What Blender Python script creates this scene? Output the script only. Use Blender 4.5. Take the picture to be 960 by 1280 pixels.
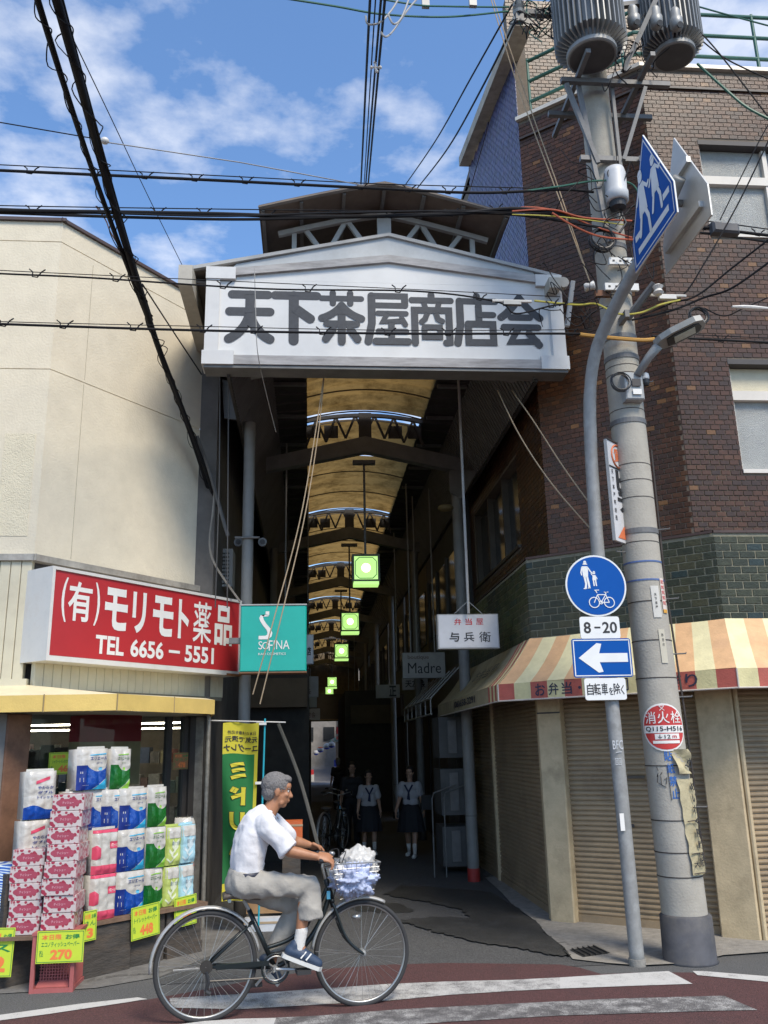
import bpy, bmesh, math, random
from mathutils import Vector, Matrix
random.seed(7)
R = math.radians
for o in list(bpy.data.objects): bpy.data.objects.remove(o)
SC = bpy.context.scene
COL = SC.collection
# ------------------------------------------------------------------ camera
RC = Matrix(((0.996445332951021, -0.08151180296958194, -0.02127262129538073),
             (-0.0009295242794012011, -0.2631413639344113, 0.9647568390902195),
             (-0.08423677596360532, -0.9613076763260479, -0.2622817511987283)))
RC = RC.transposed()            # rows are the world axes seen from the lens
EYE = Vector((0, 0, 1.65)); FPX = 1085.0
cd = bpy.data.cameras.new("camera"); cam = bpy.data.objects.new("camera", cd); COL.objects.link(cam)
cam.matrix_world = Matrix.Translation(EYE) @ RC.to_4x4()
cd.sensor_fit = 'VERTICAL'; cd.sensor_height = 24.0; cd.lens = 24.0 * FPX / 1280.0
cd.clip_start = 0.05; cd.clip_end = 2000
SC.camera = cam
# ------------------------------------------------------------------ world, sun, exposure
SUN_EL, SUN_AZ = 52.0, 27.0     # elevation; azimuth to the right of straight behind the photographer
sd = Vector((math.sin(R(SUN_AZ)) * math.cos(R(SUN_EL)), -math.cos(R(SUN_AZ)) * math.cos(R(SUN_EL)), math.sin(R(SUN_EL))))
W = bpy.data.worlds.new("World"); SC.world = W; W.use_nodes = True
nt = W.node_tree; nt.nodes.clear()
def wn(t, **k):
    n = nt.nodes.new(t)
    for a, b in k.items(): setattr(n, a, b)
    return n
wo = wn('ShaderNodeOutputWorld'); bg = wn('ShaderNodeBackground'); bg.inputs['Strength'].default_value = 0.15
sky = wn('ShaderNodeTexSky'); sky.sky_type = 'NISHITA'; sky.sun_disc = False
sky.sun_elevation = R(SUN_EL); sky.sun_rotation = math.atan2(sd.x, sd.y)
sky.air_density = 1.0; sky.dust_density = 0.6; sky.ozone_density = 3.0; sky.altitude = 100
tc = wn('ShaderNodeTexCoord'); sep = wn('ShaderNodeSeparateXYZ'); nt.links.new(tc.outputs['Generated'], sep.inputs[0])
# cloud layer: view direction laid on a plane overhead
mz = wn('ShaderNodeMath', operation='MAXIMUM'); nt.links.new(sep.outputs[2], mz.inputs[0]); mz.inputs[1].default_value = 0.06
dx = wn('ShaderNodeMath', operation='DIVIDE'); dy = wn('ShaderNodeMath', operation='DIVIDE')
nt.links.new(sep.outputs[0], dx.inputs[0]); nt.links.new(mz.outputs[0], dx.inputs[1])
nt.links.new(sep.outputs[1], dy.inputs[0]); nt.links.new(mz.outputs[0], dy.inputs[1])
cb = wn('ShaderNodeCombineXYZ'); nt.links.new(dx.outputs[0], cb.inputs[0]); nt.links.new(dy.outputs[0], cb.inputs[1])
mp = wn('ShaderNodeMapping'); mp.inputs['Location'].default_value = (3.1, 0.4, 0); nt.links.new(cb.outputs[0], mp.inputs[0])
n1 = wn('ShaderNodeTexNoise'); n1.inputs['Scale'].default_value = 4.6; n1.inputs['Detail'].default_value = 9; n1.inputs['Roughness'].default_value = 0.56
n2 = wn('ShaderNodeTexNoise'); n2.inputs['Scale'].default_value = 0.9; n2.inputs['Detail'].default_value = 3
nt.links.new(mp.outputs[0], n1.inputs[0]); nt.links.new(mp.outputs[0], n2.inputs[0])
ad = wn('ShaderNodeMath', operation='MULTIPLY_ADD'); nt.links.new(n2.outputs[0], ad.inputs[0]); ad.inputs[1].default_value = 0.45; nt.links.new(n1.outputs[0], ad.inputs[2])
cr = wn('ShaderNodeValToRGB'); nt.links.new(ad.outputs[0], cr.inputs[0])
cr.color_ramp.elements[0].position = 0.68; cr.color_ramp.elements[0].color = (0, 0, 0, 1)
cr.color_ramp.elements[1].position = 0.90; cr.color_ramp.elements[1].color = (0.58, 0.58, 0.58, 1)
sv = wn('ShaderNodeMix', data_type='RGBA', blend_type='MULTIPLY'); sv.inputs[0].default_value = 1.0
nt.links.new(sky.outputs[0], sv.inputs[6]); sv.inputs[7].default_value = (0.72, 0.85, 0.94, 1)
mx = wn('ShaderNodeMix', data_type='RGBA'); nt.links.new(cr.outputs[0], mx.inputs[0]); nt.links.new(sv.outputs[2], mx.inputs[6])
mx.inputs[7].default_value = (4.2, 4.25, 4.4, 1)
nt.links.new(mx.outputs[2], bg.inputs['Color']); nt.links.new(bg.outputs[0], wo.inputs[0])
sl = bpy.data.lights.new("sun", 'SUN'); sl.energy = 2.2; sl.angle = R(20); sl.color = (1.0, 0.89, 0.73)
so = bpy.data.objects.new("sun", sl); COL.objects.link(so); so.rotation_euler = sd.to_track_quat('Z', 'Y').to_euler(); so.location = (20, -30, 60)
SC.view_settings.view_transform = 'Standard'; SC.view_settings.look = 'None'; SC.view_settings.exposure = 0.92; SC.view_settings.gamma = 1.0
SC.cycles.max_bounces = 8; SC.cycles.diffuse_bounces = 4; SC.cycles.use_denoising = True

# ------------------------------------------------------------------ geometry from the surveyed lens
def wray(px, py): return (RC @ Vector(((px - 480) / FPX, -(py - 640) / FPX, -1.0))).normalized()
def at(px, py, X=None, Y=None, Z=None):
    r = wray(px, py)
    if X is not None: t = (X - EYE.x) / r.x
    elif Y is not None: t = (Y - EYE.y) / r.y
    else: t = (Z - EYE.z) / r.z
    return EYE + r * t
def atp(px, py, p0, n):
    r = wray(px, py); return EYE + r * ((Vector(p0) - EYE).dot(n) / r.dot(n))

# ------------------------------------------------------------------ materials
MC = {}
def M(name, col, rough=0.6, metal=0.0, var=0.12, scale=6.0, bump=0.0, bscale=60.0, dirt=0.0, dirtcol=(0.05, 0.045, 0.04), spec=0.5, alpha=1.0, stretch=(1, 1, 1), coat=0.0, trans=0.0, dscale=2.2):
    if name in MC: return MC[name]
    m = bpy.data.materials.new(name); m.use_nodes = True; t = m.node_tree; b = t.nodes['Principled BSDF']
    L = t.links.new
    b.inputs['Roughness'].default_value = rough; b.inputs['Metallic'].default_value = metal
    b.inputs['Specular IOR Level'].default_value = spec; b.inputs['Coat Weight'].default_value = coat
    if trans: b.inputs['Transmission Weight'].default_value = trans
    b.inputs['Base Color'].default_value = (*col, 1); b.inputs['Alpha'].default_value = alpha
    if var or bump or dirt:
        g = t.nodes.new('ShaderNodeTexCoord'); mpn = t.nodes.new('ShaderNodeMapping'); mpn.inputs['Scale'].default_value = stretch
        oi = t.nodes.new('ShaderNodeObjectInfo'); va = t.nodes.new('ShaderNodeVectorMath'); va.operation = 'ADD'
        L(g.outputs['Object'], va.inputs[0]); L(oi.outputs['Location'], va.inputs[1]); L(va.outputs[0], mpn.inputs[0])
    cur = None
    if var:
        n = t.nodes.new('ShaderNodeTexNoise'); n.inputs['Scale'].default_value = scale; n.inputs['Detail'].default_value = 6; n.inputs['Roughness'].default_value = 0.65
        L(mpn.outputs[0], n.inputs[0])
        r = t.nodes.new('ShaderNodeValToRGB'); L(n.outputs[0], r.inputs[0])
        r.color_ramp.elements[0].position = 0.3; r.color_ramp.elements[1].position = 0.7
        lo = tuple(max(0, c * (1 - var)) for c in col); hi = tuple(min(1, c * (1 + var)) for c in col)
        r.color_ramp.elements[0].color = (*lo, 1); r.color_ramp.elements[1].color = (*hi, 1)
        cur = r.outputs[0]
    if dirt:
        n = t.nodes.new('ShaderNodeTexNoise'); n.inputs['Scale'].default_value = dscale; n.inputs['Detail'].default_value = 8; n.inputs['Roughness'].default_value = 0.75
        L(mpn.outputs[0], n.inputs[0])
        r = t.nodes.new('ShaderNodeValToRGB'); L(n.outputs[0], r.inputs[0])
        r.color_ramp.elements[0].position = 0.5; r.color_ramp.elements[1].position = 0.72
        r.color_ramp.elements[0].color = (0, 0, 0, 1); r.color_ramp.elements[1].color = (dirt, dirt, dirt, 1)
        x = t.nodes.new('ShaderNodeMix'); x.data_type = 'RGBA'; L(r.outputs[0], x.inputs[0])
        if cur: L(cur, x.inputs[6])
        else: x.inputs[6].default_value = (*col, 1)
        x.inputs[7].default_value = (*dirtcol, 1); cur = x.outputs[2]
    if cur: L(cur, b.inputs['Base Color'])
    if bump:
        n = t.nodes.new('ShaderNodeTexNoise'); n.inputs['Scale'].default_value = bscale; n.inputs['Detail'].default_value = 5
        L(mpn.outputs[0], n.inputs[0])
        bp = t.nodes.new('ShaderNodeBump'); bp.inputs['Strength'].default_value = min(1, bump); bp.inputs['Distance'].default_value = 0.01
        L(n.outputs[0], bp.inputs['Height']); L(bp.outputs[0], b.inputs['Normal'])
    MC[name] = m; return m
def emis(name, col, s):
    if name in MC: return MC[name]
    m = bpy.data.materials.new(name); m.use_nodes = True; b = m.node_tree.nodes['Principled BSDF']
    b.inputs['Base Color'].default_value = (*col, 1); b.inputs['Emission Color'].default_value = (*col, 1); b.inputs['Emission Strength'].default_value = s
    MC[name] = m; return m

# ------------------------------------------------------------------ mesh builder
ORG = {}
def wo_of(o): return ORG.get(o.name, Vector((0, 0, 0))) if o else Vector((0, 0, 0))
class Fr:
    """a flat frame: origin, u to the right, v up, n out of the face"""
    def __init__(s, o, u, v=(0, 0, 1)):
        s.o = Vector(o); s.u = Vector(u).normalized(); s.v = Vector(v).normalized(); s.n = s.u.cross(s.v).normalized()
    def p(s, a, b, c=0.0): return s.o + s.u * a + s.v * b + s.n * c
    def sub(s, a, b, c=0.0): return Fr(s.p(a, b, c), s.u, s.v)
WF = Fr((0, 0, 0), (1, 0, 0), (0, 1, 0))
class MB:
    def __init__(s): s.v = []; s.f = []; s.m = []; s.mats = []; s.smooth = False
    def mi(s, mat):
        if mat is None: return 0
        if mat not in s.mats: s.mats.append(mat)
        return s.mats.index(mat)
    def add(s, vs, fs, mat=None):
        b = len(s.v); i = s.mi(mat)
        s.v += [Vector(x) for x in vs]
        for f in fs: s.f.append(tuple(b + k for k in f)); s.m.append(i)
        return s
    def quad(s, a, b, c, d, mat=None): return s.add([a, b, c, d], [(0, 1, 2, 3)], mat)
    def poly(s, pts, mat=None): return s.add(pts, [tuple(range(len(pts)))], mat)
    def box(s, lo, hi, mat=None): return s.fbox(WF, lo[0], hi[0], lo[1], hi[1], lo[2], hi[2], mat)
    def fbox(s, F, a0, a1, b0, b1, c0, c1, mat=None, ch=0.0):
        if ch > 0:
            # chamfered front edges
            h = ch
            pts = [F.p(a0, b0, c0), F.p(a1, b0, c0), F.p(a1, b1, c0), F.p(a0, b1, c0),
                   F.p(a0, b0, c1 - h), F.p(a1, b0, c1 - h), F.p(a1, b1, c1 - h), F.p(a0, b1, c1 - h),
                   F.p(a0 + h, b0 + h, c1), F.p(a1 - h, b0 + h, c1), F.p(a1 - h, b1 - h, c1), F.p(a0 + h, b1 - h, c1)]
            fs = [(3, 2, 1, 0), (0, 1, 5, 4), (1, 2, 6, 5), (2, 3, 7, 6), (3, 0, 4, 7), (4, 5, 9, 8), (5, 6, 10, 9), (6, 7, 11, 10), (7, 4, 8, 11), (8, 9, 10, 11)]
            return s.add(pts, fs, mat)
        pts = [F.p(a, b, c) for c in (c0, c1) for (a, b) in ((a0, b0), (a1, b0), (a1, b1), (a0, b1))]
        return s.add(pts, [(3, 2, 1, 0), (4, 5, 6, 7), (0, 1, 5, 4), (1, 2, 6, 5), (2, 3, 7, 6), (3, 0, 4, 7)], mat)
    def prism(s, F, pts, c0, c1, mat=None):
        """outline (a, b) in the frame, from depth c0 to c1"""
        n = len(pts)
        vs = [F.p(a, b, c0) for a, b in pts] + [F.p(a, b, c1) for a, b in pts]
        fs = [tuple(reversed(range(n))), tuple(range(n, 2 * n))] + [(i, (i + 1) % n, n + (i + 1) % n, n + i) for i in range(n)]
        return s.add(vs, fs, mat)
    def ribbon(s, pts, r, mat=None): return s
    def tube(s, pts, r, n=8, mat=None, closed=False, caps=True):
        pts = [Vector(p) for p in pts]; k = len(pts)
        rs = r if isinstance(r, (list, tuple)) else [r] * k
        base = len(s.v); i0 = s.mi(mat); up = None
        for i, p in enumerate(pts):
            if closed: d = pts[(i + 1) % k] - pts[i - 1]
            else: d = pts[min(i + 1, k - 1)] - pts[max(i - 1, 0)]
            if d.length < 1e-9: d = Vector((0, 0, 1))
            d.normalize()
            if up is None: up = d.orthogonal().normalized()
            else:
                up = up - d * up.dot(d)
                up = up.normalized() if up.length > 1e-6 else d.orthogonal().normalized()
            w = d.cross(up)
            for j in range(n):
                a = 2 * math.pi * j / n; s.v.append(p + (up * math.cos(a) + w * math.sin(a)) * rs[i])
        m = k if closed else k - 1
        for i in range(m):
            for j in range(n):
                a = base + i * n + j; b = base + i * n + (j + 1) % n; c = base + ((i + 1) % k) * n + (j + 1) % n; e = base + ((i + 1) % k) * n + j
                s.f.append((a, b, c, e)); s.m.append(i0)
        if caps and not closed:
            s.f.append(tuple(base + j for j in reversed(range(n)))); s.m.append(i0)
            s.f.append(tuple(base + (k - 1) * n + j for j in range(n))); s.m.append(i0)
        return s
    def cyl(s, p0, p1, r0, r1=None, n=16, mat=None): return s.tube([p0, p1], [r0, r0 if r1 is None else r1], n, mat)
    def lathe(s, c, prof, n=24, mat=None, axis=(0, 0, 1)):
        """prof: (radius, height) along axis"""
        ax = Vector(axis).normalized(); return s.tube_axis(Vector(c), ax, prof, n, mat)
    def tube_axis(s, c, ax, prof, n, mat):
        u = ax.orthogonal().normalized(); w = ax.cross(u); base = len(s.v); i0 = s.mi(mat)
        for (r, h) in prof:
            for j in range(n):
                a = 2 * math.pi * j / n; s.v.append(c + ax * h + (u * math.cos(a) + w * math.sin(a)) * max(r, 1e-4))
        for i in range(len(prof) - 1):
            for j in range(n):
                s.f.append((base + i * n + j, base + i * n + (j + 1) % n, base + (i + 1) * n + (j + 1) % n, base + (i + 1) * n + j)); s.m.append(i0)
        s.f.append(tuple(base + j for j in reversed(range(n)))); s.m.append(i0)
        s.f.append(tuple(base + (len(prof) - 1) * n + j for j in range(n))); s.m.append(i0)
        return s
    def disc(s, F, a, b, r, c0, c1, n=40, mat=None): return s.prism(F, [(a + r * math.cos(2 * math.pi * i / n), b + r * math.sin(2 * math.pi * i / n)) for i in range(n)], c0, c1, mat)
    def ball(s, c, r, n=10, mat=None):
        r = r if isinstance(r, (tuple, list)) else (r, r, r); c = Vector(c); base = len(s.v); i0 = s.mi(mat); rows = n; cols = n + 4
        for i in range(rows + 1):
            t = math.pi * i / rows
            for j in range(cols):
                a = 2 * math.pi * j / cols; s.v.append(c + Vector((r[0] * math.sin(t) * math.cos(a), r[1] * math.sin(t) * math.sin(a), r[2] * math.cos(t))))
        for i in range(rows):
            for j in range(cols):
                s.f.append((base + i * cols + j, base + (i + 1) * cols + j, base + (i + 1) * cols + (j + 1) % cols, base + i * cols + (j + 1) % cols)); s.m.append(i0)
        return s
    def mesh(s, name, off=Vector((0, 0, 0)), mat=None):
        me = bpy.data.meshes.new(name); me.from_pydata([tuple(v - off) for v in s.v], [], s.f)
        ms = s.mats if s.mats else ([mat] if mat else [])
        for m in ms: me.materials.append(m)
        if len(ms) > 1: me.polygons.foreach_set('material_index', s.m)
        if s.smooth:
            bm = bmesh.new(); bm.from_mesh(me); bmesh.ops.remove_doubles(bm, verts=bm.verts, dist=1e-5); bm.to_mesh(me); bm.free()
            me.polygons.foreach_set('use_smooth', [True] * len(me.polygons))
        me.update(); return me
    def base(s):
        xs = [v.x for v in s.v]; ys = [v.y for v in s.v]; zs = [v.z for v in s.v]
        return Vector(((min(xs) + max(xs)) / 2, (min(ys) + max(ys)) / 2, min(zs)))
    def build(s, name, mat=None, parent=None, smooth=False, kind=None, label=None, local=False):
        s.smooth = smooth
        org = wo_of(parent) if parent else (Vector((0, 0, 0)) if local else s.base())
        o = bpy.data.objects.new(name, s.mesh(name, org, mat)); COL.objects.link(o)
        if parent: o.parent = parent; ORG[o.name] = org
        else: o.location = org; ORG[o.name] = org
        if kind: o['kind'] = kind
        if label: o['label'] = label
        return o
def tag(o, label, cat, group=None):
    o['label'] = label; o['category'] = cat
    if group: o['group'] = group
    return o
def empty(name, loc, label=None, cat=None, group=None):
    o = bpy.data.objects.new(name, None); COL.objects.link(o); o.location = loc; o.empty_display_size = 0.1; ORG[o.name] = Vector(loc)
    if label: tag(o, label, cat, group)
    return o
def struct(mb, name, mat=None, smooth=False):
    o = mb.build(name, mat, None, smooth); o['kind'] = 'structure'; return o
def copy_tree(o, loc=None, rotz=None, label=None, parent=None):
    c = o.copy(); COL.objects.link(c)
    if parent: c.parent = parent
    if loc is not None: c.location = loc
    if rotz is not None: c.rotation_euler = (0, 0, rotz)
    if label: c['label'] = label
    for ch in o.children: copy_tree(ch, parent=c)
    return c
# ------------------------------------------------------------------ lettering (flat print)
TXC = {}
def text_raw(body, bold):
    k = (body, bold)
    if k in TXC: return TXC[k]
    cu = bpy.data.curves.new('t', 'FONT'); cu.body = body; cu.size = 1; cu.resolution_u = 3; cu.offset = bold; cu.fill_mode = 'FRONT'
    ob = bpy.data.objects.new('t', cu); me = bpy.data.meshes.new_from_object(ob)
    vs = [v.co.copy() for v in me.vertices]; fs = [tuple(p.vertices) for p in me.polygons]
    bpy.data.objects.remove(ob); bpy.data.meshes.remove(me); TXC[k] = (vs, fs); return vs, fs
def put_text(mb, body, F, a0, b0, w, h, mat=None, bold=0.0, mirror=False, c=0.003, keep=False, warp=None):
    """print body into the rectangle a0..a0+w, b0..b0+h of frame F"""
    vs, fs = text_raw(body, bold)
    if not vs: return mb
    x0 = min(v.x for v in vs); x1 = max(v.x for v in vs); y0 = min(v.y for v in vs); y1 = max(v.y for v in vs)
    sx = w / max(1e-6, x1 - x0); sy = h / max(1e-6, y1 - y0)
    if keep: sx = sy = min(sx, sy)
    ww = (x1 - x0) * sx; hh = (y1 - y0) * sy; oa = a0 + (w - ww) / 2; ob_ = b0 + (h - hh) / 2
    out = []
    for v in vs:
        X = (v.x - x0) * sx
        if mirror: X = ww - X
        a, b = oa + X, ob_ + (v.y - y0) * sy
        out.append(warp(a, b, c) if warp else F.p(a, b, c))
    return mb.add(out, fs, mat)
def curve_pts(ctrl, n=8):
    """Catmull-Rom through the control points"""
    P = [Vector(p) for p in ctrl]; out = []
    for i in range(len(P) - 1):
        a = P[max(i - 1, 0)]; b = P[i]; c = P[i + 1]; d = P[min(i + 2, len(P) - 1)]
        for j in range(n):
            t = j / n; out.append(0.5 * ((2 * b) + (c - a) * t + (2 * a - 5 * b + 4 * c - d) * t * t + (3 * b - a - 3 * c + d) * t ** 3))
    out.append(P[-1]); return out
def sag(p0, p1, s, n=14):
    p0 = Vector(p0); p1 = Vector(p1)
    return [p0.lerp(p1, i / n) + Vector((0, 0, -s * 4 * (i / n) * (1 - i / n))) for i in range(n + 1)]
# ================================================================== SETTING: GROUND
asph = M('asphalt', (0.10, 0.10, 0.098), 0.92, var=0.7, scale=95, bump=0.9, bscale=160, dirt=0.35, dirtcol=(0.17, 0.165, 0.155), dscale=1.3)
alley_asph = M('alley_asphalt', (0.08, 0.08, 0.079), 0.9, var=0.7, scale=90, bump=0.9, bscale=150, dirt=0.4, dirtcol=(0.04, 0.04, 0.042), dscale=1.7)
wet = M('wet_asphalt', (0.040, 0.040, 0.039), 0.55, var=0.7, scale=90, bump=0.7, bscale=150, dirt=.8, dirtcol=(.078, .077, .074), dscale=3)
red_asph = M('red_asphalt', (0.090, 0.038, 0.036), 0.9, var=0.6, scale=90, bump=0.9, bscale=150, dirt=0.6, dirtcol=(0.05, 0.03, 0.03), dscale=2.4)
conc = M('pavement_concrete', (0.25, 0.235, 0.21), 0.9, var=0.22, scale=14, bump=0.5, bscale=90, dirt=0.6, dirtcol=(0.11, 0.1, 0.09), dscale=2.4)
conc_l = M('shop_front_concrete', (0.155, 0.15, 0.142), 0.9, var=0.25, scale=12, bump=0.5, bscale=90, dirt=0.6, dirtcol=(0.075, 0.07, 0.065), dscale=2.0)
def worn_paint(name, wear, dark=(0.085, 0.08, 0.08)):
    m = bpy.data.materials.new(name); m.use_nodes = True; t = m.node_tree; b = t.nodes['Principled BSDF']; L = t.links.new
    g = t.nodes.new('ShaderNodeNewGeometry')
    a = t.nodes.new('ShaderNodeTexNoise'); a.inputs['Scale'].default_value = 150; a.inputs['Detail'].default_value = 4; L(g.outputs['Position'], a.inputs[0])
    c = t.nodes.new('ShaderNodeTexNoise'); c.inputs['Scale'].default_value = 7; c.inputs['Detail'].default_value = 6; c.inputs['Roughness'].default_value = 0.7; L(g.outputs['Position'], c.inputs[0])
    s = t.nodes.new('ShaderNodeMath'); s.operation = 'ADD'; L(a.outputs[0], s.inputs[0]); L(c.outputs[0], s.inputs[1])
    r = t.nodes.new('ShaderNodeValToRGB'); L(s.outputs[0], r.inputs[0]); e = r.color_ramp.elements
    e[0].position = max(0.01, (wear - 0.10)) ; e[1].position = min(0.99, wear + 0.08)
    e[0].color = (*dark, 1); e[1].color = (0.52, 0.51, 0.485, 1)
    s2 = t.nodes.new('ShaderNodeMath'); s2.operation = 'MULTIPLY'; L(s.outputs[0], s2.inputs[0]); s2.inputs[1].default_value = 0.5; L(s2.outputs[0], r.inputs[0])
    L(r.outputs[0], b.inputs['Base Color']); b.inputs['Roughness'].default_value = 0.75
    bp = t.nodes.new('ShaderNodeBump'); bp.inputs['Strength'].default_value = 0.4; bp.inputs['Distance'].default_value = 0.006; L(a.outputs[0], bp.inputs['Height']); L(bp.outputs[0], b.inputs['Normal'])
    return m
paint_good = worn_paint('road_paint', 0.40); paint_mid = worn_paint('road_paint_worn', 0.475); paint_bad = worn_paint('road_paint_badly_worn', 0.575)
def gp(px, py, z=0.0): q = at(px, py, Z=0.0); return Vector((q.x, q.y, z))
struct(MB().box((-400, -400, -0.4), (400, 400, 0.0)), 'ground', asph)
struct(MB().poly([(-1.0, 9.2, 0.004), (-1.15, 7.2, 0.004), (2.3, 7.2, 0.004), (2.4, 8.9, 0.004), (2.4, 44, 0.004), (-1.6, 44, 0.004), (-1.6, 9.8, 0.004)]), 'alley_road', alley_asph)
red = [gp(-60, 1279, .008), gp(0, 1273, .008), gp(90, 1262, .008), gp(180, 1252, .008), gp(240, 1241, .008), gp(320, 1226, .008), gp(400, 1213, .008), gp(487, 1207, .008), gp(560, 1205, .008), gp(640, 1206, .008), gp(700, 1207, .008), gp(725, 1211, .008), gp(752, 1219, .008), gp(800, 1217, .008), gp(862, 1217, .008), gp(960, 1226, .008), (9.0, 6.0, .008), (9, -6, .008), (-14, -6, .008), (-14, 4.0, .008)]
struct(MB().poly(red), 'red_road', red_asph)
struct(MB().poly([(-14, -40, .002), (14, -40, .002), (14, -6, .002), (-14, -6, .002)]), 'road', asph)
def patch(pts, z, name, mat): return struct(MB().poly([gp(x, y, z) for x, y in pts]), name, mat)
patch([(212, 1250), (330, 1243), (487, 1232), (560, 1229), (640, 1227), (700, 1224), (700, 1238), (640, 1241), (560, 1246), (487, 1253), (400, 1258), (300, 1264), (214, 1262)], .012, 'crossing_stripe', paint_mid)
patch([(700, 1224), (780, 1219), (836, 1216), (866, 1232), (780, 1235), (700, 1238)], .012, 'crossing_stripe', paint_good)
patch([(255, 1279), (400, 1272), (500, 1264), (640, 1257), (760, 1251), (905, 1247), (947, 1265), (860, 1267), (700, 1272), (560, 1280), (430, 1290), (300, 1297)], .012, 'crossing_stripe', paint_bad)
patch([(120, 1297), (255, 1279), (300, 1276), (345, 1275), (340, 1290), (250, 1305), (120, 1320)], .0125, 'crossing_stripe', paint_good)
patch([(-50, 1276), (0, 1271), (100, 1257), (172, 1249), (184, 1251), (160, 1255), (60, 1270), (0, 1278), (-50, 1285)], .012, 'edge_line', paint_good)
patch([(866, 1216), (880, 1216), (965, 1223), (1080, 1233), (1080, 1241), (965, 1230), (872, 1221)], .012, 'edge_line', paint_good)
# concrete aprons on both sides of the alley mouth
struct(MB().poly([gp(606, 1098, .014), gp(628, 1118, .014), gp(640, 1132, .014), gp(668, 1152, .014), gp(684, 1170, .014), gp(705, 1186, .014), gp(716, 1201, .014), gp(760, 1206, .014), gp(800, 1209, .014), gp(842, 1207, .014), gp(884, 1201, .014), gp(905, 1196, .014), gp(960, 1192, .014), (8.0, 7.0, .014), (8, 8.6, .014), (3.9, 8.2, .014), (2.8, 9.2, .014), (2.45, 12.0, .014)]), 'pavement', conc)
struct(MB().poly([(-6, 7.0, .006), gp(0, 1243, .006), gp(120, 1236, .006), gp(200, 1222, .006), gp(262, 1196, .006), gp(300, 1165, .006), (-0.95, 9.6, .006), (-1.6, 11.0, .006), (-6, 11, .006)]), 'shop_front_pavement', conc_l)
rw = random.Random(3)
def wetpatch(pts, z): 
    out = []
    for i, (x, y) in enumerate(pts):
        nx, ny = pts[(i + 1) % len(pts)]
        for k in range(9):
            t = k / 9; out.append(gp(x + (nx - x) * t + rw.uniform(-4, 4), y + (ny - y) * t + rw.uniform(-1.3, 1.3), z))
    struct(MB().poly(out), 'wet_patch', wet)
wetpatch([(560, 1112), (610, 1116), (640, 1133), (668, 1153), (684, 1172), (706, 1188), (712, 1198), (690, 1196), (650, 1188), (600, 1181), (556, 1170), (520, 1160), (498, 1152), (540, 1148), (590, 1150), (575, 1138), (530, 1128), (480, 1120), (500, 1108)], .0165)
wetpatch([(455, 1128), (500, 1130), (520, 1140), (480, 1142), (440, 1138)], .0085)
dr = empty('drain_cover', gp(737, 1193, .016), 'dark iron drain cover set in the pale pavement by the sign post', 'drain cover')
rimm = M('cast_iron', (0.06, 0.058, 0.055), 0.6, 0.6, var=0.3, scale=20)
ring = [gp(712, 1190, .0), gp(745, 1185, .0), gp(763, 1194, .0), gp(729, 1199, .0)]
mb = MB(); Z1 = Vector((0, 0, .018)); Z2 = Vector((0, 0, .024))
mb.poly([p + Z1 for p in ring]); mb.build('cover_plate', rimm, dr)
mb = MB()
for i in range(5):
    t = (i + .5) / 5; a = ring[0].lerp(ring[1], t); b = ring[3].lerp(ring[2], t); mb.tube([a + Z2, b + Z2], .006, 5)
mb.build('grate_bars', M('iron_bar', (.1, .095, .09), .5, .6), dr, kind='stuff')
# pavement cracks (real shallow slivers of darker joint filler)
mb = MB()
for pts in ([(110, 1228), (150, 1221), (195, 1219), (240, 1208)], [(690, 1181), (706, 1180), (722, 1188)], [(40, 1233), (60, 1222), (90, 1218)]):
    for (x0, y0), (x1, y1) in zip(pts, pts[1:]):
        for k in range(4):
            a = gp(x0 + (x1 - x0) * k / 4 + rw.uniform(-2, 2), y0 + (y1 - y0) * k / 4 + rw.uniform(-.7, .7), .0155); b = gp(x0 + (x1 - x0) * (k + 1) / 4 + rw.uniform(-2, 2), y0 + (y1 - y0) * (k + 1) / 4, .0155)
            w = Vector((0, .006, 0)); mb.quad(a - w, b - w, b + w, a + w)
struct(mb, 'pavement_cracks', M('crack', (.05, .048, .045), .95))

# ================================================================== RIGHT BUILDING (brick tiles, green tiles, shutters)
mortar = M('mortar', (0.155, 0.125, 0.095), 0.95, var=0.15, scale=20, bump=0.3)
gmortar = M('pale_mortar', (0.24, 0.225, 0.165), 0.95, var=0.2, scale=20, bump=0.3)
bcols = [(0.076, 0.033, 0.016), (0.088, 0.037, 0.017), (0.060, 0.028, 0.015), (0.056, 0.030, 0.019), (0.105, 0.046, 0.020), (0.19, 0.092, 0.032), (0.066, 0.036, 0.022)]
BM = [M('brick_tile_%s' % n, tuple(x * .88 for x in c), 0.36, var=0.25, scale=25, bump=0.15, bscale=70, spec=0.36, dirt=.6, dirtcol=tuple(x * .6 for x in c), dscale=1.3) for n, c in zip(('brown', 'russet', 'dark', 'plum', 'warm', 'tan', 'grey'), bcols)]
BWT = [30, 24, 20, 10, 9, 2, 8]
GM = [M('green_tile_%s' % n, c, 0.4, var=0.3, scale=25, bump=0.4, bscale=60, spec=0.35) for n, c in zip(('moss', 'deep', 'teal', 'olive'), [(0.042, 0.046, 0.026), (0.030, 0.035, 0.021), (0.022, 0.036, 0.034), (0.052, 0.052, 0.027)])]
GWT = [4, 5, 1, 3]
BMV = [M('sky_tinted_tile_%s' % n, c, 0.4, var=0.3, scale=30) for n, c in zip(('blue', 'slate', 'violet'), [(0.055, 0.065, 0.17), (0.05, 0.055, 0.12), (0.08, 0.07, 0.17)])]  # sky reflection on the upper alley wall, put into the tile colour
brick_building = empty('brick_building', (3.7, 9.0, 0), 'dark brown brick building on the street corner with green tiles and shuttered ground floor', 'building')
BR_SINGLE = []   # (distance, frame, a0, a1, b0, b1, mat)
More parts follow.
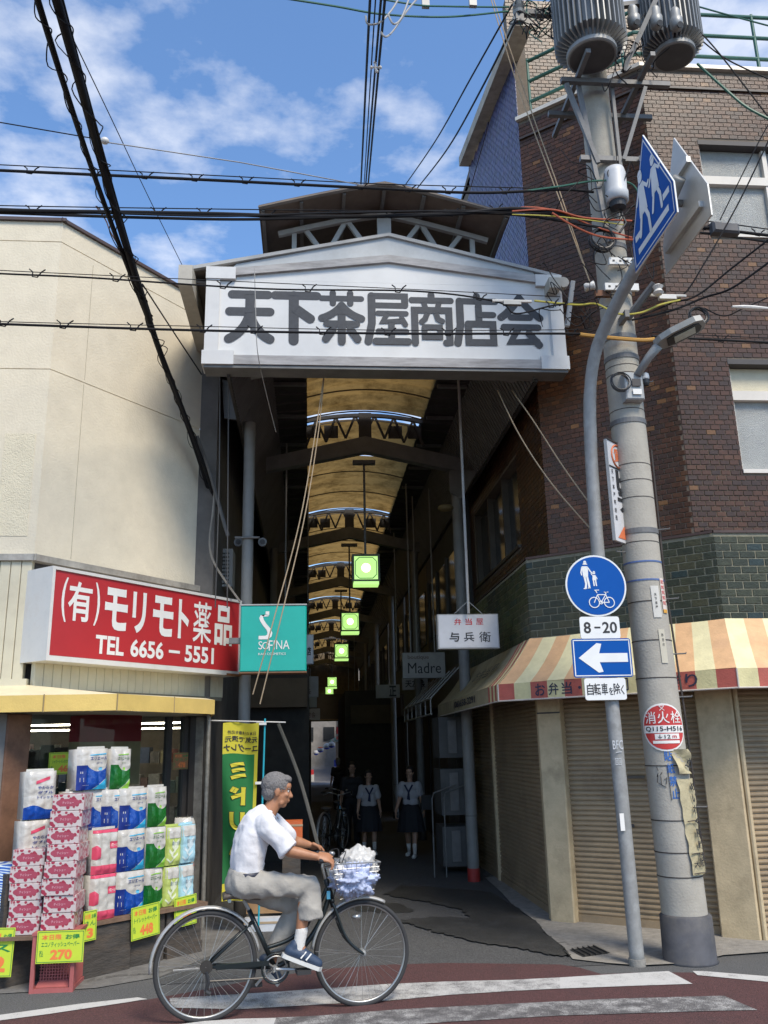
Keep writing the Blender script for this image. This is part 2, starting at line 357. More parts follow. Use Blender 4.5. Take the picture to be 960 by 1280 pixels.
def lay(F, L, z0, z1, bw, bh, jt, mats, wts, rnd, holes=(), topfn=None, depth=0.007):
    row = 0; out = []; z = z0
    while z + bh <= z1 + 1e-4:
        a = -(bw + jt) * (0.5 if row % 2 else 0.0)
        while a < L:
            a0 = max(a, 0.0); a1 = min(a + bw, L)
            if a1 - a0 > 0.02:
                segs = [(a0, a1)]
                for (h0, h1, g0, g1) in holes:
                    if z + bh > g0 and z < g1:
                        ns = []
                        for s0, s1 in segs:
                            if s1 <= h0 or s0 >= h1: ns.append((s0, s1))
                            else:
                                if s0 < h0 - 0.015: ns.append((s0, h0))
                                if s1 > h1 + 0.015: ns.append((h1, s1))
                        segs = ns
                for s0, s1 in segs:
                    if topfn and z + bh > topfn((s0 + s1) / 2): continue
                    out.append((F, s0, s1, z, z + bh, rnd.choices(mats, wts)[0], depth + rnd.uniform(-0.0015, 0.0015)))
            a += bw + jt
        z += bh + jt; row += 1
    return out
cF = Fr((2.53, 8.82, 0), (1.17, -0.94, 0)); LcF = math.hypot(1.17, .94)
fF = Fr((3.70, 7.88, 0), (1, 0, 0)); LfF = 4.5
aF = Fr((2.53, 13.2, 0), (0, -1, 0)); LaF = 13.2 - 8.82
WIN = [(0.57, 2.35, 6.86, 8.07), (0.57, 2.35, 4.20, 5.43)]
TOP = 9.0
def wall_sheet(F, L, z0, z1, holes=(), c=-0.15):
    mb = MB(); cuts = sorted({z0, z1} | {h[2] for h in holes} | {h[3] for h in holes})
    for b0, b1 in zip(cuts, cuts[1:]):
        hs = sorted([(h[0], h[1]) for h in holes if h[2] <= b0 and h[3] >= b1]); a = 0
        for h0, h1 in hs + [(L, L)]:
            if h0 > a: mb.fbox(F, a, h0, b0, b1, c, 0)
            a = h1
    return mb
wall_sheet(cF, LcF, 3.55, TOP).build('wall', mortar, brick_building)
wall_sheet(fF, LfF, 3.55, TOP, WIN).build('wall', mortar, brick_building)
wall_sheet(aF, LaF, 3.55, 6.6, [(0.3, 3.2, 3.95, 5.1)]).build('wall', mortar, brick_building)
wall_sheet(aF, LaF, 6.6, 10.3).build('wall', mortar, brick_building)
rb = random.Random(11)
bricks = lay(cF, LcF, 3.60, TOP - .02, 0.091, 0.045, 0.008, BM, BWT, rb)
bricks += lay(fF, LfF, 3.60, TOP - .02, 0.091, 0.045, 0.008, BM, BWT, rb, WIN)
bricks_alley = lay(aF, LaF, 3.60, 6.6, 0.091, 0.045, 0.008, BM, BWT, rb, [(0.3, 3.2, 3.95, 5.1)])
bricks_sky_tinted = lay(aF, LaF, 6.6, 10.2, 0.091, 0.045, 0.010, BMV, [3, 3, 2], rb)
def brick_dist(b):
    c = b[0].p((b[1] + b[2]) / 2, (b[3] + b[4]) / 2)
    if not (2.4 < c.x < 4.95): return 99
    return (c - EYE).length
def place_tiles(lst, parent, nsingle, name, nm_stuff, key=brick_dist):
    lst = sorted(lst, key=key); cache = {}
    for k, (F, a0, a1, b0, b1, m, d) in enumerate(lst[:nsingle]):
        ck = (round(a1 - a0, 4), round(b1 - b0, 4), m.name, round(d, 3), tuple(round(x, 3) for x in F.n))
        if ck not in cache:
            G = Fr((0, 0, 0), F.u, F.v); t = MB().fbox(G, 0, a1 - a0, 0, b1 - b0, 0, d, m, ch=0.0025); cache[ck] = t.mesh(name, mat=m)
        o = bpy.data.objects.new(name, cache[ck]); COL.objects.link(o); o.parent = parent; o.location = F.p(a0, b0) - wo_of(parent)
    mb = MB()
    for (F, a0, a1, b0, b1, m, d) in lst[nsingle:]: mb.fbox(F, a0, a1, b0, b1, 0, d, m)
    if lst[nsingle:]:
        o = mb.build(nm_stuff, None, parent, kind='stuff'); o['kind'] = 'stuff'
place_tiles(bricks, brick_building, 300, 'brick', 'brick_courses')
place_tiles(bricks_alley, brick_building, 0, 'brick', 'brick_courses')
place_tiles(bricks_sky_tinted, brick_building, 0, 'brick', 'sky_tinted_courses')
# soldier band near the top, coping, eave of the taller wing
band = M('brick_band', (0.045, 0.035, 0.03), 0.5, var=.3)
cop = M('coping_metal', (0.62, 0.58, 0.5), 0.5, 0.2, var=.1)
darkwood = M('dark_ledge', (0.06, 0.035, 0.03), 0.6, var=.25)
cF.sub(0, 0)
mb = MB(); mb.fbox(cF, 0, LcF + .01, 8.73, 8.755, 0, .03); mb.fbox(fF, -.01, LfF, 8.73, 8.755, 0, .03); mb.build('string_course', band, brick_building)
mb = MB(); mb.fbox(cF, -.02, LcF + .02, TOP, TOP + .05, -.25, .05); mb.fbox(fF, -.02, LfF, TOP + .001, TOP + .051, -.25, .05); mb.build('coping', cop, brick_building)
MB().box((2.7, 8.95, 8.8), (8.2, 13.2, 8.95)).build('roof_slab', conc, brick_building)
# taller rear wing: brick wall set back, with a sloping concrete eave along the alley side
pF = Fr((2.56, 9.15, 0), (1, 0, 0))
wall_sheet(pF, 2.1, 8.95, 11.2).build('wall', mortar, brick_building)
place_tiles(lay(pF, 2.1, 9.0, 11.2, 0.091, 0.045, 0.010, BM, [10, 12, 18, 10, 10, 7, 30], rb), brick_building, 0, 'brick', 'brick_courses')
MB().box((2.56, 8.98, 9.06), (2.86, 9.14, 9.2)).build('parapet_patch', M('green_paint', (.12, .3, .2), .6), brick_building)
eA = at(641, 40, X=2.36); eB = at(574, 208, X=2.36)
mb = MB(); up = Vector((0, 0, .16))
for s0, s1 in (((eA + Vector((0, -.1, 0))), eB),):
    w = Vector((.22, 0, 0)); pts = [s0, s0 + w, s1 + w, s1, s0 + up, s0 + w + up, s1 + w + up, s1 + up]
    mb.add(pts, [(3, 2, 1, 0), (4, 5, 6, 7), (0, 1, 5, 4), (1, 2, 6, 5), (2, 3, 7, 6), (3, 0, 4, 7)])
mb.build('eave', M('eave_concrete', (.42, .37, .3), .85, var=.2, scale=8, dirt=.6, dirtcol=(.14, .12, .1)), brick_building)
# sky-tinted tile gable up to the sloping eave
mb = MB(); F = aF
nrow = []
z = 10.2; i = 0
while z < 11.6:
    # wall top follows the eave line
    y_near = eA.y - .1 if True else 0
    for k in range(int(LaF / .12)):
        a0 = k * .12 + (.06 if i % 2 else 0); y = 13.2 - a0
        if y < 8.9: continue
        zt = eA.z + (eB.z - eA.z) * (y - eA.y) / (eB.y - eA.y)
        if y < eB.y + .1 and z + .056 < zt: nrow.append((F, a0, a0 + .108, z, z + .056, rb.choice(BMV), .012))
    z += .068; i += 1
place_tiles(nrow, brick_building, 0, 'brick', 'sky_tinted_courses')
MB().poly([(2.531, 13.2, 10.2), (2.531, 8.9, 10.2), (2.531, 8.9, eA.z), (2.531, eB.y, eB.z), (2.531, 13.2, eB.z)]).build('wall', mortar, brick_building)
MB().box((2.70, 9.3, 9), (4.5, 13.2, 10.2)).build('wall', mortar, brick_building)
# roof railing of dark green pipe in front of the set-back wall
rail = empty('roof_railing', (3.6, 8.4, TOP + .05), 'dark green pipe railing along the roof edge behind the transformers', 'railing')
gpipe = M('green_pipe', (.03, .12, .09), .45, var=.2)
rc0 = cF.sub(0, 0, -.12); rf0 = fF.sub(0, 0, -.12)
for hz in (9.32, 9.62, 9.92):
    MB().tube([rc0.p(.08, hz), rc0.p(LcF - .05, hz), rf0.p(0.1, hz), rf0.p(LfF - .3, hz)], .022, 8).build('rail', gpipe, rail)
for a in (.12, 1.3): MB().cyl(rc0.p(a, TOP + .04), rc0.p(a, 9.95), .02).build('railing_post', gpipe, rail)
for a in (1.5, 3.0): MB().cyl(rf0.p(a, TOP + .04), rf0.p(a, 9.95), .02).build('railing_post', gpipe, rail)
# windows
wf = M('window_frame_paint', (.62, .58, .52), .5, var=.06); frost = M('frosted_glass', (.30, .31, .30), .28, var=.18, scale=3, bump=1.0, bscale=130, spec=.6)
creamp = M('cream_panel', (.55, .5, .36), .5, var=.1, bump=.5, bscale=90); dk = M('window_reveal', (.05, .045, .045), .6)
def win(F, h, lower, transom, mull, parent, lowcol=frost, upcol=frost):
    a0, a1, b0, b1 = h; w = MB().fbox(F, a0, a1, b0, b1, -.16, -.14).build('window', dk, parent)
    fr = MB()
    fr.fbox(F, a0, a1, b0, b0 + .04, -.13, .02); fr.fbox(F, a0, a1, transom - .05, transom + .05, -.13, -.04)
    fr.fbox(F, a0, a0 + .04, b0 + .04, b1 - .06, -.13, -.06); fr.fbox(F, a1 - .04, a1, b0 + .04, b1 - .06, -.13, -.06)
    for m_ in mull: fr.fbox(F, m_ - .03, m_ + .03, b0 + .04, transom - .05, -.129, -.05); fr.fbox(F, m_ - .025, m_ + .025, transom + .05, b1 - .06, -.129, -.05)
    fr.build('frame', wf, w)
    xs = [a0 + .04] + list(mull) + [a1 - .04]
    for x0, x1 in zip(xs, xs[1:]):
        MB().fbox(F, x0 + .01, x1 - .01, b0 + .04, transom - .05, -.12, -.10).build('pane', lowcol, w)
        MB().fbox(F, x0 + .01, x1 - .01, transom + .05, b1 - .06, -.12, -.10).build('pane', upcol, w)
    MB().fbox(F, a0 - .01, a1 + .01, b1 - .055, b1, -.13, .012).build('lintel', dk, w)
win(fF, WIN[0], frost, 7.60, [1.34], brick_building)
win(fF, WIN[1], frost, 5.05, [1.5], brick_building, frost, creamp)
# alley side first floor window, dark
wA = MB().fbox(aF, .3, 3.2, 3.95, 5.1, -.16, -.14).build('window', dk, brick_building)
dgl = M('dark_glass', (.03, .032, .035), .12, var=.1, spec=.7); dfr = M('aged_bronze', (.10, .085, .07), .5, .4, var=.2)
for k in range(3): MB().fbox(aF, .34 + k * .96, 1.24 + k * .96, 4.0, 5.04, -.12, -.1).build('pane', dgl, wA)
mb = MB()
for k in range(4): mb.fbox(aF, .3 + k * .953, .345 + k * .953, 3.95, 5.1, -.13, -.02)
mb.fbox(aF, .345, 3.155, 3.95, 3.99, -.13, .03); mb.build('frame', dfr, wA)

# lower storey: P line
P1 = Vector((2.3, 8.95, 0)); P2 = Vector((3.82, 7.75, 0))
gF = Fr(P1, P2 - P1); LgF = (P2 - P1).length
hF = Fr(P2, (1, 0, 0)); LhF = 4.3
iF = Fr((2.3, 13.2, 0), (0, -1, 0)); LiF = 13.2 - 8.95
for F, L in ((gF, LgF), (hF, LhF), (iF, LiF)): MB().fbox(F, 0, L, 2.45, 3.56, -.2, 0).build('wall', gmortar, brick_building)
gt = lay(gF, LgF, 2.66, 3.56, .148, .062, .011, GM, GWT, rb) + lay(hF, LhF, 2.66, 3.56, .148, .062, .011, GM, GWT, rb) + lay(iF, LiF, 2.66, 3.56, .148, .062, .011, GM, GWT, rb)
place_tiles([g for g in gt if g[0].p(g[1], 0).x < 5.4 ], brick_building, 290, 'green_tile', 'green_tile_courses', key=lambda b: (b[0].p((b[1] + b[2]) / 2, b[3]) - EYE).length)
mb = MB()
mb.add([gF.p(0, 3.56, .015), gF.p(LgF, 3.56, .015), gF.p(LgF + .05, 3.63, -.22), gF.p(-.1, 3.63, -.22), gF.p(0, 3.585, .015), gF.p(LgF, 3.585, .015)], [(0, 1, 5, 4), (4, 5, 2, 3)])
mb.add([hF.p(0, 3.56, .015), hF.p(LhF, 3.56, .015), hF.p(LhF, 3.63, -.2), hF.p(-.1, 3.63, -.2), hF.p(0, 3.585, .015), hF.p(LhF, 3.585, .015)], [(0, 1, 5, 4), (4, 5, 2, 3)])
mb.add([iF.p(0, 3.56, .015), iF.p(LiF, 3.56, .015), iF.p(LiF, 3.63, -.3), iF.p(0, 3.63, -.3), iF.p(0, 3.585, .015), iF.p(LiF, 3.585, .015)], [(0, 1, 5, 4), (4, 5, 2, 3)])
mb.build('ledge', darkwood, brick_building)
colm = M('column_beige', (.50, .40, .25), .75, var=.16, scale=5, dirt=.55, dirtcol=(.24, .18, .11), dscale=3.5, bump=.25, bscale=50)
def column(F, a0, a1, c=.0, nm='column'): MB().fbox(F, a0, a1, 0, 2.66, -.25, c, colm, ch=.012).build(nm, colm, brick_building)
column(gF, .02, .27, .03); column(gF, 1.60, LgF - .01, .03); column(hF, .0, .04, .02)
column(hF, 2.6, 2.85, .03)
column(iF, 1.55, 1.63, -.06); column(iF, LiF - .10, LiF - .01, -.02)
MB().fbox(gF, .02, .27, 1.95, 1.965, .03, .033).build('trim', dk, brick_building)
shm = M('shutter_metal', (.31, .23, .14), .55, .05, var=.14, scale=3, dirt=.5, dirtcol=(.10, .075, .055), dscale=2.5)
def shutter(F, a0, a1, c, z0=.03, z1=2.5, pitch=.047):
    s = MB().fbox(F, a0, a1, z0, z1, c - .04, c - .03).build('shutter', shm, brick_building)
    mb = MB(); z = z0; 
    while z + pitch <= z1:
        # each slat: rounded lip
        pr = [(0, 0), (.013, .006), (.017, .018), (.014, .032), (.002, .040), (.0, pitch)]
        vs = []
        for a in (a0, a1): vs += [F.p(a, z + b, c - .028 + d) for d, b in pr]
        n = len(pr); mb.add(vs, [(i, n + i, n + i + 1, i + 1) for i in range(n - 1)]); z += pitch
    o = mb.build('slat_curtain', shm, s, kind='stuff')
    MB().fbox(F, a0, a1, z0 - .02, z0 + .05, c - .028, c - .004).build('bottom_rail', shm, s)
    return s
s1 = shutter(gF, .27, 1.60, -.06)
MB().fbox(gF, .78, .90, .88, .91, -.05, -.036).build('latch', dk, s1)
MB().fbox(gF, .88, 1.04, 1.32, 1.345, -.05, -.034).build('pull', dfr, s1)
MB().fbox(gF, 1.25, 1.38, .045, .06, -.05, -.030).build('yellow_tag', M('tag_yellow', (.6, .4, .05), .6), s1)
shutter(hF, .04, 2.6, -.10); shutter(iF, 1.63, LiF - .10, -.08); shutter(iF, .1, 1.55, -.08)
MB().prism(WF, [(2.36, 9.02), (3.86, 7.84), (8.1, 7.84), (8.1, 13.2), (2.36, 13.2)], 2.5, 2.66).build('soffit', dk, brick_building)
MB().box((4.2, 8.2, 0), (8.1, 13.2, 2.5)).build('wall', dk, brick_building)
MB().box((8.12, 8.0, 0), (8.2, 13.2, 9.0)).build('wall', mortar, brick_building)
# awning
aw_r = M('awning_red', (.42, .10, .075), .8, var=.14, scale=9, bump=.3, dirt=.35, dirtcol=(.3, .12, .09)); aw_c = M('awning_cream', (.62, .56, .30), .8, var=.12, scale=9, bump=.3, dirt=.4, dirtcol=(.42, .38, .22))
aw_o = M('awning_faded_orange', (.62, .38, .20), .8, var=.14, scale=7, bump=.3, dirt=.4, dirtcol=(.5, .3, .2)); aw_y = M('awning_faded_cream', (.66, .60, .36), .8, var=.12, scale=7, bump=.3, dirt=.4, dirtcol=(.55, .48, .3))
aw_k = M('awning_dusk', (.22, .19, .13), .8, var=.14, dirt=.4, dirtcol=(.12, .1, .08))
awn = empty('striped_awning', (2.9, 8.0, 2.08), 'faded red and cream striped awning wrapping the corner above the beige shutters', 'awning')
tF = gF.sub(0, 2.72, .02)
C0 = Vector((1.87, 8.717, 2.24)); C1 = Vector((3.66, 7.30, 2.25)); C2 = Vector((8.0, 7.30, 2.25)); Cm = Vector((1.87, 12.98, 2.24))
T0 = Vector((2.28, 8.94, 2.72)); T1 = Vector((3.815, 7.72, 2.74)); T2 = Vector((8.0, 7.72, 2.74)); Tm = Vector((2.28, 12.98, 2.72))
VH = Vector((0, 0, -.165))
def strips(Ta, Tb, Ca, Cb, n, m1, m2, v1, v2, name):
    top = MB(); val = MB()
    for i in range(n):
        t0, t1 = i / n, (i + 1) / n
        for j in range(4):
            s0, s1 = j / 4, (j + 1) / 4
            def q(t, s):
                p = Ta.lerp(Tb, t).lerp(Ca.lerp(Cb, t), s); p.z -= .035 * math.sin(math.pi * s) + .006 * math.sin(9 * t + 2 * s); return p
            top.quad(q(t0, s1), q(t1, s1), q(t1, s0), q(t0, s0), m1 if i % 2 == 0 else m2)
        a, b = Ca.lerp(Cb, t0), Ca.lerp(Cb, t1)
        val.quad(a + VH, b + VH, b, a, v1 if i % 2 == 0 else v2)
    for mbx, nm in ((top, 'canopy'), (val, 'valance')):
        o = mbx.build(nm, None, awn); sm = o.modifiers.new('t', 'SOLIDIFY'); sm.thickness = .004; sm.offset = -1
strips(T0, T1, C0, C1, 13, aw_o, aw_y, aw_r, aw_c, 'a'); strips(T1, T2, C1, C2, 23, aw_y, aw_o, aw_c, aw_r, 'b')
strips(T0.lerp(Tm, .12), T0, C0.lerp(Cm, .12), C0, 6, aw_r, aw_c, aw_r, aw_c, 'c')
aw_g = M('awning_grimy_shaded', (.33, .28, .17), .85, var=.2, scale=5, dirt=.6, dirtcol=(.15, .12, .08)); strips(Tm, T0.lerp(Tm, .12), Cm, C0.lerp(Cm, .12), 1, aw_g, aw_g, aw_g, aw_g, 'd')  # long alley side: grime plus shade, both put into the cloth colour
mb = MB(); mb.tube([C0 + VH, C1 + VH, C2 + VH], .008, 6); mb.tube([Cm + VH, C0 + VH], .008, 6); mb.tube([C0, C0 + VH], .008, 6); mb.tube([C1, C1 + VH], .008, 6); mb.build('hem_tube', M('hem', (.5, .45, .4), .5), awn)
ink = M('lettering_navy', (.02, .022, .05), .6, var=0); vF = Fr(C0 + VH, C1 - C0)
L0 = (C1 - C0).length
mb = MB()
for k, ch in enumerate('お弁当・お寿司'): put_text(mb, ch, vF, .40 + k * .137, .03, .105 if ch != '・' else .03, .115 if ch != '・' else .03, bold=.012, c=.006, keep=ch == '・') if ch != '・' else put_text(mb, ch, vF, .40 + k * .137 + .03, .07, .03, .03, bold=.012, c=.006)
for k, ch in enumerate('おにぎり'): put_text(mb, ch, vF, 1.43 + k * .137, .03, .105, .115, bold=.012, c=.006)
mb.build('lettering', ink, awn)
vA = Fr(Cm + VH, C0 - Cm); mb = MB(); put_text(mb, '(06)658-3291', vA, 1.5, .03, 1.5, .105, bold=.02, c=.006); mb.build('lettering', ink, awn)
# side slope script, faded
vS = Fr(Cm + Vector((0.02, 0, .02)), C0 - Cm, (T0 - C0)); mb = MB(); put_text(mb, 'お弁当屋', vS, 2.2, .18, 1.3, .2, bold=.01, c=.02); mb.build('lettering', M('faded_ink', (.08, .07, .06), .8), awn)

# ================================================================== LEFT BUILDING (stuccoed pharmacy)
stucco = M('cream_stucco', (.66, .59, .455), .92, var=.06, scale=5, bump=.35, bscale=45, dirt=.25, dirtcol=(.52, .455, .34), dscale=.9)
stuccoP = M('patched_stucco', (.66, .59, .435), .92, var=.06, bump=.9, bscale=70)
browncop = M('brown_coping', (.075, .05, .045), .5, var=.15)
shop = empty('pharmacy_building', (-2.4, 8.6, 0), 'cream stucco corner shop with a yellow canopy and a red sign', 'building')
Q1 = Vector((-2.52, 8.0, 0)); Q2 = Vector((-1.28, 9.61, 0))
lF = Fr(Q1, Q2 - Q1); LlF = (Q2 - Q1).length
mF = Fr((-6.5, 8.0, 0), (1, 0, 0)); LmF = 3.98
nF = Fr(Q2, (0, 1, 0)); LnF = 20.0
LT = 6.89
def stwall(F, L, name='wall'):
    w = MB(); zs = [3.42, 5.262, 5.270, 6.66, 6.668, LT]
    w.fbox(F, 0, L, 3.42, 5.262, -.2, 0); w.fbox(F, 0, L, 5.262, 5.272, -.2, -.008); w.fbox(F, 0, L, 5.272, 6.66, -.2, 0); w.fbox(F, 0, L, 6.66, 6.67, -.2, -.008); w.fbox(F, 0, L, 6.67, LT, -.2, 0)
    return w.build(name, stucco, shop)
stwall(lF, LlF); stwall(mF, LmF)
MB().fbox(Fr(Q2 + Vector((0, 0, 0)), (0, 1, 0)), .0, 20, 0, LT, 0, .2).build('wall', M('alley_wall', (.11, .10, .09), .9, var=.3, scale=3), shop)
mb = MB(); mb.fbox(lF, -.03, LlF + .05, LT, LT + .035, -.25, .03); mb.fbox(mF, 0, LmF + .04, LT + .001, LT + .036, -.25, .03); mb.build('coping', browncop, shop)
mb = MB(); mb.fbox(lF, .395, .399, 3.45, 5.25, -.01, .002); mb.fbox(lF, .40, .404, 5.3, 6.6, -.01, .0015); mb.build('wall_crack', M('crack_line', (.33, .29, .21), .9), shop)
MB().fbox(mF, 3.62, 3.90, 3.6, 4.6, 0, .004).build('wall_patch', stuccoP, shop)
MB().fbox(mF, 0, LmF, 6.8, 6.85, -3, -.2).build('roof_slab', stucco, shop)
# siding of narrow cream boards under the stucco, individually seamed
siding = M('cream_siding', (.58, .53, .39), .55, var=.08, scale=3, dirt=.3, dirtcol=(.35, .3, .22)); flash = M('flashing', (.38, .35, .3), .5, .3, var=.3, dirt=.5, dirtcol=(.15, .1, .07))
mb = MB(); mb.fbox(lF, -.04, LlF + .03, 3.36, 3.42, -.2, .06); mb.fbox(mF, 0, LmF + .04, 3.361, 3.421, -.2, .06); mb.build('flashing', flash, shop)
a = LmF
while a > LmF - 1.3: MB().fbox(mF, a - .092, a - .004, 2.30, 3.36, -.05, .03, siding, ch=.004).build('siding_board', siding, shop); a -= .094
MB().fbox(mF, 0, LmF, 2.3, 3.36, -.1, -.045).build('wall', dk, shop)
MB().fbox(lF, 0, LlF, 2.3, 3.36, -.1, -.045).build('wall', dk, shop)
sF = lF.sub(0, 0, .26)
# fascia below the sign: chamfer boards
a = .02
while a < LlF + .28:
    MB().fbox(lF.sub(0, 0, .12), a, a + .092, 2.22, 2.60, -.05, 0, siding, ch=.004).build('siding_board', siding, shop); a += .0955
MB().fbox(lF.sub(0, 0, .12), -.02, LlF + .34, 2.185, 2.222, -.3, .012).build('trim', M('olive_trim', (.2, .18, .13), .6), shop)
MB().fbox(mF, 0, LmF + .05, 2.19, 2.30, -.1, .08).build('trim', siding, shop)
# yellow canopy
yel = M('yellow_canopy', (.66, .47, .14), .65, var=.1, scale=4, bump=.2, dirt=.3, dirtcol=(.5, .34, .12)); ypale = M('canopy_top', (.66, .58, .38), .6, var=.1)
Ya = Vector((-6.5, 7.56, 0)); Yb = Vector((-1.60, 7.56, 0)); Yc = Vector((-.925, 8.72, 0)); Yd = Vector((-1.05, 9.55, 0))
can = MB()
def can_seg(a, b, z0, z1, ta, tb, zt):
    can.quad(a + Vector((0, 0, z0)), b + Vector((0, 0, z0)), b + Vector((0, 0, z1)), a + Vector((0, 0, z1)), yel)
    can.quad(a + Vector((0, 0, z1)), b + Vector((0, 0, z1)), tb + Vector((0, 0, zt)), ta + Vector((0, 0, zt)), ypale)
can_seg(Ya, Yb, 2.0, 2.135, Vector((-6.5, 7.95, 0)), Vector((-2.48, 7.95, 0)), 2.25)
can_seg(Yb, Yc, 2.0, 2.135, Vector((-2.48, 7.95, 0)), Vector((-1.12, 9.5, 0)), 2.2)
can_seg(Yc, Yd, 2.0, 2.135, Vector((-1.12, 9.5, 0)), Vector((-1.2, 9.6, 0)), 2.2)
o = can.build('canopy', None, shop); sm = o.modifiers.new('t', 'SOLIDIFY'); sm.thickness = .012
mb = MB()
for t in (.0, .55): p = Yb.lerp(Yc, t) + Vector((-.003, -.006, 0)); mb.tube([p + Vector((0, 0, 1.995)), p + Vector((0, 0, 2.14))], .006, 5)
for x in (-2.2, -3.1): mb.tube([Vector((x, 7.552, 1.995)), Vector((x, 7.552, 2.14))], .006, 5)
mb.build('canopy_seam', M('seam', (.3, .22, .1), .7), shop)
MB().poly([Ya + Vector((0, .3, 2.01)), Yb + Vector((-.1, .3, 2.01)), Yc + Vector((-.15, .2, 2.01)), Yd + Vector((0, 0, 2.01)), Vector((-1.3, 11, 2.01)), Vector((-6.5, 11, 2.01))]).build('soffit', siding, shop)
# red sign box
redm = M('sign_red', (.43, .026, .030), .35, var=.06, scale=3); whitef = M('sign_frame_white', (.68, .66, .62), .45, .1, var=.08, dirt=.4, dirtcol=(.36, .28, .2), dscale=3); wtxt = M('lettering_white', (.74, .72, .68), .5, var=.03)
rs = empty('pharmacy_sign', lF.p(1.2, 2.45, .3), 'large red pharmacy sign box with white lettering and phone number', 'sign')
bF = lF.sub(-.045, 2.44, .0); SW, SH = 2.47, .83
MB().fbox(bF, 0, SW, 0, SH, -.02 + .0, .33).build('cabinet', whitef, rs)
MB().fbox(bF, .035, SW - .03, .05, SH - .03, .33, .338).build('sign_face', redm, rs)
mb = MB(); mb.fbox(bF, 0, SW, 0, .045, .33, .352); mb.fbox(bF, 0, SW, SH - .028, SH, .33, .352); mb.fbox(bF, 0, .03, .045, SH - .028, .33, .352); mb.fbox(bF, SW - .03, SW, .045, SH - .028, .33, .352); mb.build('rim', whitef, rs)
MB().fbox(bF, SW - .22, SW + .003, -.004, .02, .325, .3545).build('rust_streak', M('rust', (.22, .09, .03), .9, var=.4, scale=14), rs)
tF = bF.sub(0, 0, .338); mb = MB()
put_text(mb, '(', tF, .12, .35, .06, .40, bold=.01); put_text(mb, '有', tF, .19, .37, .26, .36, bold=.02); put_text(mb, ')', tF, .48, .35, .06, .40, bold=.01)
for k, ch in enumerate('モリモト薬品'):
    w = .25; put_text(mb, ch, tF, [.60, .93, 1.19, 1.53, 1.74, 2.06][k], .33 if k < 4 else .31, [.27, .17, .27, .15, .27, .27][k], .40 if k < 4 else .43, bold=[.035, .035, .035, .035, .008, .03][k])
put_text(mb, 'TEL', tF, .52, .10, .33, .17, bold=.03); put_text(mb, '6656', tF, .93, .10, .42, .17, bold=.03); put_text(mb, '-', tF, 1.42, .175, .15, .028, bold=.01); put_text(mb, '5551', tF, 1.64, .10, .42, .17, bold=.03)
mb.build('lettering', wtxt, rs)
# shop window: rusty post, glass, frames, interior
glassm = bpy.data.materials.new('shop_glass'); glassm.use_nodes = True; t = glassm.node_tree; t.nodes.clear()
og = t.nodes.new('ShaderNodeOutputMaterial'); gl = t.nodes.new('ShaderNodeBsdfGlossy'); gl.inputs['Roughness'].default_value = .02; gl.inputs['Color'].default_value = (.9, .92, .95, 1)
tr = t.nodes.new('ShaderNodeBsdfTransparent'); tr.inputs[0].default_value = (.78, .80, .80, 1); ms = t.nodes.new('ShaderNodeMixShader'); fz = t.nodes.new('ShaderNodeFresnel'); fz.inputs[0].default_value = 1.22
t.links.new(fz.outputs[0], ms.inputs[0]); t.links.new(tr.outputs[0], ms.inputs[1]); t.links.new(gl.outputs[0], ms.inputs[2]); t.links.new(ms.outputs[0], og.inputs[0])
G1 = Vector((-2.50, 7.98, 0)); G2 = Vector((-1.22, 9.32, 0)); wF = Fr(G1, G2 - G1); LwF = (G2 - G1).length
rustp = M('rusty_brown_post', (.17, .085, .05), .75, var=.3, scale=6, dirt=.6, dirtcol=(.30, .16, .09), dscale=4); darkfr = M('dark_window_frame', (.05, .045, .042), .5, .3, var=.25)
shopwin = MB().fbox(wF, 0, LwF, .55, .62, -.06, .02).build('window', darkfr, shop)
MB().fbox(wF, .02, LwF - .1, .62, 2.0, -.015, -.008).build('pane', glassm, shopwin)
mb = MB()
for a in (LwF - .30, LwF - .1): mb.fbox(wF, a, a + .05, .62, 2.0, -.05, .02)
mb.build('frame', darkfr, shopwin)
MB().fbox(wF, -.16, .06, .0, 2.0, -.08, .07, rustp, ch=.01).build('post', rustp, shop)
MB().box((-6.5, 7.9, .0), (-2.66, 7.98, 2.0), darkfr).build('shop_front_panel', darkfr, shop)
MB().fbox(wF, -.30, -.16, 0, 2.0, -.05, .05).build('post', M('grey_post', (.2, .19, .18), .6, var=.2), shop)
MB().fbox(wF, 0, LwF, .0, .55, -.06, .0).build('wall', darkfr, shop)
gutt = M('grimy_steel', (.16, .15, .13), .6, .3, var=.4, scale=12, dirt=.5, dirtcol=(.05, .045, .04)); g2 = M('pale_steel_edge', (.34, .32, .28), .5, .4, var=.3, scale=15)
MB().fbox(wF, LwF - .05, LwF + .05, 0, 2.0, -.1, .05).build('post', darkfr, shop)
MB().box((-1.21, 9.30, 0), (-1.09, 9.44, 2.0)).build('post', gutt, shop)
MB().cyl((-1.04, 9.28, 0), (-1.04, 9.28, 2.02), .022).build('edge_pipe', g2, shop)
MB().box((-1.3, 9.45, 0), (-1.05, 9.62, 2.2)).build('post', darkfr, shop)
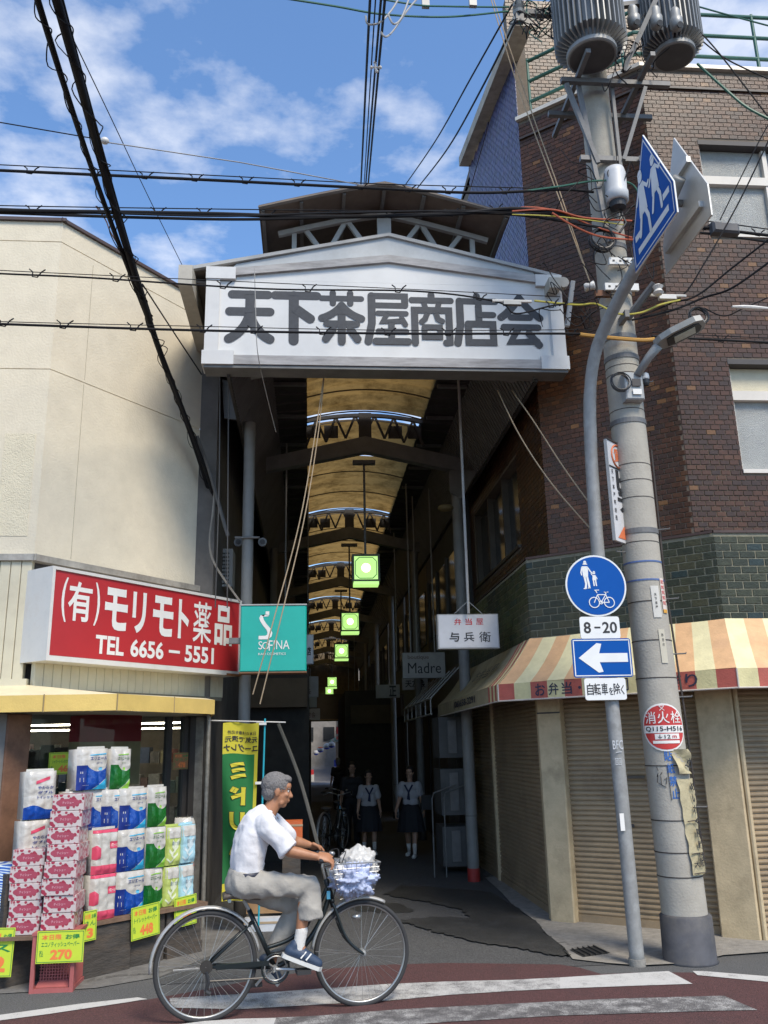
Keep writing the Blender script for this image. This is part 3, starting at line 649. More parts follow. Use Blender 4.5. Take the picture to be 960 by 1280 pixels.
# interior: back wall, floor, shelves with products, fluorescent tubes
inn = M('interior_wall', (.26, .22, .17), .8, var=.2); 
MB().poly([(-6.4, 8.1, .02), (-2.5, 8.1, .02), (-1.32, 9.5, .02), (-1.32, 16.5, .02), (-6.4, 16.5, .02)]).build('shop_floor', inn, shop)
MB().box((-6.4, 16.4, 0), (-1.32, 16.5, 2.4)).build('back_wall', inn, shop)
MB().prism(WF, [(-6.4, 8.05), (-2.56, 8.05), (-1.40, 9.58), (-1.32, 16.5), (-6.4, 16.5)], 2.12, 2.16).build('shop_ceiling', M('interior_ceiling', (.45, .44, .42), .8), shop)
tubem = emis('fluorescent_tube', (1.0, .90, .70), 18.0)
for y, x0, x1 in ((10.2, -4.6, -1.6), (12.0, -4.6, -1.6), (14.6, -4.6, -1.6)):
    lt = empty('fluorescent_light', ((x0 + x1) / 2, y, 2.22), 'long white fluorescent tube on the shop ceiling behind the glass, row at %s' % ({10.2: 'the front aisle', 12.0: 'the middle aisle', 14.6: 'the back aisle'}[y]), 'ceiling light', 'fluorescent lights inside the pharmacy')
    MB().box((x0, y - .05, 2.05), (x1, y + .05, 2.10)).build('housing', inn, lt); MB().cyl((x0 + .02, y, 2.03), (x1 - .02, y, 2.03), .010, n=8).build('tube', tubem, lt)
ri = random.Random(5); prodm = [M('product_%s' % n, c, .5, var=.25, scale=30) for n, c in (('white', (.5, .5, .47)), ('pink', (.36, .24, .22)), ('mint', (.27, .34, .29)), ('blue', (.12, .16, .26)), ('teal', (.16, .24, .23)), ('red', (.26, .10, .08)), ('yellow', (.36, .32, .2)), ('grey', (.22, .21, .2)))]
for y, x0, x1 in ((10.2, -3.6, -2.1), (12.8, -4.4, -1.4)):
    sh = empty('store_shelf', ((x0 + x1) / 2, y, .02), ('crowded product shelf just behind the shop window' if y < 11 else 'long product shelf at the back of the shop'), 'shelf')
    for z in (.3, .7, 1.1, 1.5):
        MB().box((x0, y - .2, z), (x1, y + .2, z + .02)).build('shelf_board', inn, sh)
        mb = MB(); x = x0 + .02
        while x < x1 - .14:
            w = ri.uniform(.07, .16); h = ri.uniform(.14, .30); mb.box((x, y - .17, z + .02), (x + w - .01, y + .1, z + .02 + h), ri.choice(prodm)); x += w
        o = mb.build('product_boxes', None, sh, kind='stuff'); o['kind'] = 'stuff'
# ================================================================== ARCADE
grey_st = M('arcade_steel', (.16, .16, .155), .6, .2, var=.2, scale=5, dirt=.4, dirtcol=(.08, .075, .07)); dark_st = M('dark_steel', (.055, .052, .05), .7, .2, var=.25)
pale_st = M('pale_steel', (.36, .36, .35), .6, .0, var=.12, scale=4, dirt=.35, dirtcol=(.2, .18, .15)); brownroof = M('brown_roof_sheet', (.13, .105, .085), .8, .0, var=.25, scale=4, dirt=.4, dirtcol=(.14, .12, .1))
XC = .775; YEND = 43.4
arc = empty('shopping_arcade', (XC, 8.3, 0), 'long covered shopping arcade roof over the dark alley between the two corner buildings', 'arcade')
BEY = [8.42, 11.66, 16.86, 22.06, 27.26, 32.46, 37.66, 42.86]
# translucent yellow vault, one sheet panel between purlins
tl = bpy.data.materials.new('yellowed_fibreglass'); tl.use_nodes = True; t = tl.node_tree; t.nodes.clear(); L = t.links.new
og = t.nodes.new('ShaderNodeOutputMaterial'); tn = t.nodes.new('ShaderNodeBsdfTranslucent'); df = t.nodes.new('ShaderNodeBsdfDiffuse'); ms = t.nodes.new('ShaderNodeMixShader'); ms.inputs[0].default_value = .6
g = t.nodes.new('ShaderNodeNewGeometry'); mpn = t.nodes.new('ShaderNodeMapping'); mpn.inputs['Scale'].default_value = (1, 1.0, 1); L(g.outputs['Position'], mpn.inputs[0])
n = t.nodes.new('ShaderNodeTexNoise'); n.inputs['Scale'].default_value = 3.4; n.inputs['Detail'].default_value = 11; n.inputs['Roughness'].default_value = .72; L(mpn.outputs[0], n.inputs[0])
r = t.nodes.new('ShaderNodeValToRGB'); L(n.outputs[0], r.inputs[0]); e = r.color_ramp.elements
e[0].position = .34; e[0].color = (.13, .078, .024, 1); e[1].position = .56; e[1].color = (.32, .205, .070, 1)
L(r.outputs[0], tn.inputs[0]); L(r.outputs[0], df.inputs[0]); L(df.outputs[0], ms.inputs[1]); L(tn.outputs[0], ms.inputs[2]); L(ms.outputs[0], og.inputs[0])
def vz(x):   # underside height of the vault across the alley
    q = (x - XC) / .85; return 6.33 - .13 * q * q
XL, XR = -.06, 1.61
for i in range(len(BEY) - 1):
    y0 = BEY[i] + .02 if i == 0 else BEY[i] + .25; y1 = BEY[i + 1] - .10
    npan = 3 if i < 3 else 1
    for j in range(npan):
        ya, yb = y0 + (y1 - y0) * j / npan + (.004 if j else 0), y0 + (y1 - y0) * (j + 1) / npan
        mb = MB(); nx, ny = 14, 18
        for a in range(nx):
            for b in range(ny):
                def q(u, v):
                    x = XL + (XR - XL) * u; y = ya + (yb - ya) * v
                    return Vector((x, y, vz(x) - (.02 + .035 * (.5 - .5 * math.cos(2 * math.pi * v)) if False else .018 * math.sin(v * 6 * math.pi + 3 * u)) - .01 * (j % 2)))
                mb.quad(q(a / nx, b / ny), q(a / nx, (b + 1) / ny), q((a + 1) / nx, (b + 1) / ny), q((a + 1) / nx, b / ny))
        mb.build('roof_panel', tl, arc, smooth=True)
    # purlins: thin bars across, seen as dark arcs
    mb = MB(); k = 4 if i < 3 else 3
    for j in range(k + 1):
        y = y0 + (y1 - y0) * j / k; mb.tube([Vector((XL + (XR - XL) * u / 8, y, vz(XL + (XR - XL) * u / 8) - .035)) for u in range(9)], .011, 4)
    mb.build('purlins', M('purlin_tan', (.10, .075, .045), .7), arc, kind='stuff')
# beams with trusses at each bay
def beam(y, k):
    b = MB(); h = .23
    prof = [(-.62, 5.40), (XC, 5.70), (2.17, 5.40), (2.17, 5.40 + h - .03), (XC, 5.70 + h), (-.62, 5.40 + h - .03)]
    F = Fr((0, y, 0), (1, 0, 0)); b.prism(F, prof, -.07, .07); bo = b.build('beam', grey_st, arc)
    if k == 0: return
    tr = MB(); n = 12; top = lambda x: 6.27 - .10 * ((x - XC) / .85) ** 2; bot = lambda x: 5.96 - .21 * abs(x - XC)
    xs = [XL + (XR - XL) * i / n for i in range(n + 1)]
    for i in range(n):
        a, c = xs[i], xs[i + 1]
        tr.tube([(a, y, top(a)), (c, y, top(c))], .035, 4)
        if i % 2 == 0: tr.tube([(a, y, bot(a) + .02), (c, y, top(c))], .022, 4)
        else: tr.tube([(a, y, top(a)), (c, y, bot(c) + .02)], .022, 4)
    tr.box((XC - .09, y - .03, 5.9), (XC + .09, y + .03, 6.3)); [tr.box((xq, y + .02, 5.93), (xq + .20, y + .03, 6.12)) for xq in (XL, XL + .25, XR - .5, XR - .22)]; tr.build('truss', dark_st, arc)
for k, y in enumerate(BEY): beam(y, k)
# sloped grey fascia panels, ribbed, both sides, one per bay
rib = M('corrugated_grey', (.14, .14, .135), .6, .2, var=.15, scale=4, dirt=.4, dirtcol=(.08, .075, .07))
def ribbed(pa, pb, y0, y1, name, mat, pitch=.09, dep=.018):
    """panel spanning cross-section points pa-pb, ribs running across"""
    n = max(2, int((y1 - y0) / pitch)); mb = MB(); pa = Vector(pa); pb = Vector(pb); d = (pb - pa).normalized(); nn = Vector((d.z, 0, -d.x)) 
    for i in range(n):
        ya = y0 + (y1 - y0) * i / n; yb = y0 + (y1 - y0) * (i + 1) / n; ym = ya + (yb - ya) * .62
        def P(s, y, o): q = (pa if s == 0 else pb) + nn * o; return Vector((q.x, y, q.z))
        mb.quad(P(0, ya, 0), P(0, ym, 0), P(1, ym, 0), P(1, ya, 0)); mb.quad(P(0, ym, 0), P(0, ym + .01, dep), P(1, ym + .01, dep), P(1, ym, 0))
        mb.quad(P(0, ym + .01, dep), P(0, yb - .01, dep), P(1, yb - .01, dep), P(1, ym + .01, dep)); mb.quad(P(0, yb - .01, dep), P(0, yb, 0), P(1, yb, 0), P(1, yb - .01, dep))
    o = mb.build(name, mat, arc); sm = o.modifiers.new('t', 'SOLIDIFY'); sm.thickness = .01; return o
for i in range(len(BEY) - 1):
    y0, y1 = BEY[i] + (.0 if i else -.12), BEY[i + 1] - .01
    ribbed((-.84, 0, 5.40), (-.47, 0, 6.12), y0, y1, 'fascia_panel', rib, .09 if i < 3 else .4)
    ribbed((2.36, 0, 5.38), (2.02, 0, 6.12), y0, y1, 'fascia_panel', rib, .09 if i < 3 else .4)
    ribbed((-.47, 0, 6.14), (-.05, 0, 6.18), y0, y1, 'side_roof_panel', dark_st, .3); ribbed((2.02, 0, 6.14), (1.60, 0, 6.18), y0, y1, 'side_roof_panel', dark_st, .3)
    # cross battens under the side roof
    mb = MB()
    for y in (y0 + .8, y0 + 1.9, y0 + 3.0):
        if y < y1: mb.box((-.47, y, 6.09), (-.06, y + .05, 6.13)); mb.box((1.62, y, 6.09), (2.0, y + .05, 6.13))
    mb.build('battens', grey_st, arc, kind='stuff')
    mb = MB(); yy1 = min(y1 + .3, YEND)
    # outer roof slopes shed the rain away from the middle
    for xa, za, xb, zb in ((-1.32, 6.42, -.06, 6.30), (2.50, 6.42, 1.62, 6.30)):
        mb.add([(xa, y0, za), (xb, y0, zb), (xb, yy1, zb), (xa, yy1, za), (xa, y0, za + .03), (xb, y0, zb + .03), (xb, yy1, zb + .03), (xa, yy1, za + .03)], [(0, 1, 2, 3), (7, 6, 5, 4), (0, 4, 5, 1), (2, 6, 7, 3), (0, 3, 7, 4), (1, 5, 6, 2)])
    mb.build('lower_roofs', brownroof, arc, kind='stuff')
# closing walls either side of the vault (above the fascia) and side gutter
MB().box((-.86, 8.35, 5.36), (-.83, YEND, 6.4)).build('side_board', dark_st, arc); MB().box((2.37, 8.35, 5.36), (2.40, YEND, 6.4)).build('side_board', dark_st, arc)
gut = M('beige_gutter', (.42, .39, .33), .6, var=.15, dirt=.4, dirtcol=(.2, .17, .13))
MB().box((-1.34, 8.0, 6.22), (-1.20, 30, 6.44)).build('gutter', gut, arc); MB().box((2.50, 8.0, 6.28), (2.62, 8.7, 6.40)).build('gutter', gut, arc)
MB().cyl((2.66, 8.02, 6.36), (2.66, 8.1, 6.36), .06).build('gutter_cap', gut, arc)
# front gable: raised monitor roof with truss
mr = empty('monitor_roof', (XC, 8.0, 6.3), 'raised brown gabled roof with pale truss above the signboard', 'roof')
mx = lambda x: 7.42 - .34 * (abs(x - .78) / 1.33) ** 1.15
YF, YB = 7.92, 9.3
for s in (0, 1):
    for j in range(6):
        xa, xb = (-.54 + j * (1.32 / 6), -.54 + (j + 1) * (1.32 / 6)) if s == 0 else (.78 + j * (1.33 / 6), .78 + (j + 1) * (1.33 / 6))
        mb = MB(); za, zb = mx(xa), mx(xb)
        mb.add([(xa, YF, za), (xb, YF, zb), (xb, YB, zb), (xa, YB, za), (xa, YF, za + .025), (xb, YF, zb + .025), (xb, YB, zb + .025), (xa, YB, za + .025)], [(3, 2, 1, 0), (4, 5, 6, 7), (0, 1, 5, 4), (1, 2, 6, 5), (2, 3, 7, 6), (3, 0, 4, 7)])
        mb.build('roof_sheet', brownroof, mr)
mb = MB()
for x in (-.5, -.1, .35, .78, 1.2, 1.62, 2.07): mb.box((x - .018, YF + .02, mx(x) - .045), (x + .018, YB, mx(x) - .003))
mb.build('rafters', grey_st, mr, kind='stuff')
mb = MB(); mb.tube([(x, YF, mx(x) - .01) for x in [-.54 + i * .1262 for i in range(22)]], .022, 5); mb.build('front_edge', brownroof, mr)
# pale truss of bars behind the signboard gable
yT = 8.36; top = lambda x: mx(x) - .085; bot = lambda x: 6.60
F = Fr((0, yT, 0), (1, 0, 0))
def bar(p, q, w, nm, mat=pale_st, y=yT, dy=.05):
    p = Vector((p[0], y, p[1])); q = Vector((q[0], y, q[1])); d = (q - p).normalized(); s = Vector((-d.z, 0, d.x)) * w / 2; e = Vector((0, dy / 2, 0))
    MB().add([p - s - e, p + s - e, q + s - e, q - s - e, p - s + e, p + s + e, q + s + e, q - s + e], [(0, 3, 2, 1), (4, 5, 6, 7), (0, 1, 5, 4), (1, 2, 6, 5), (2, 3, 7, 6), (3, 0, 4, 7)]).build(nm, mat, mr)
xs = [-.35, .0, .3, .55, .8, 1.05, 1.3, 1.6, 1.95]
for a, b in zip(xs, xs[1:]): bar((a, top(a)), (b, top(b)), .055, 'truss_chord')
for k, x in enumerate(xs[1:-1]):
    if x != .8 and k % 2 == 0 and False: pass
bar((.8, 6.8), (.8, 7.33), .15, 'king_post', y=yT - .01, dy=.08)
for x0, x1 in ((.62, .36), (.36 - .02, .08), (-.02, -.02), (.98, 1.24), (1.26, 1.52), (1.60, 1.60)):
    pass
glz = lambda x: 7.0 - .236 * abs(x - .83)
for m_ in (-1, 1):
    for xa, up_a, xb, up_b in ((.20, 0, .40, 1), (.62, 0, .42, 1), (.66, 0, .86, 1), (.98, 0, .98, 1)):
        xa_, xb_ = .8 + m_ * xa, .8 + m_ * xb; bar((xa_, mx(xa_) - .09 if up_a else glz(xa_)), (xb_, mx(xb_) - .09 if up_b else glz(xb_)), .05, 'truss_brace', y=yT + .02, dy=.04)
MB().fbox(Fr((0, yT + .35, 0), (1, 0, 0)), -.30, 1.9, 6.42, 6.78, 0, .02).build('weathered_board', M('yellowed_sheet', (.22, .17, .10), .8, var=.4, scale=5), mr)
# ------------------------------------------------------------------ signboard
sg = empty('arcade_signboard', (.8, 8.2, 5.45), 'wide white signboard with seven thick grey characters across the arcade entrance', 'signboard')
SY = 8.2; sF = Fr((0, SY, 0), (1, 0, 0)); X0, X1, Z0, Z1 = -1.08, 2.68, 5.445, 6.50
white_p = M('sign_white', (.62, .62, .605), .45, var=.05, scale=2, dirt=.25, dirtcol=(.45, .44, .42), dscale=1.6); frame_w = M('frame_white', (.58, .58, .57), .45, var=.08, dirt=.35, dirtcol=(.36, .34, .32), dscale=3); frame_g = M('frame_bare_wood', (.36, .35, .345), .8, var=.25, scale=12, dirt=.6, dirtcol=(.13, .12, .11), dscale=4, stretch=(.3, 1, 2)); grtxt = M('lettering_slate', (.036, .041, .050), .6, var=.22, scale=20)
MB().fbox(sF, X0 + .02, X1 - .02, Z0 + .02, Z1 - .101, -.22, 0).build('sign_board', white_p, sg)
a0 = X0; tz = lambda x: 6.50 + .0 * x
MB().fbox(sF, X0, X0 + .14, Z0, Z1, -.2, .03).build('side_frame', frame_w, sg); MB().fbox(sF, X1 - .14, X1, Z0, Z1, -.2, .03).build('side_frame', frame_w, sg)
for xa, xb, za, zb in ((X0 - .02, X0 + .30, Z0 - .02, Z0 + .13), (X1 - .28, X1 + .02, Z0 - .02, Z0 + .13), (X0 - .004, X0 + .30, Z1 - .11, Z1 + .025), (X1 - .28, X1 + .004, Z1 - .11, Z1 + .025)):
    MB().fbox(sF, xa, xb, za, zb, -.21, .042).build('corner_plate', frame_w, sg)
MB().fbox(sF, X0 + .30, X1 - .28, Z0 - .015, Z0 + .085, -.2, .034).build('bottom_frame', frame_g, sg)
MB().fbox(sF, X0, X1, Z0 - .05, Z0 - .021, -.21, .02).build('bottom_lip', grey_st, sg)
apx, apz = .83, 6.70
for (xa, za, xb, zb) in ((X0 + .30, Z1 - .065, apx, apz - .065), (apx, apz - .065, X1 - .28, Z1 - .065)):
    MB().prism(sF, [(xa, za), (xb, zb), (xb, zb + .085), (xa, za + .085)], -.05, .036, None).build('top_frame', frame_g, sg)
MB().prism(sF, [(X0 + .14, Z1 - .1), (X1 - .14, Z1 - .1), (X1 - .14, Z1 - .02), (apx, apz), (X0 + .14, Z1 - .02)], -.2, .0).build('sign_board', white_p, sg)
# grey gable hood over it
MB().prism(sF, [(X0 + .25, Z1 + .03), (apx, apz + .03), (X1 - .25, Z1 + .03), (X1 - .30, Z1 + .09), (apx, apz + .27), (X0 + .30, Z1 + .09)], -.16, -.01).build('gable_board', M('gable_grey', (.40, .42, .43), .5, var=.1, dirt=.3, dirtcol=(.26, .25, .24)), sg)
for (xa, za, xb, zb) in ((X0 - .25, Z1 - .02, apx, apz + .26), (apx, apz + .26, X1 + .02, Z1 + .0)):
    pr = [(xa, za), (xb, zb), (xb, zb + .035), (xa, za + .04)]
    MB().prism(sF, pr, -.9, .10).build('gable_cap', brownroof if False else frame_g, sg) if False else MB().prism(sF, [(a, b + .0) for a, b in pr], -.2, .02).build('gable_cap', pale_st, sg)
MB().prism(sF, [(X0 - .28, Z1 - .03), (-.3, Z1 + .17), (-.3, Z1 + .21), (X0 - .28, Z1 + .02)], -1.0, -.03).build('eave_sheet', brownroof, sg)
MB().prism(sF, [(X1 + .06, Z1 - .06), (1.85, Z1 + .22), (1.85, Z1 + .26), (X1 + .06, Z1 - .01)], -1.0, -.03).build('eave_sheet', brownroof, sg)
# thick rounded strokes of the seven characters, drawn as centre lines in a 100-unit box
def stroke(mb, F, pts, w, mat=None, c=.004):
    n = len(pts)
    P = [Vector((p[0], p[1])) for p in pts]; Lf = []; Rt = []
    for i, p in enumerate(P):
        d0 = (P[i] - P[i - 1]).normalized() if i > 0 else (P[1] - P[0]).normalized(); d1 = (P[i + 1] - P[i]).normalized() if i < n - 1 else d0
        d = (d0 + d1); d = d.normalized() if d.length > 1e-6 else d0; nn = Vector((-d.y, d.x)); k = 1 / max(.6, abs(nn.dot(Vector((-d0.y, d0.x)))))
        Lf.append(p + nn * w / 2 * k); Rt.append(p - nn * w / 2 * k)
    def cap(p, d, s):
        a0 = math.atan2(d.y, d.x); return [p + Vector((math.cos(a0 + math.pi / 2 * s - s * math.pi * j / 6), math.sin(a0 + math.pi / 2 * s - s * math.pi * j / 6))) * w / 2 for j in range(1, 6)]
    for i in range(n - 1): cc = c + .0003 * i; mb.add([F.p(*Lf[i], cc), F.p(*Rt[i], cc), F.p(*Rt[i + 1], cc), F.p(*Lf[i + 1], cc)], [(0, 1, 2, 3)], mat)
    de = (P[-1] - P[-2]).normalized(); ds = (P[0] - P[1]).normalized()
    for p, d, z in ((P[-1], de, .0006), (P[0], ds, .0012)):
        c += z; a0 = math.atan2(d.y, d.x); mb.poly([F.p(*(p + Vector((math.cos(a0 - math.pi / 2 + math.pi * j / 8), math.sin(a0 - math.pi / 2 + math.pi * j / 8))) * w / 2), c) for j in range(9)], mat)
def arcp(x0, y0, x1, y1, bx, by, n=7):
    return [((1 - t) ** 2 * x0 + 2 * t * (1 - t) * bx + t * t * x1, (1 - t) ** 2 * y0 + 2 * t * (1 - t) * by + t * t * y1) for t in [i / n for i in range(n + 1)]]
GL = {
 '天': [([(10, 92), (90, 92)], 13), ([(5, 58), (95, 58)], 13), ([(50, 92), (50, 52)], 13), (arcp(50, 56, 4, 4, 42, 20), 13), (arcp(50, 56, 96, 4, 58, 20), 13)],
 '下': [([(3, 92), (97, 92)], 13), ([(45, 92), (45, 2)], 14), ([(52, 64), (82, 46)], 14)],
 '茶': [([(5, 88), (95, 88)], 9), ([(30, 99), (30, 78)], 9), ([(70, 99), (70, 78)], 9), (arcp(50, 74, 5, 48, 34, 56), 11), (arcp(50, 74, 95, 48, 66, 56), 11), ([(16, 37), (84, 37)], 10), ([(50, 56), (50, 2)], 11), ([(30, 26), (14, 7)], 11), ([(70, 26), (86, 7)], 11)],
 '屋': [([(17, 95), (92, 95), (92, 76)], 10), ([(17, 76), (92, 76)], 9), ([(15, 95), (15, 40), (6, 3)], 11), ([(30, 60), (94, 60)], 8), ([(52, 60), (40, 43), (80, 45)], 8), ([(84, 50), (92, 38)], 8), ([(30, 24), (94, 24)], 8), ([(60, 42), (60, 4)], 9), ([(24, 4), (98, 4)], 10)],
 '商': [([(5, 88), (95, 88)], 10), ([(50, 99), (50, 88)], 10), ([(32, 84), (36, 72)], 8), ([(68, 84), (64, 72)], 8), ([(10, 2), (10, 68), (90, 68), (90, 4), (82, 3)], 10), ([(40, 62), (34, 50), (26, 44)], 8), ([(60, 62), (64, 50), (74, 46)], 8), ([(32, 34), (68, 34), (68, 14), (32, 14), (32, 34)], 8)],
 '店': [([(12, 88), (96, 88)], 10), ([(53, 99), (53, 88)], 10), ([(12, 88), (12, 40), (4, 3)], 11), ([(56, 78), (56, 42)], 10), ([(58, 61), (90, 61)], 9), ([(30, 42), (88, 42), (88, 5), (30, 5), (30, 42)], 10)],
 '会': [(arcp(50, 97, 4, 56, 30, 72), 11), (arcp(50, 97, 96, 56, 70, 72), 11), ([(28, 57), (72, 57)], 10), ([(10, 37), (90, 37)], 10), ([(44, 35), (24, 7), (86, 9)], 10), ([(68, 24), (90, 2)], 11)],
}
mb = MB(); cx0 = -.855; cw = .455; zc = 5.70; hh = .575
for k, ch in enumerate('天下茶屋商店会'):
    F = Fr((cx0 + k * (cw + .016 + .003) + .0, SY, zc), (1, 0, 0))
    for j, (pts, w) in enumerate(GL[ch]):
        sx, sy = cw / 100, hh / 100
        stroke(mb, F, [(a * sx, b * sy) for a, b in pts], w * .0075, c=.0015 + j * .0013)
mb.build('lettering', grtxt, sg)
# ------------------------------------------------------------------ posts
gpole = M('galvanised_post', (.20, .20, .19), .6, .0, var=.12, scale=6, dirt=.3, dirtcol=(.18, .17, .16)); redp = M('red_paint', (.35, .03, .025), .6, var=.15)
def post(x, y, r, label, red=False, top=5.5):
    p = empty('arcade_post', (x, y, 0), label, 'post', 'steel posts holding up the arcade'); MB().cyl((x, y, .0), (x, y, top), r, n=20).build('shaft', gpole, p, smooth=False)
    MB().cyl((x, y, 0), (x, y, .16), r + .004, n=20).build('painted_foot', redp if red else dark_st, p)
    MB().cyl((x, y, .78), (x, y, .80), r + .008, n=20).build('band', grey_st, p); return p
lp = post(-.72, 9.80, .065, 'pale round steel post beside the teal sign', False, 5.42)
MB().prism(Fr((0, 9.76, 0), (1, 0, 0)), [(-.70, 5.42), (-1.02, 5.46), (-1.06, 5.95), (-.74, 5.9)], -.02, .02).build('gusset', grey_st, lp)
MB().cyl((-.86, 9.72, 4.0), (-.58, 9.72, 4.0), .012).build('clamp_rod', grey_st, lp)
rp = post(2.06, 11.66, .075, 'round steel post with a red foot beside the alley side shutters', True, 5.42)
MB().prism(Fr((0, 11.6, 0), (1, 0, 0)), [(1.95, 5.42), (1.95, 5.1), (2.1, 5.0), (2.36, 5.42)], -.02, .02).build('gusset', grey_st, rp)
for k, y in enumerate((16.86, 22.06, 27.26, 32.46)):
    post(2.06, y, .07, ('%s steel post inward along the right side of the alley' % ('second third fourth fifth'.split()[k])), False); post(-.72, y, .07, '%s steel post along the dark left side of the alley' % ('second third fourth fifth'.split()[k]), False)
# long thin hanger rods from the roof
hang = M('hanger_rod', (.30, .30, .30), .5, .3, var=.1)
# ------------------------------------------------------------------ hanging green lamps
lgl = bpy.data.materials.new('lit_green_glass'); lgl.use_nodes = True; b = lgl.node_tree.nodes['Principled BSDF']; b.inputs['Base Color'].default_value = (.35, .6, .2, 1); b.inputs['Emission Color'].default_value = (.36, .62, .17, 1); b.inputs['Emission Strength'].default_value = .8; b.inputs['Roughness'].default_value = .3
bulbm = emis('lamp_bulb', (.9, 1.0, .5), 3.0); lfr = M('lamp_frame', (.10, .12, .08), .6, .3, var=.2); grn2 = emis('green_glass_border', (.12, .25, .08), .3)
def lamp(y, k, zc=4.03, w=.19):
    x = XC - .02 + .012 * k
    e = empty('hanging_lamp', (x, y, zc - w), 'square green glowing lamp, %s along the row hanging in the arcade' % ['nearest and largest', 'second', 'third', 'fourth', 'fifth', 'last and smallest'][k], 'lamp', 'green lamps hanging along the arcade')
    F = Fr((x, y, zc), (1, 0, 0))
    MB().fbox(F, -w + .012, w - .012, -w + .012, w - .012, -.10, .10).build('glass_box', lgl, e)
    mb = MB()
    for s in (.108,):
        for a, b in ((-w, -w + .028), (w - .028, w)): mb.fbox(F, a, b, -w, w, -.115, .115)
        for a, b in ((-w, -w + .028), (w - .028, w)): mb.fbox(F, -w + .028, w - .028, a, b, -.114, .114)
    mb.build('frame', lfr, e)
    q = w * .76; c = w * .28; o = [(-q + c, q), (q - c, q), (q, q - c), (q, -q + c), (q - c, -q), (-q + c, -q), (-q, -q + c), (-q, q - c)]
    mb = MB()
    for i in range(8): (ax, ay), (bx, by) = o[i], o[(i + 1) % 8]; mb.tube([F.p(ax, ay, .103), F.p(bx, by, .103)], .0075, 4)
    mb.build('glass_border', grn2, e)
    MB().disc(F, 0, -.0, w * .32, .101, .1035, 20).build('bulb_glow', bulbm, e)
    MB().fbox(F, -w * .9, w * .9, -w - .045, -w - .002, -.1, .13).build('tray', lgl, e)
    MB().cyl((x, y, zc + w), (x, y, 5.55), .016, n=8).build('stem', grey_st, e); MB().box((x - .16, y - .05, 5.55), (x + .16, y + .05, 5.60)).build('hanger_plate', grey_st, e)
for k, y in enumerate((11.72, 16.9, 22.1, 32.5, 37.7, 42.9)): lamp(y, k)
# ------------------------------------------------------------------ hanging shop signs in the alley
def hung_sign(cx, y, cz, w, h, mat, label, texts, rods=(), d=.12, name='hanging_sign', rim=pale_st, zt=6.1):
    e = empty(name, (cx, y, cz - h / 2), label, 'sign'); F = Fr((cx - w / 2, y, cz - h / 2), (1, 0, 0))
    MB().fbox(F, 0, w, 0, h, -d, 0).build('sign_box', rim, e); MB().fbox(F, .012, w - .012, .012, h - .012, 0, .004).build('sign_face', mat, e)
    groups = {}
    for (tx, a, b, tw, th, m, bold) in texts: put_text(groups.setdefault(m.name, (MB(), m))[0], tx, F, a * w, b * h, tw * w, th * h, bold=bold, c=.0065)
    for g_, m in groups.values(): g_.build('lettering', m, e)
    for (rx, ry0) in rods: MB().cyl((cx + rx, y - d / 2, cz + h / 2), (cx + rx, y - d / 2, zt), .013, n=8).build('hanger_rod', hang, e)
    return e
swh = M('sign_plain_white', (.56, .56, .57), .5, var=.06, dirt=.25, dirtcol=(.4, .38, .35)); sdim = M('sign_dull_white', (.36, .35, .33), .6, var=.12); txr = M('lettering_red', (.50, .03, .035), .6, var=0); txk = M('lettering_black', (.02, .02, .022), .6, var=0); txf = M('lettering_faded', (.16, .12, .11), .7, var=.2)  # sdim: duller off-white for signs and casings inside the alley
c = at(585.5, 789, Y=9.6)
bs = hung_sign(c.x, 9.6, c.z, .69, .385, swh, 'white bento shop sign with red and black characters hanging above the striped awning', [('弁', .27, .68, .12, .19, txr, .012), ('当', .455, .68, .11, .19, txr, .012), ('屋', .63, .68, .12, .19, txr, .0), ('与', .185, .20, .16, .27, txk, .025), ('兵', .42, .20, .17, .27, txk, .012), ('衛', .67, .18, .19, .30, txk, .004)], zt=6.15)
p0 = Vector((c.x + .02, 9.54, c.z + .33)); tp = at(573, 470, Y=9.54)
MB().tube([Vector((c.x + .0, 9.54, c.z + .19)), tp], .016, 8).build('hanger_pole', pale_st, bs)
mb = MB(); mb.tube([p0 + Vector((-.02, 0, 0)), Vector((c.x - .16, 9.54, c.z + .19))], .004, 4); mb.tube([p0 + Vector((-.02, 0, 0)), Vector((c.x + .15, 9.54, c.z + .19))], .004, 4); mb.build('stay_wire', hang, bs)
def sign_at(px0, py0, px1, py1, y, **k):
    a = at(px0, py0, Y=y); b = at(px1, py1, Y=y); return hung_sign((a.x + b.x) / 2, y, (a.z + b.z) / 2, b.x - a.x, a.z - b.z, **k)
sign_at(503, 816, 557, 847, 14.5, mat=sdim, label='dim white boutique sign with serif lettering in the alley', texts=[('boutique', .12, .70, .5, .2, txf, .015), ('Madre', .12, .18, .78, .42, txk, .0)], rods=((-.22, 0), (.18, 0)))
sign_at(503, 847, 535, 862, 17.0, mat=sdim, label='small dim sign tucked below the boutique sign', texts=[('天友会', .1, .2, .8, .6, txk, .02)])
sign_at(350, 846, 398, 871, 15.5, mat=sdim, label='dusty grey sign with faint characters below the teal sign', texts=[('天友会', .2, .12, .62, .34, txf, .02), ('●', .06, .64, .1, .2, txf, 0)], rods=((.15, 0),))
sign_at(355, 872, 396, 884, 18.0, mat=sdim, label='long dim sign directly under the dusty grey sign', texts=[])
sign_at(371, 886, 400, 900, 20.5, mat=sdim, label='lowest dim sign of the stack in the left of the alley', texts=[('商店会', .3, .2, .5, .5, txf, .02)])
sign_at(383, 793, 392, 830, 12.2, mat=swh, label='narrow white sign with a black character peeking out behind the teal sign', texts=[('店', .1, .28, .55, .3, txk, .03)])
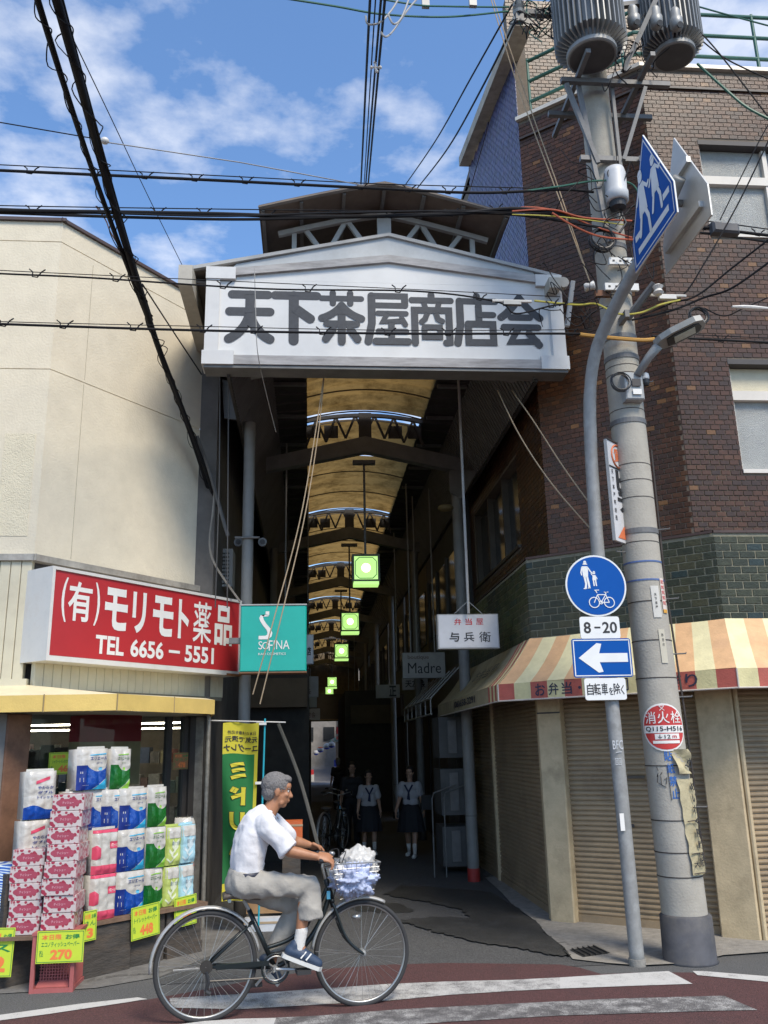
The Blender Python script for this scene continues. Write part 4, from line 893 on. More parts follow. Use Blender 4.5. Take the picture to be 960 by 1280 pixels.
sign_at(470, 856, 500, 872, 19.0, mat=sdim, label='dim sign with one dark character left of the boutique sign', texts=[('正', .55, .1, .3, .8, txk, .03)])
# teal cosmetics sign
teal = M('sign_teal', (.012, .37, .30), .35, var=.08, scale=3); 
a = at(301, 757, Y=9.15); b = at(383, 839, Y=9.15); w = b.x - a.x; h = a.z - b.z
ts = empty('cosmetics_sign', ((a.x + b.x) / 2, 9.15, b.z), 'square teal cosmetics sign box with a white S mark beside the red sign', 'sign'); F = Fr((a.x, 9.15, b.z), (1, 0, 0))
MB().fbox(F, 0, w, 0, h, -.18, 0, None, ch=.012).build('cabinet', teal, ts); 
mb = MB(); mb.fbox(F, -.004, w + .004, h, h + .014, -.185, .006); mb.build('top_rim', pale_st, ts); MB().fbox(F, -.004, w + .004, -.014, 0, -.185, .006).build('bottom_rim', M('rusty_rim', (.2, .1, .05), .8, var=.3), ts)
mb = MB(); u = w / 90.
# the S: a slanting swash with a square dot
def W_(pts): return [(x * u, (100 - y) * u * .97) for x, y in pts]
up = W_([(36, 18), (27, 20.5), (26, 24), (30, 32), (36, 41), (38, 46), (36, 49), (26, 49.5), (26, 55)]) 
mb.poly([F.p(x, y, .004) for x, y in W_([(27, 22), (33, 20), (31.5, 24), (33, 28), (41, 40), (43.5, 46), (42, 52), (38, 55), (26, 55), (26, 50), (34, 50), (36.5, 46), (35, 41), (28, 31), (26, 26)])]) if False else None
LS = [(33.5, 20), (30.5, 23.5), (32, 28), (36, 34), (41, 40), (43.5, 46), (42.5, 51), (38, 55)]; RS = [(27.5, 20.5), (25.5, 25), (27, 29.5), (31, 36), (35.5, 41.5), (37, 45.5), (36.5, 48.5), (34, 50)]
LS = W_(LS); RS = W_(RS)
for i in range(len(LS) - 1): mb.poly([F.p(*RS[i], .004), F.p(*RS[i + 1], .004), F.p(*LS[i + 1], .004), F.p(*LS[i], .004)])
mb.poly([F.p(*q, .004) for q in W_([(25, 50), (34, 50), (38, 55), (25, 55)])]); mb.poly([F.p(*q, .004) for q in W_([(27.5, 20.5), (33.5, 20), (38, 20.5), (38, 22.5), (32, 23)])]) ; mb.poly([F.p(*q, .004) for q in W_([(34, 15.5), (39, 15.5), (39, 21), (34, 21)])])
for tx, x0_, ww, hh_, y0_ in (('S', 25, 5.2, 11, 69), ('O', 30, 9.5, 10, 69), ('F', 39, 5, 14, 71), ('I', 45.5, 1.4, 12, 69), ('N', 49, 8, 12, 69), ('A', 58, 9, 12, 69)):
    put_text(mb, tx, F, x0_ * u, (100 - y0_) * u * .97, ww * u, hh_ * u, bold=.0, c=.004)
put_text(mb, 'KAO COSMETICS', F, 25 * u, (100 - 77) * u * .97, 37 * u, 3.2 * u, c=.004)
mb.build('lettering', wtxt, ts)
MB().box((a.x - .12, 9.2, b.z + .3), (a.x, 9.26, b.z + .36)).build('bracket', grey_st, ts)
# ------------------------------------------------------------------ alley shop rows
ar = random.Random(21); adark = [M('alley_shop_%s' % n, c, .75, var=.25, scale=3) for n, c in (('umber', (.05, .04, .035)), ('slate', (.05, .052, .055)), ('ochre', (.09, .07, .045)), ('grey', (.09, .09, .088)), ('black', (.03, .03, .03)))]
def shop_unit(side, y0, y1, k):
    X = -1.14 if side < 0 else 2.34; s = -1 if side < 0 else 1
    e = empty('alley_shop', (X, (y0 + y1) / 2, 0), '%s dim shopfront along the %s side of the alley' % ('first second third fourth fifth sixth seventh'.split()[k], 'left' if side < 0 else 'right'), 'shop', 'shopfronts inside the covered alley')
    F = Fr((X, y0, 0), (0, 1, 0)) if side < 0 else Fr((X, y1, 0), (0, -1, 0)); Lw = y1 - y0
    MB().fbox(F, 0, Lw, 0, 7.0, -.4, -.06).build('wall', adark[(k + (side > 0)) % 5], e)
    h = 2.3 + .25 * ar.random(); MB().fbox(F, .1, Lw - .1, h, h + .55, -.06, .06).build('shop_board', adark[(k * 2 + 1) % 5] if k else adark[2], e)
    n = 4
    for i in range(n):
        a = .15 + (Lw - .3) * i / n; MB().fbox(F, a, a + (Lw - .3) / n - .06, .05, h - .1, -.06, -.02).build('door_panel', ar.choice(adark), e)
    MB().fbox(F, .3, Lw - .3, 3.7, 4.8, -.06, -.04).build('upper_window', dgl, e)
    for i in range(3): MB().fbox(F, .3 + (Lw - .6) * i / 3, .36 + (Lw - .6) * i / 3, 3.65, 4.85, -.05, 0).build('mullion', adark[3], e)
for k, y in enumerate((13.3, 17.6, 22.2, 27.0, 31.6, 36.2, 40.3)):
    shop_unit(1, y, y + (4.2 if k < 6 else 3.0), k)
    shop_unit(-1, y - 1, y + 3.1 + (.1 if k < 6 else 0), k)
# retractable awning frame, bare ribs, beyond the striped awning
af = empty('bare_awning_frame', (2.0, 14.5, 2.2), 'bare white awning frame without its cloth, beyond the striped awning', 'awning frame')
for i in range(7):
    y = 13.1 + i * .62; MB().tube([(2.28, y, 2.85), (1.78, y, 2.35), (1.78, y, 2.12)], .012, 6).build('frame_rib', pale_st, af)
MB().tube([(1.78, 13.05, 2.35), (1.78, 16.9, 2.35)], .014, 6).build('front_rail', pale_st, af); MB().tube([(1.78, 13.05, 2.12), (1.78, 16.9, 2.12)], .014, 6).build('front_rail', pale_st, af)
# white tube rack with crates by the red footed post
rk = empty('tube_rack', (1.85, 12.6, 0), 'white tube rack holding pale boxes beside the red footed post', 'rack')
for x in (1.62, 1.78): MB().tube([(x, 12.1, 0), (x, 12.1, .98), (x + .03, 12.15, 1.05), (x + .36, 12.3, 1.15)], .010, 8).build('rack_tube', grey_st, rk)
for z, hh in ((.1, .5), (.75, .6), (1.5, .55)): MB().box((1.78, 12.35, z), (2.26, 13.0, z + hh)).build('crate_front', adark[3], rk); MB().box((1.9, 12.32, z + .06), (2.02, 12.35, z + hh - .05)).build('pale_panel', M('panel_dull', (.16, .155, .15), .7, var=.2), rk)
# air conditioner unit and pipes on left wall, under arcade
ac = empty('air_conditioner', (-1.02, 10.9, 3.95), 'white louvred air conditioner unit high on the wall left of the round post', 'air conditioner'); a = at(268, 686, Y=10.6); b = at(290, 733, Y=10.6)
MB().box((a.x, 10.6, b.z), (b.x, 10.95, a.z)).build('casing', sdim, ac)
F = Fr((a.x, 10.6, b.z), (1, 0, 0)); hh_ = a.z - b.z; ww_ = b.x - a.x
for i in range(9): MB().fbox(F, .02, ww_ - .04, .03 + i * (hh_ - .05) / 9, .045 + i * (hh_ - .05) / 9 , 0, .015).build('louvre', dark_st, ac)
for i in range(3): MB().fbox(F, .03 + i * .055, .036 + i * .055, .02, hh_ - .03, .0155, .022).build('louvre_bar', sdim, ac)
for (x, y, z) in ((-.84, 10.0, 4.0), (-.56, 10.0, 4.0)):
    sp = empty('round_bell', (x, y - .06, z), 'small round fitting clamped %s the pale round post' % ('left of' if x < -.7 else 'right of'), 'fitting'); MB().disc(Fr((x, y, z), (1, 0, 0)), 0, 0, .05, 0, .06, 20).build('housing', grey_st, sp); MB().disc(Fr((x, y, z), (1, 0, 0)), 0, 0, .03, .06, .07, 16).build('speaker_face', dark_st, sp)
wl = empty('wall_lamp', at(660 - 103, 635, Y=11.2), 'dim round dish lamp fixed under the right fascia', 'lamp'); q = wl.location.copy(); MB().ball(q, (.11, .1, .05), 8).build('dish', M('dim_dish', (.16, .12, .05), .6, var=.2), wl)
blue_c = M('sign_blue_far', (.03, .08, .35), .6); orange_c = M('sign_orange_far', (.55, .14, .04), .6); adark2 = adark[3]
# ------------------------------------------------------------------ far end: sunlit street beyond the arcade
fe = random.Random(9); pal = [(.22, .19, .16), (.26, .24, .22), (.17, .15, .14), (.28, .25, .22), (.20, .13, .10), (.20, .21, .22)]
for k in range(6):
    for s in (-1, 1):
        y0 = 46 + k * 7; h = fe.uniform(5, 9); xx = XC + s * 1.7
        m = M('far_wall_%d' % fe.randrange(6), pal[fe.randrange(6)], .8, var=.15); e = empty('far_house', (xx + s * 2, y0 + 3, 0), '%s pale house in the sunlit street past the arcade, %s side' % ('nearest second third fourth fifth farthest'.split()[k], 'left' if s < 0 else 'right'), 'house', 'houses beyond the far end of the arcade')
        x0, x1 = (xx, xx + 4) if s > 0 else (xx - 4, xx)
        MB().box((x0, y0, 0), (x1, y0 + 6.8, h)).build('wall', m, e)
        for z in (3.2, 5.4):
            if z + 1 < h:
                for j in range(2): MB().box((xx - .03, y0 + 1 + j * 2.6, z), (xx + .03, y0 + 2.4 + j * 2.6, z + 1.1)).build('window', dgl, e)
        MB().box((xx - (.0 if s > 0 else .0) - s * .6 if s > 0 else xx, y0 + .6, 2.3), (xx if s > 0 else xx + .6, y0 + 5.6, 2.5)).build('awning_board', fe.choice([txr, swh, M('far_teal', (.2, .45, .4), .7)]), e)
struct(MB().poly([(-1.6, 44.01, .004), (3.6, 44.01, .004), (3.6, 100, .004), (-1.6, 100, .004)]), 'far_street', M('sunlit_paving', (.16, .165, .18), .85, var=.15, scale=3))
blue = M('lantern_blue', (.03, .06, .40), .6, var=0); orange = M('lantern_orange', (.65, .14, .04), .6, var=0); lw_ = M('lantern_white', (.55, .54, .52), .6, var=0)
def lantern(px, py, y, r, top_m, k):
    c = at(px, py, Y=y); e = empty('paper_lantern', c - Vector((0, 0, r)), 'paper lantern with %s, %s at the alley end' % (('an orange cap and blue base', 'leftmost') if k == 0 else ('a blue base', ['', 'second from the left', 'third from the left', 'rightmost', 'lowest'][k])), 'lantern', 'paper lanterns at the end of the alley')
    n = 14
    for nm, mt, h0, h1 in (('lantern_body', lw_, -.35, .45), ('lantern_base', blue, -1, -.35), ('lantern_cap', top_m, .45, 1)):
        prof = [(r * math.sqrt(max(0, 1 - (h0 + (h1 - h0) * i / 5) ** 2)), r * .9 * (h0 + (h1 - h0) * i / 5)) for i in range(6)]
        MB().lathe(c, prof, n).build(nm, mt, e, smooth=True)
for k, (px, py, y, r, m) in enumerate(((400.5, 937, 45, .16, orange), (408.5, 933, 44.6, .17, lw_), (414.5, 931, 44.2, .17, lw_), (395, 941, 47, .14, lw_))): lantern(px, py, y, r * 1.0, m, k)
for k, (x, z, m) in enumerate(((-.2, .3, txr), (.0, .6, txr), (1.7, .5, M('far_green', (.1, .35, .15), .7)), (-.3, .9, orange), (1.75, 1.0, blue))):
    y = 46 + k * 2.5; e = empty('goods_stand', (x, y, 0), 'bright %s goods stand in the sunlit street at the end of the alley' % ['red low', 'red tall', 'green', 'orange', 'blue'][k], 'stand')
    MB().box((x - .3, y, 0), (x + .2, y + .8, z * .6)).build('stand_base', lw_, e); MB().box((x - .28, y + .02, z * .6), (x + .18, y + .7, z)).build('goods', m, e)
eb = empty('end_building', (XC, 90, 0), 'grey building closing the far end of the sunlit street beyond the arcade', 'building'); MB().box((-12, 90, 0), (14, 94, 14)).build('wall', M('far_wall_end', (.24, .23, .22), .8, var=.3, scale=1), eb)
for j in range(5):
    for i in range(6): MB().box((-5 + i * 2.1, 89.9, 2.5 + j * 2.2), (-3.9 + i * 2.1, 89.99, 3.8 + j * 2.2)).build('window', dgl, eb)
rcl = random.Random(31)
for k in range(16):
    y = 45 + k * 1.5; x = rcl.choice((-.62, 2.0)) + rcl.uniform(-.1, .25); w = rcl.uniform(.2, .45); z = rcl.uniform(1.7, 2.9) if k % 2 else 0; h = rcl.uniform(.25, .5) if z else rcl.uniform(.6, 1.3); cm = rcl.choice((txr, blue_c, swh, adark2, yel, orange_c, adark2)); nm = rcl.choice(('hanging_sign', 'shop_sign')) if z else 'goods_stand'
    cnm = cm.name.replace('lettering_', '').replace('sign_', '').replace('_far', '').replace('plain_', '').replace('alley_shop_', '').replace('_canopy', ''); e = empty(nm, (x, y, z), '%s %s, %s inward from the arcade end on the %s of the bright street' % (cnm, 'hanging board' if z else 'goods stand', 'first second third fourth fifth sixth seventh eighth ninth tenth eleventh twelfth thirteenth fourteenth fifteenth sixteenth'.split()[k], 'left' if x < .7 else 'right'), 'sign' if z else 'stand', 'far signs' if z else 'far goods stands'); MB().box((x - w / 2, y, z), (x + w / 2, y + .1 + (0 if z else .4), z + h)).build('panel', cm, e); MB().box((x - w / 2 - .01, y + .02, z + h), (x + w / 2 + .01, y + .08, z + h + .03)).build('top_edge', adark2, e)
end_ = empty('end_screen', (XC, 43.2, 3.0), 'tan corrugated screen closing the upper end of the arcade', 'screen'); ribs_ = MB()
for i in range(26): ribs_.box((-.9 + i * .125, 43.2, 2.95), (-.9 + i * .125 + .1249, 43.23 + .02 * (i % 2), 6.4))
ribs_.build('screen_sheets', M('screen_tan', (.16, .12, .07), .8, var=.3), end_, kind='stuff')
# cross boards hanging in the far half of the arcade
for k, (y, z0, z1, m, lb) in enumerate(((30.0, 2.62, 3.45, adark[2], 'long dark board slung across the far half of the arcade'), (34.9, 2.75, 3.3, M('tan_sheet', (.30, .2, .09), .8, var=.3), 'tan sheet slung across the arcade behind the dark board'))):
    e = empty('cross_board', (XC, y, z0), lb, 'board'); MB().box((-.4 if k == 0 else -.2, y, z0), (1.9, y + .04, z1)).build('board_panel', m, e)
    for x in (0, 1.5): MB().cyl((x, y + .02, z1), (x, y + .02, 6.1), .01, n=6).build('hanger_rod', hang, e)
# long hanger rods seen in the upper alley
for k, (x, y, z, lb) in enumerate(((1.72, 10.1, 3.5, 'thin pale rod hanging just inside the signboard on the right'), (1.86, 15.2, 3.2, 'thin rod hanging deeper in on the right'), (-.36, 12.4, 3.6, 'thin rod hanging on the left beside the yellow roof'), (1.78, 18.0, 3.4, 'thin rod in the dark beyond the lamp row'))):
    if k == 0: continue
    e = empty('ceiling_rod', (x, y, z), lb, 'rod', 'thin rods hanging under the arcade roof'); MB().cyl((x, y, z), (x, y, 6.1), .012, n=6).build('rod', hang, e)
# ================================================================== UTILITY POLE AND ITS EQUIPMENT
cpole = M('pole_concrete', (.37, .345, .295), .88, var=.10, scale=5, dirt=.35, dirtcol=(.25, .22, .175), dscale=3.5, bump=.35, bscale=60); steel = M('galvanised_steel', (.15, .15, .15), .6, .25, var=.15, scale=12, dirt=.3, dirtcol=(.18, .17, .16))
blk = M('black_rubber', (.018, .018, .02), .5, var=.1); dgrey = M('grey_enamel', (.27, .275, .27), .45, .2, var=.1, dirt=.3, dirtcol=(.12, .11, .1)); porc = M('white_porcelain', (.62, .60, .56), .3, var=.08); sleeve = M('rubber_sleeve', (.062, .063, .072), .7, var=.25, scale=6, dirt=.4, dirtcol=(.18, .16, .13))
PX = lambda z: 2.947 - .0195 * min(z, 3.2) - .0007 * max(0, z - 3.2); PR = lambda z: .178 - .006 * z if z < 3.2 else .159 - .0032 * (z - 3.2); PYc = 7.22
up_ = empty('utility_pole', (2.947, PYc, 0), 'tall grey concrete utility pole in front of the shutters, carrying two transformers', 'utility pole')
zs = [0.0, .33, .331, .8, 1.4, 2.0, 2.6, 3.2, 4, 5, 6, 7, 8, 9, 10.5]
MB().tube([(PX(z), PYc, z) for z in zs], [PR(z) for z in zs], 32, caps=True).build('shaft', cpole, up_, smooth=True)
MB().tube([(PX(0), PYc, 0), (PX(0), PYc, .015), (PX(0), PYc, .33), (PX(0), PYc, .345)], [.215, .203, .198, .185], 32).build('rubber_sleeve', sleeve, up_, smooth=True)
def ring(z, h, extra, mat, nm, tilt=0):
    MB().tube([(PX(z), PYc, z), (PX(z), PYc, z + h)], PR(z) + extra, 32, caps=True).build(nm, mat, up_)
wirem = M('rusty_wire', (.06, .05, .045), .7, .4, var=.3)
for z in (.62, .80, 1.04, 1.46, 2.16, 2.47, 2.80): ring(z, .008, .003, wirem, 'tie_wire')
for z in (2.98, 3.14): ring(z, .014, .004, M('blue_band', (.08, .13, .3), .4), 'blue_band')
for z in (3.40, 4.42, 5.05, 5.25, 5.72, 6.2): ring(z, .045, .007, steel, 'steel_band')
for z in (3.32, 3.72, 3.88, 4.03, 4.55, 4.9, 4.98): ring(z, .007, .002, wirem, 'tie_wire')
rj = random.Random(4)
for px, py, sx in ((795, 480, 1), (855, 663, 1), (870, 749, 1), (872, 871, 1), (835, 818, 1), (775, 691, -1), (880, 1008, 1)):
    z = at(px, py, Y=7.2).z; x0 = PX(z) + sx * (PR(z) - .01); MB().tube([(x0, PYc - .04, z), (x0 + sx * .10, PYc - .08, z), (x0 + sx * .10, PYc - .08, z + .012)], .006, 6).build('step_bolt', steel, up_)
# conduit running down the back right side
MB().tube([(PX(3.0) + .18, 7.2, 4.2), (PX(3.0) + .175, 7.2, 3.0), (PX(2) + .195, 7.18, 1.9), (PX(1) + .2, 7.18, .75)], .009, 6).build('conduit', wirem, up_)
# curved printed things on the shaft
def wrap(z_ref=0):
    def f(a, b, c):   # a: arc length from the front (toward the camera, + to the right), b: height
        z = b; r = PR(z) + .0035 + c; th = a / PR(z); return Vector((PX(z) + r * math.sin(th), PYc - r * math.cos(th), z))
    return f
wp = wrap()
def wrap_panel(a0, a1, b0, b1, mat, nm, parent, c=0, n=8, rag=0, shape=None):
    mb = MB(); m = 6
    if shape: # disc radius
        cx, cy, r = shape; k = 28; rings = 5
        for i in range(rings):
            for j in range(k):
                def q(ii, jj): rr = r * ii / rings; t = 2 * math.pi * jj / k; return wp(cx + rr * math.cos(t) * .98, cy + rr * math.sin(t), c)
                mb.add([q(i, j), q(i + 1, j), q(i + 1, j + 1), q(i, j + 1)], [(0, 1, 2, 3)])
    else:
        for i in range(n):
            for j in range(m):
                def q(u, v): return wp(a0 + (a1 - a0) * u / n, b0 + (b1 - b0) * v / m, c)
                mb.quad(q(i, j), q(i + 1, j), q(i + 1, j + 1), q(i, j + 1))
    return mb.build(nm, mat, parent, smooth=True)
hs = empty('hydrant_sign', (2.88, 7.0, 1.6), 'round red and white fire hydrant sign wrapped on the concrete pole', 'sign')
hred = M('hydrant_red', (.50, .035, .03), .4, var=.06); hc = (-.045, 1.765, .185)
wrap_panel(0, 0, 0, 0, wtxt, 'white_border', hs, .004, shape=(hc[0], hc[1], .19)); wrap_panel(0, 0, 0, 0, hred, 'sign_face', hs, .006, shape=(hc[0], hc[1], .176))
zc_ = hc[1]; wrap_panel(hc[0] - .165, hc[0] + .165, zc_ - .045, zc_ + .015, wtxt, 'number_panel', hs, .008); wrap_panel(hc[0] - .08, hc[0] + .11, zc_ - .095, zc_ - .052, wtxt, 'distance_panel', hs, .008); wrap_panel(hc[0] - .10, hc[0] + .11, zc_ - .128, zc_ - .106, wtxt, 'lower_panel', hs, .008)
mb = MB()
for k, ch in enumerate('消火栓'): put_text(mb, ch, WF, hc[0] - .145 + k * .10, zc_ + .03, .088, .095, bold=.005, c=.0095, warp=wp)
mb.build('lettering', wtxt, hs)
mb = MB(); put_text(mb, 'Q115-H516', WF, hc[0] - .15, zc_ - .037, .30, .044, bold=.015, c=.011, warp=wp); put_text(mb, '↓12', WF, hc[0] - .06, zc_ - .09, .095, .032, bold=.012, c=.011, warp=wp); mb.build('lettering', txk, hs)
mb = MB(); put_text(mb, 'm', WF, hc[0] + .05, zc_ - .088, .035, .022, bold=.01, c=.011, warp=wp); mb.build('lettering', txr, hs)
mb = MB(); o_ = (hc[0] - .005, zc_ + .15)
for p, q in (((-.018, -.018), (.018, .018)), ((-.018, .018), (.018, -.018)), ((-.02, .02), (.02, .02))):
    mb.tube([wp(o_[0] + p[0], o_[1] + p[1], .007), wp(o_[0] + q[0], o_[1] + q[1], .007)], .003, 4)
mb.build('hammer_mark', wtxt, hs)
mb = MB()
for k, ch in enumerate('貼紙禁止'): put_text(mb, ch, WF, -.075 + k * .008, 1.50 - k * .096 - .0, .062, .078, bold=.012, c=.001, warp=wp)
mb.build('lettering', M('lettering_blue', (.03, .14, .45), .6, var=0), up_)
MB().tube([wp(-.06, 1.47, .002), wp(-.058, 1.2, .002)], .0025, 4).build('pen_mark', txk, up_)
mb = MB(); rk_ = random.Random(8)
for k in range(9): a, b = -.155 + rk_.uniform(0, .09), 1.30 + rk_.uniform(0, .13); mb.tube([wp(a, b, .001), wp(a + rk_.uniform(-.02, .06), b + rk_.uniform(-.06, .07), .001)], .0025, 4)
mb.build('graffiti', txk, up_, kind='stuff')
wrap_panel(-.02, .05, 2.66, 2.93, M('plate_white', (.55, .53, .48), .5, var=.05), 'number_plate', up_, .003); wrap_panel(.075, .125, 2.72, 3.0, M('notice_paper', (.6, .5, .45), .7, var=.2), 'pasted_notice', up_, .003)
mb = MB()
for k, ch in enumerate('天下茶屋'): put_text(mb, ch, WF, .002, 2.84 - k * .035, .022, .025, bold=.01, c=.006, warp=wp)
for k, ch in enumerate('防犯灯'): put_text(mb, ch, WF, .022, 2.50 - k * .04, .018, .025, bold=.01, c=.006, warp=wp)
mb.build('lettering', txk, up_)
mb = MB()
for k in range(5): put_text(mb, '禁煙', WF, .08, 2.95 - k * .045, .04, .032, bold=.01, c=.006, warp=wp)
mb.build('lettering', txr, up_)
wrap_panel(.00, .055, 2.28, 2.56, M('plate_cream', (.5, .46, .36), .5, var=.05), 'number_plate', up_, .003)
wrap_panel(.075, .125, 2.70, 2.73, M('orange_strip', (.6, .3, .04), .6), 'pasted_notice', up_, .0045)
# weathered cloth banner tied to the right flank
bn = empty('cloth_banner', (3.08, 7.1, .5), 'yellowed cloth banner tied down the right side of the concrete pole, half torn', 'banner')
cloth = M('yellowed_cloth', (.44, .385, .24), .9, var=.2, scale=7, dirt=.5, dirtcol=(.26, .21, .12), bump=.6, bscale=30)
mb = MB(); nz = 26
for i in range(nz):
    for j in range(6):
        def q(ii, jj):
            z = .64 + (1.36 - .64) * ii / nz; th0 = .10 - .25 * (z - .9) ; a = (th0 + jj / 6 * (1.45)) * PR(z); b = wp(a, z, .014 + .005 * math.sin(ii * .9 + jj * 1.7) + .006 * math.sin(ii * .37)); 
            if jj == 0: b.x -= .004 * math.sin(ii * 1.3)
            return b
        mb.quad(q(i, j), q(i, j + 1), q(i + 1, j + 1), q(i + 1, j))
o = mb.build('cloth', cloth, bn, smooth=True)
mb = MB()
for i in range(6):
    for j in range(4):
        def q(ii, jj): z = 1.40 + .19 * ii / 6; a = (-.15 + .25 * (1 - ii / 6) + (jj / 4) * (1.0 - .2 * (ii / 6))) * PR(z); return wp(a, z, .02 + .03 * math.sin(ii * .8 + jj))
        mb.quad(q(i, j), q(i, j + 1), q(i + 1, j + 1), q(i + 1, j))
mb.build('torn_flap', cloth, bn, smooth=True)
mb = MB()
for k, ch in enumerate('めいわく駐輪は'): put_text(mb, ch, WF, .085 + .004 * (k % 2), 1.27 - k * .088 + (.0), .06, .066, bold=.02, c=.034, warp=wp)
put_text(mb, '大阪市', WF, .035, .70, .15, .05, bold=.02, c=.034, warp=wp); put_text(mb, 'め', WF, .06, 1.44, .05, .08, bold=.02, c=.055, warp=wp); mb.build('lettering', txk, bn)
for z in (.655, .80, 1.04): MB().tube([wp(.03 + .03 * k, z + .004 * math.sin(k), .03) for k in range(6)], .004, 5).build('tie_cord', wirem, bn)
# side board advertising sign projecting left of the pole
e = empty('pole_advert', (2.76, 7.12, 3.9), 'narrow white advertising board with an orange circle, fixed behind the left of the concrete pole', 'sign')
A1 = at(755, 553, Y=7.12); B1_ = at(768, 678, Y=7.12); zt, zb = A1.z, B1_.z; F = Fr((A1.x - .01, 7.03, zb), (.72, .69, 0)); Wd = .40; Hd = zt - zb
MB().fbox(F, 0, Wd, 0, Hd, -.02, 0).build('board', swh, e)
MB().tube([F.p(0, Hd * .735, .003), F.p(Wd, Hd * .735, .003)], .007, 6).build('strap', wirem, e); MB().fbox(F, -.006, 0, 0, Hd, -.024, .004).build('edge', pale_st, e); MB().fbox(F, 0, Wd, Hd, Hd + .012, -.03, .01).build('top_cap', wirem, e)
orr = M('lettering_orange', (.62, .16, .06), .6, var=0); mb = MB()
pts = [F.p(.19 + .12 * math.cos(t * .209), Hd * .865 + .105 * math.sin(t * .209), .004) for t in range(30)]; mb.tube(pts, .009, 4, closed=True); put_text(mb, '質', F, .115, Hd * .80, .15, .13, bold=.02, c=.004); put_text(mb, '▲', F, .05, .03, .26, .12, c=.004); mb.build('lettering', orr, e)
mb = MB(); put_text(mb, 'ヒ', F, .11, Hd * .50, .24, .20, bold=.04, c=.004); put_text(mb, 'チ', F, .11, Hd * .30, .24, .20, bold=.04, c=.004)
for k, ch in enumerate('天下茶屋駅前西'): put_text(mb, ch, F, .035, Hd * .66 - k * .07, .035, .042, bold=.02, c=.004)
mb.build('lettering', txk, e)
# --- transformers
def transformer(c, r, h, label, band_=True):
    e = empty('pole_transformer', c, label, 'transformer', 'transformers hung on the utility pole'); c = Vector(c)
    MB().lathe(c, [(r * .66, 0), (r * .70, .010), (r * .70, .05), (r * .62, .06), (r * .62, .16), (r * .80, .20), (r * .80, h), (r * .6, h + .06)], 36).build('tank', dgrey, e, smooth=False)
    mb = MB(); n = 38
    for i in range(n):
        t = 2 * math.pi * i / n; d = Vector((math.cos(t), math.sin(t), 0)); s = Vector((-d.y, d.x, 0)) * .006
        lo = [c + d * r * .66 + Vector((0, 0, .075)), c + d * r + Vector((0, 0, .12)), c + d * r + Vector((0, 0, h - .05)), c + d * r * .8 + Vector((0, 0, h - .02))]
        mb.add([p - s for p in lo] + [p + s for p in lo], [(3, 2, 1, 0), (4, 5, 6, 7), (0, 1, 5, 4), (1, 2, 6, 5), (2, 3, 7, 6)])
    mb.build('cooling_fins', dgrey, e, kind='stuff')
    MB().lathe(c + Vector((0, 0, -.004)), [(r * .60, 0), (r * .62, .004)], 36).build('base_disc', M('tank_base', (.08, .08, .08), .7, var=.2), e)
    if band_:
        F = Fr(c + Vector((-.10, -r - .012, h * .42)), (1, 0, 0)); MB().fbox(F, 0, .20, 0, .12, 0, .012).build('name_plate', pale_st, e); mb = MB(); put_text(mb, '30kVA', F, .02, .035, .16, .05, c=.014, bold=.01); mb.build('lettering', txk, e)
    MB().box((c.x - .05, c.y + r * .8, c.z + .3), (c.x + .05, c.y + r + .1, c.z + .42)).build('hanger', steel, e); return e
t1 = at(740, 72, Y=6.75); transformer((t1.x, 6.75, t1.z), .345, 1.15, 'large finned grey transformer hung left on the utility pole'); t2 = at(843, 72, Y=7.05); transformer((t2.x, 7.05, t2.z), .30, 1.15, 'finned grey transformer hung right of the first on the utility pole', False)
# frame carrying them
cf = empty('transformer_frame', (2.9, 7.2, 7.9), 'galvanised steel frame of arms and braces under the transformers', 'frame')
zf = t1.z - .10
def beamb(p, q, w=.04, nm='steel_arm'): 
    p = Vector(p); q = Vector(q); MB().tube([p, q], w * .72, 4).build(nm, steel, cf)
beamb((2.45, 6.95, zf), (3.55, 6.95, zf), .05); beamb((2.45, 7.42, zf), (3.55, 7.42, zf), .05); beamb((2.62, 6.6, zf + .04), (2.62, 7.8, zf + .04), .045); beamb((3.25, 6.6, zf + .04), (3.25, 7.6, zf + .04), .045)
beamb((2.5, 6.95, zf - .04), (2.76, 7.0, 7.05)); beamb((3.3, 6.95, zf - .04), (3.02, 7.0, 7.1), .035); beamb((2.64, 7.0, zf), (2.80, 7.02, 6.2), .04, 'brace_pipe'); beamb((2.98, 7.0, zf), (2.99, 7.02, 6.9), .03, 'brace_pipe')
beamb((2.60, 7.03, 7.12), (3.22, 7.03, 7.12), .05); beamb((3.18, 7.0, 7.10), (3.32, 6.9, 7.10), .06)
beamb((3.05, 6.85, zf + .05), (3.5, 6.7, zf + 1.0), .045, 'brace_pipe'); beamb((2.2, 7.2, 9.0), (2.7, 7.2, 9.0), .06); beamb((3.2, 7.1, 9.05), (3.9, 7.0, 9.1), .05)
for k, (px, py) in enumerate(((792, 24), (820, 25), (845, 27))):
    q = at(px, py, Y=6.75); e = empty('fuse_cutout', q, 'grey cable fuse cutout, %s of three above the right transformer' % ['left', 'middle', 'right'][k], 'fuse cutout', 'fuse cutouts between the transformers')
    MB().lathe(q + Vector((0, 0, -.10)), [(.03, 0), (.06, .02), (.065, .12), (.045, .14), (.05, .22), (.03, .26)], 14).build('body', dgrey, e, smooth=True); MB().lathe(q + Vector((.0, -.05, -.10)), [(.02, 0), (.03, .03)], 10, None, (0, -1, -.3)).build('nozzle', blk, e)
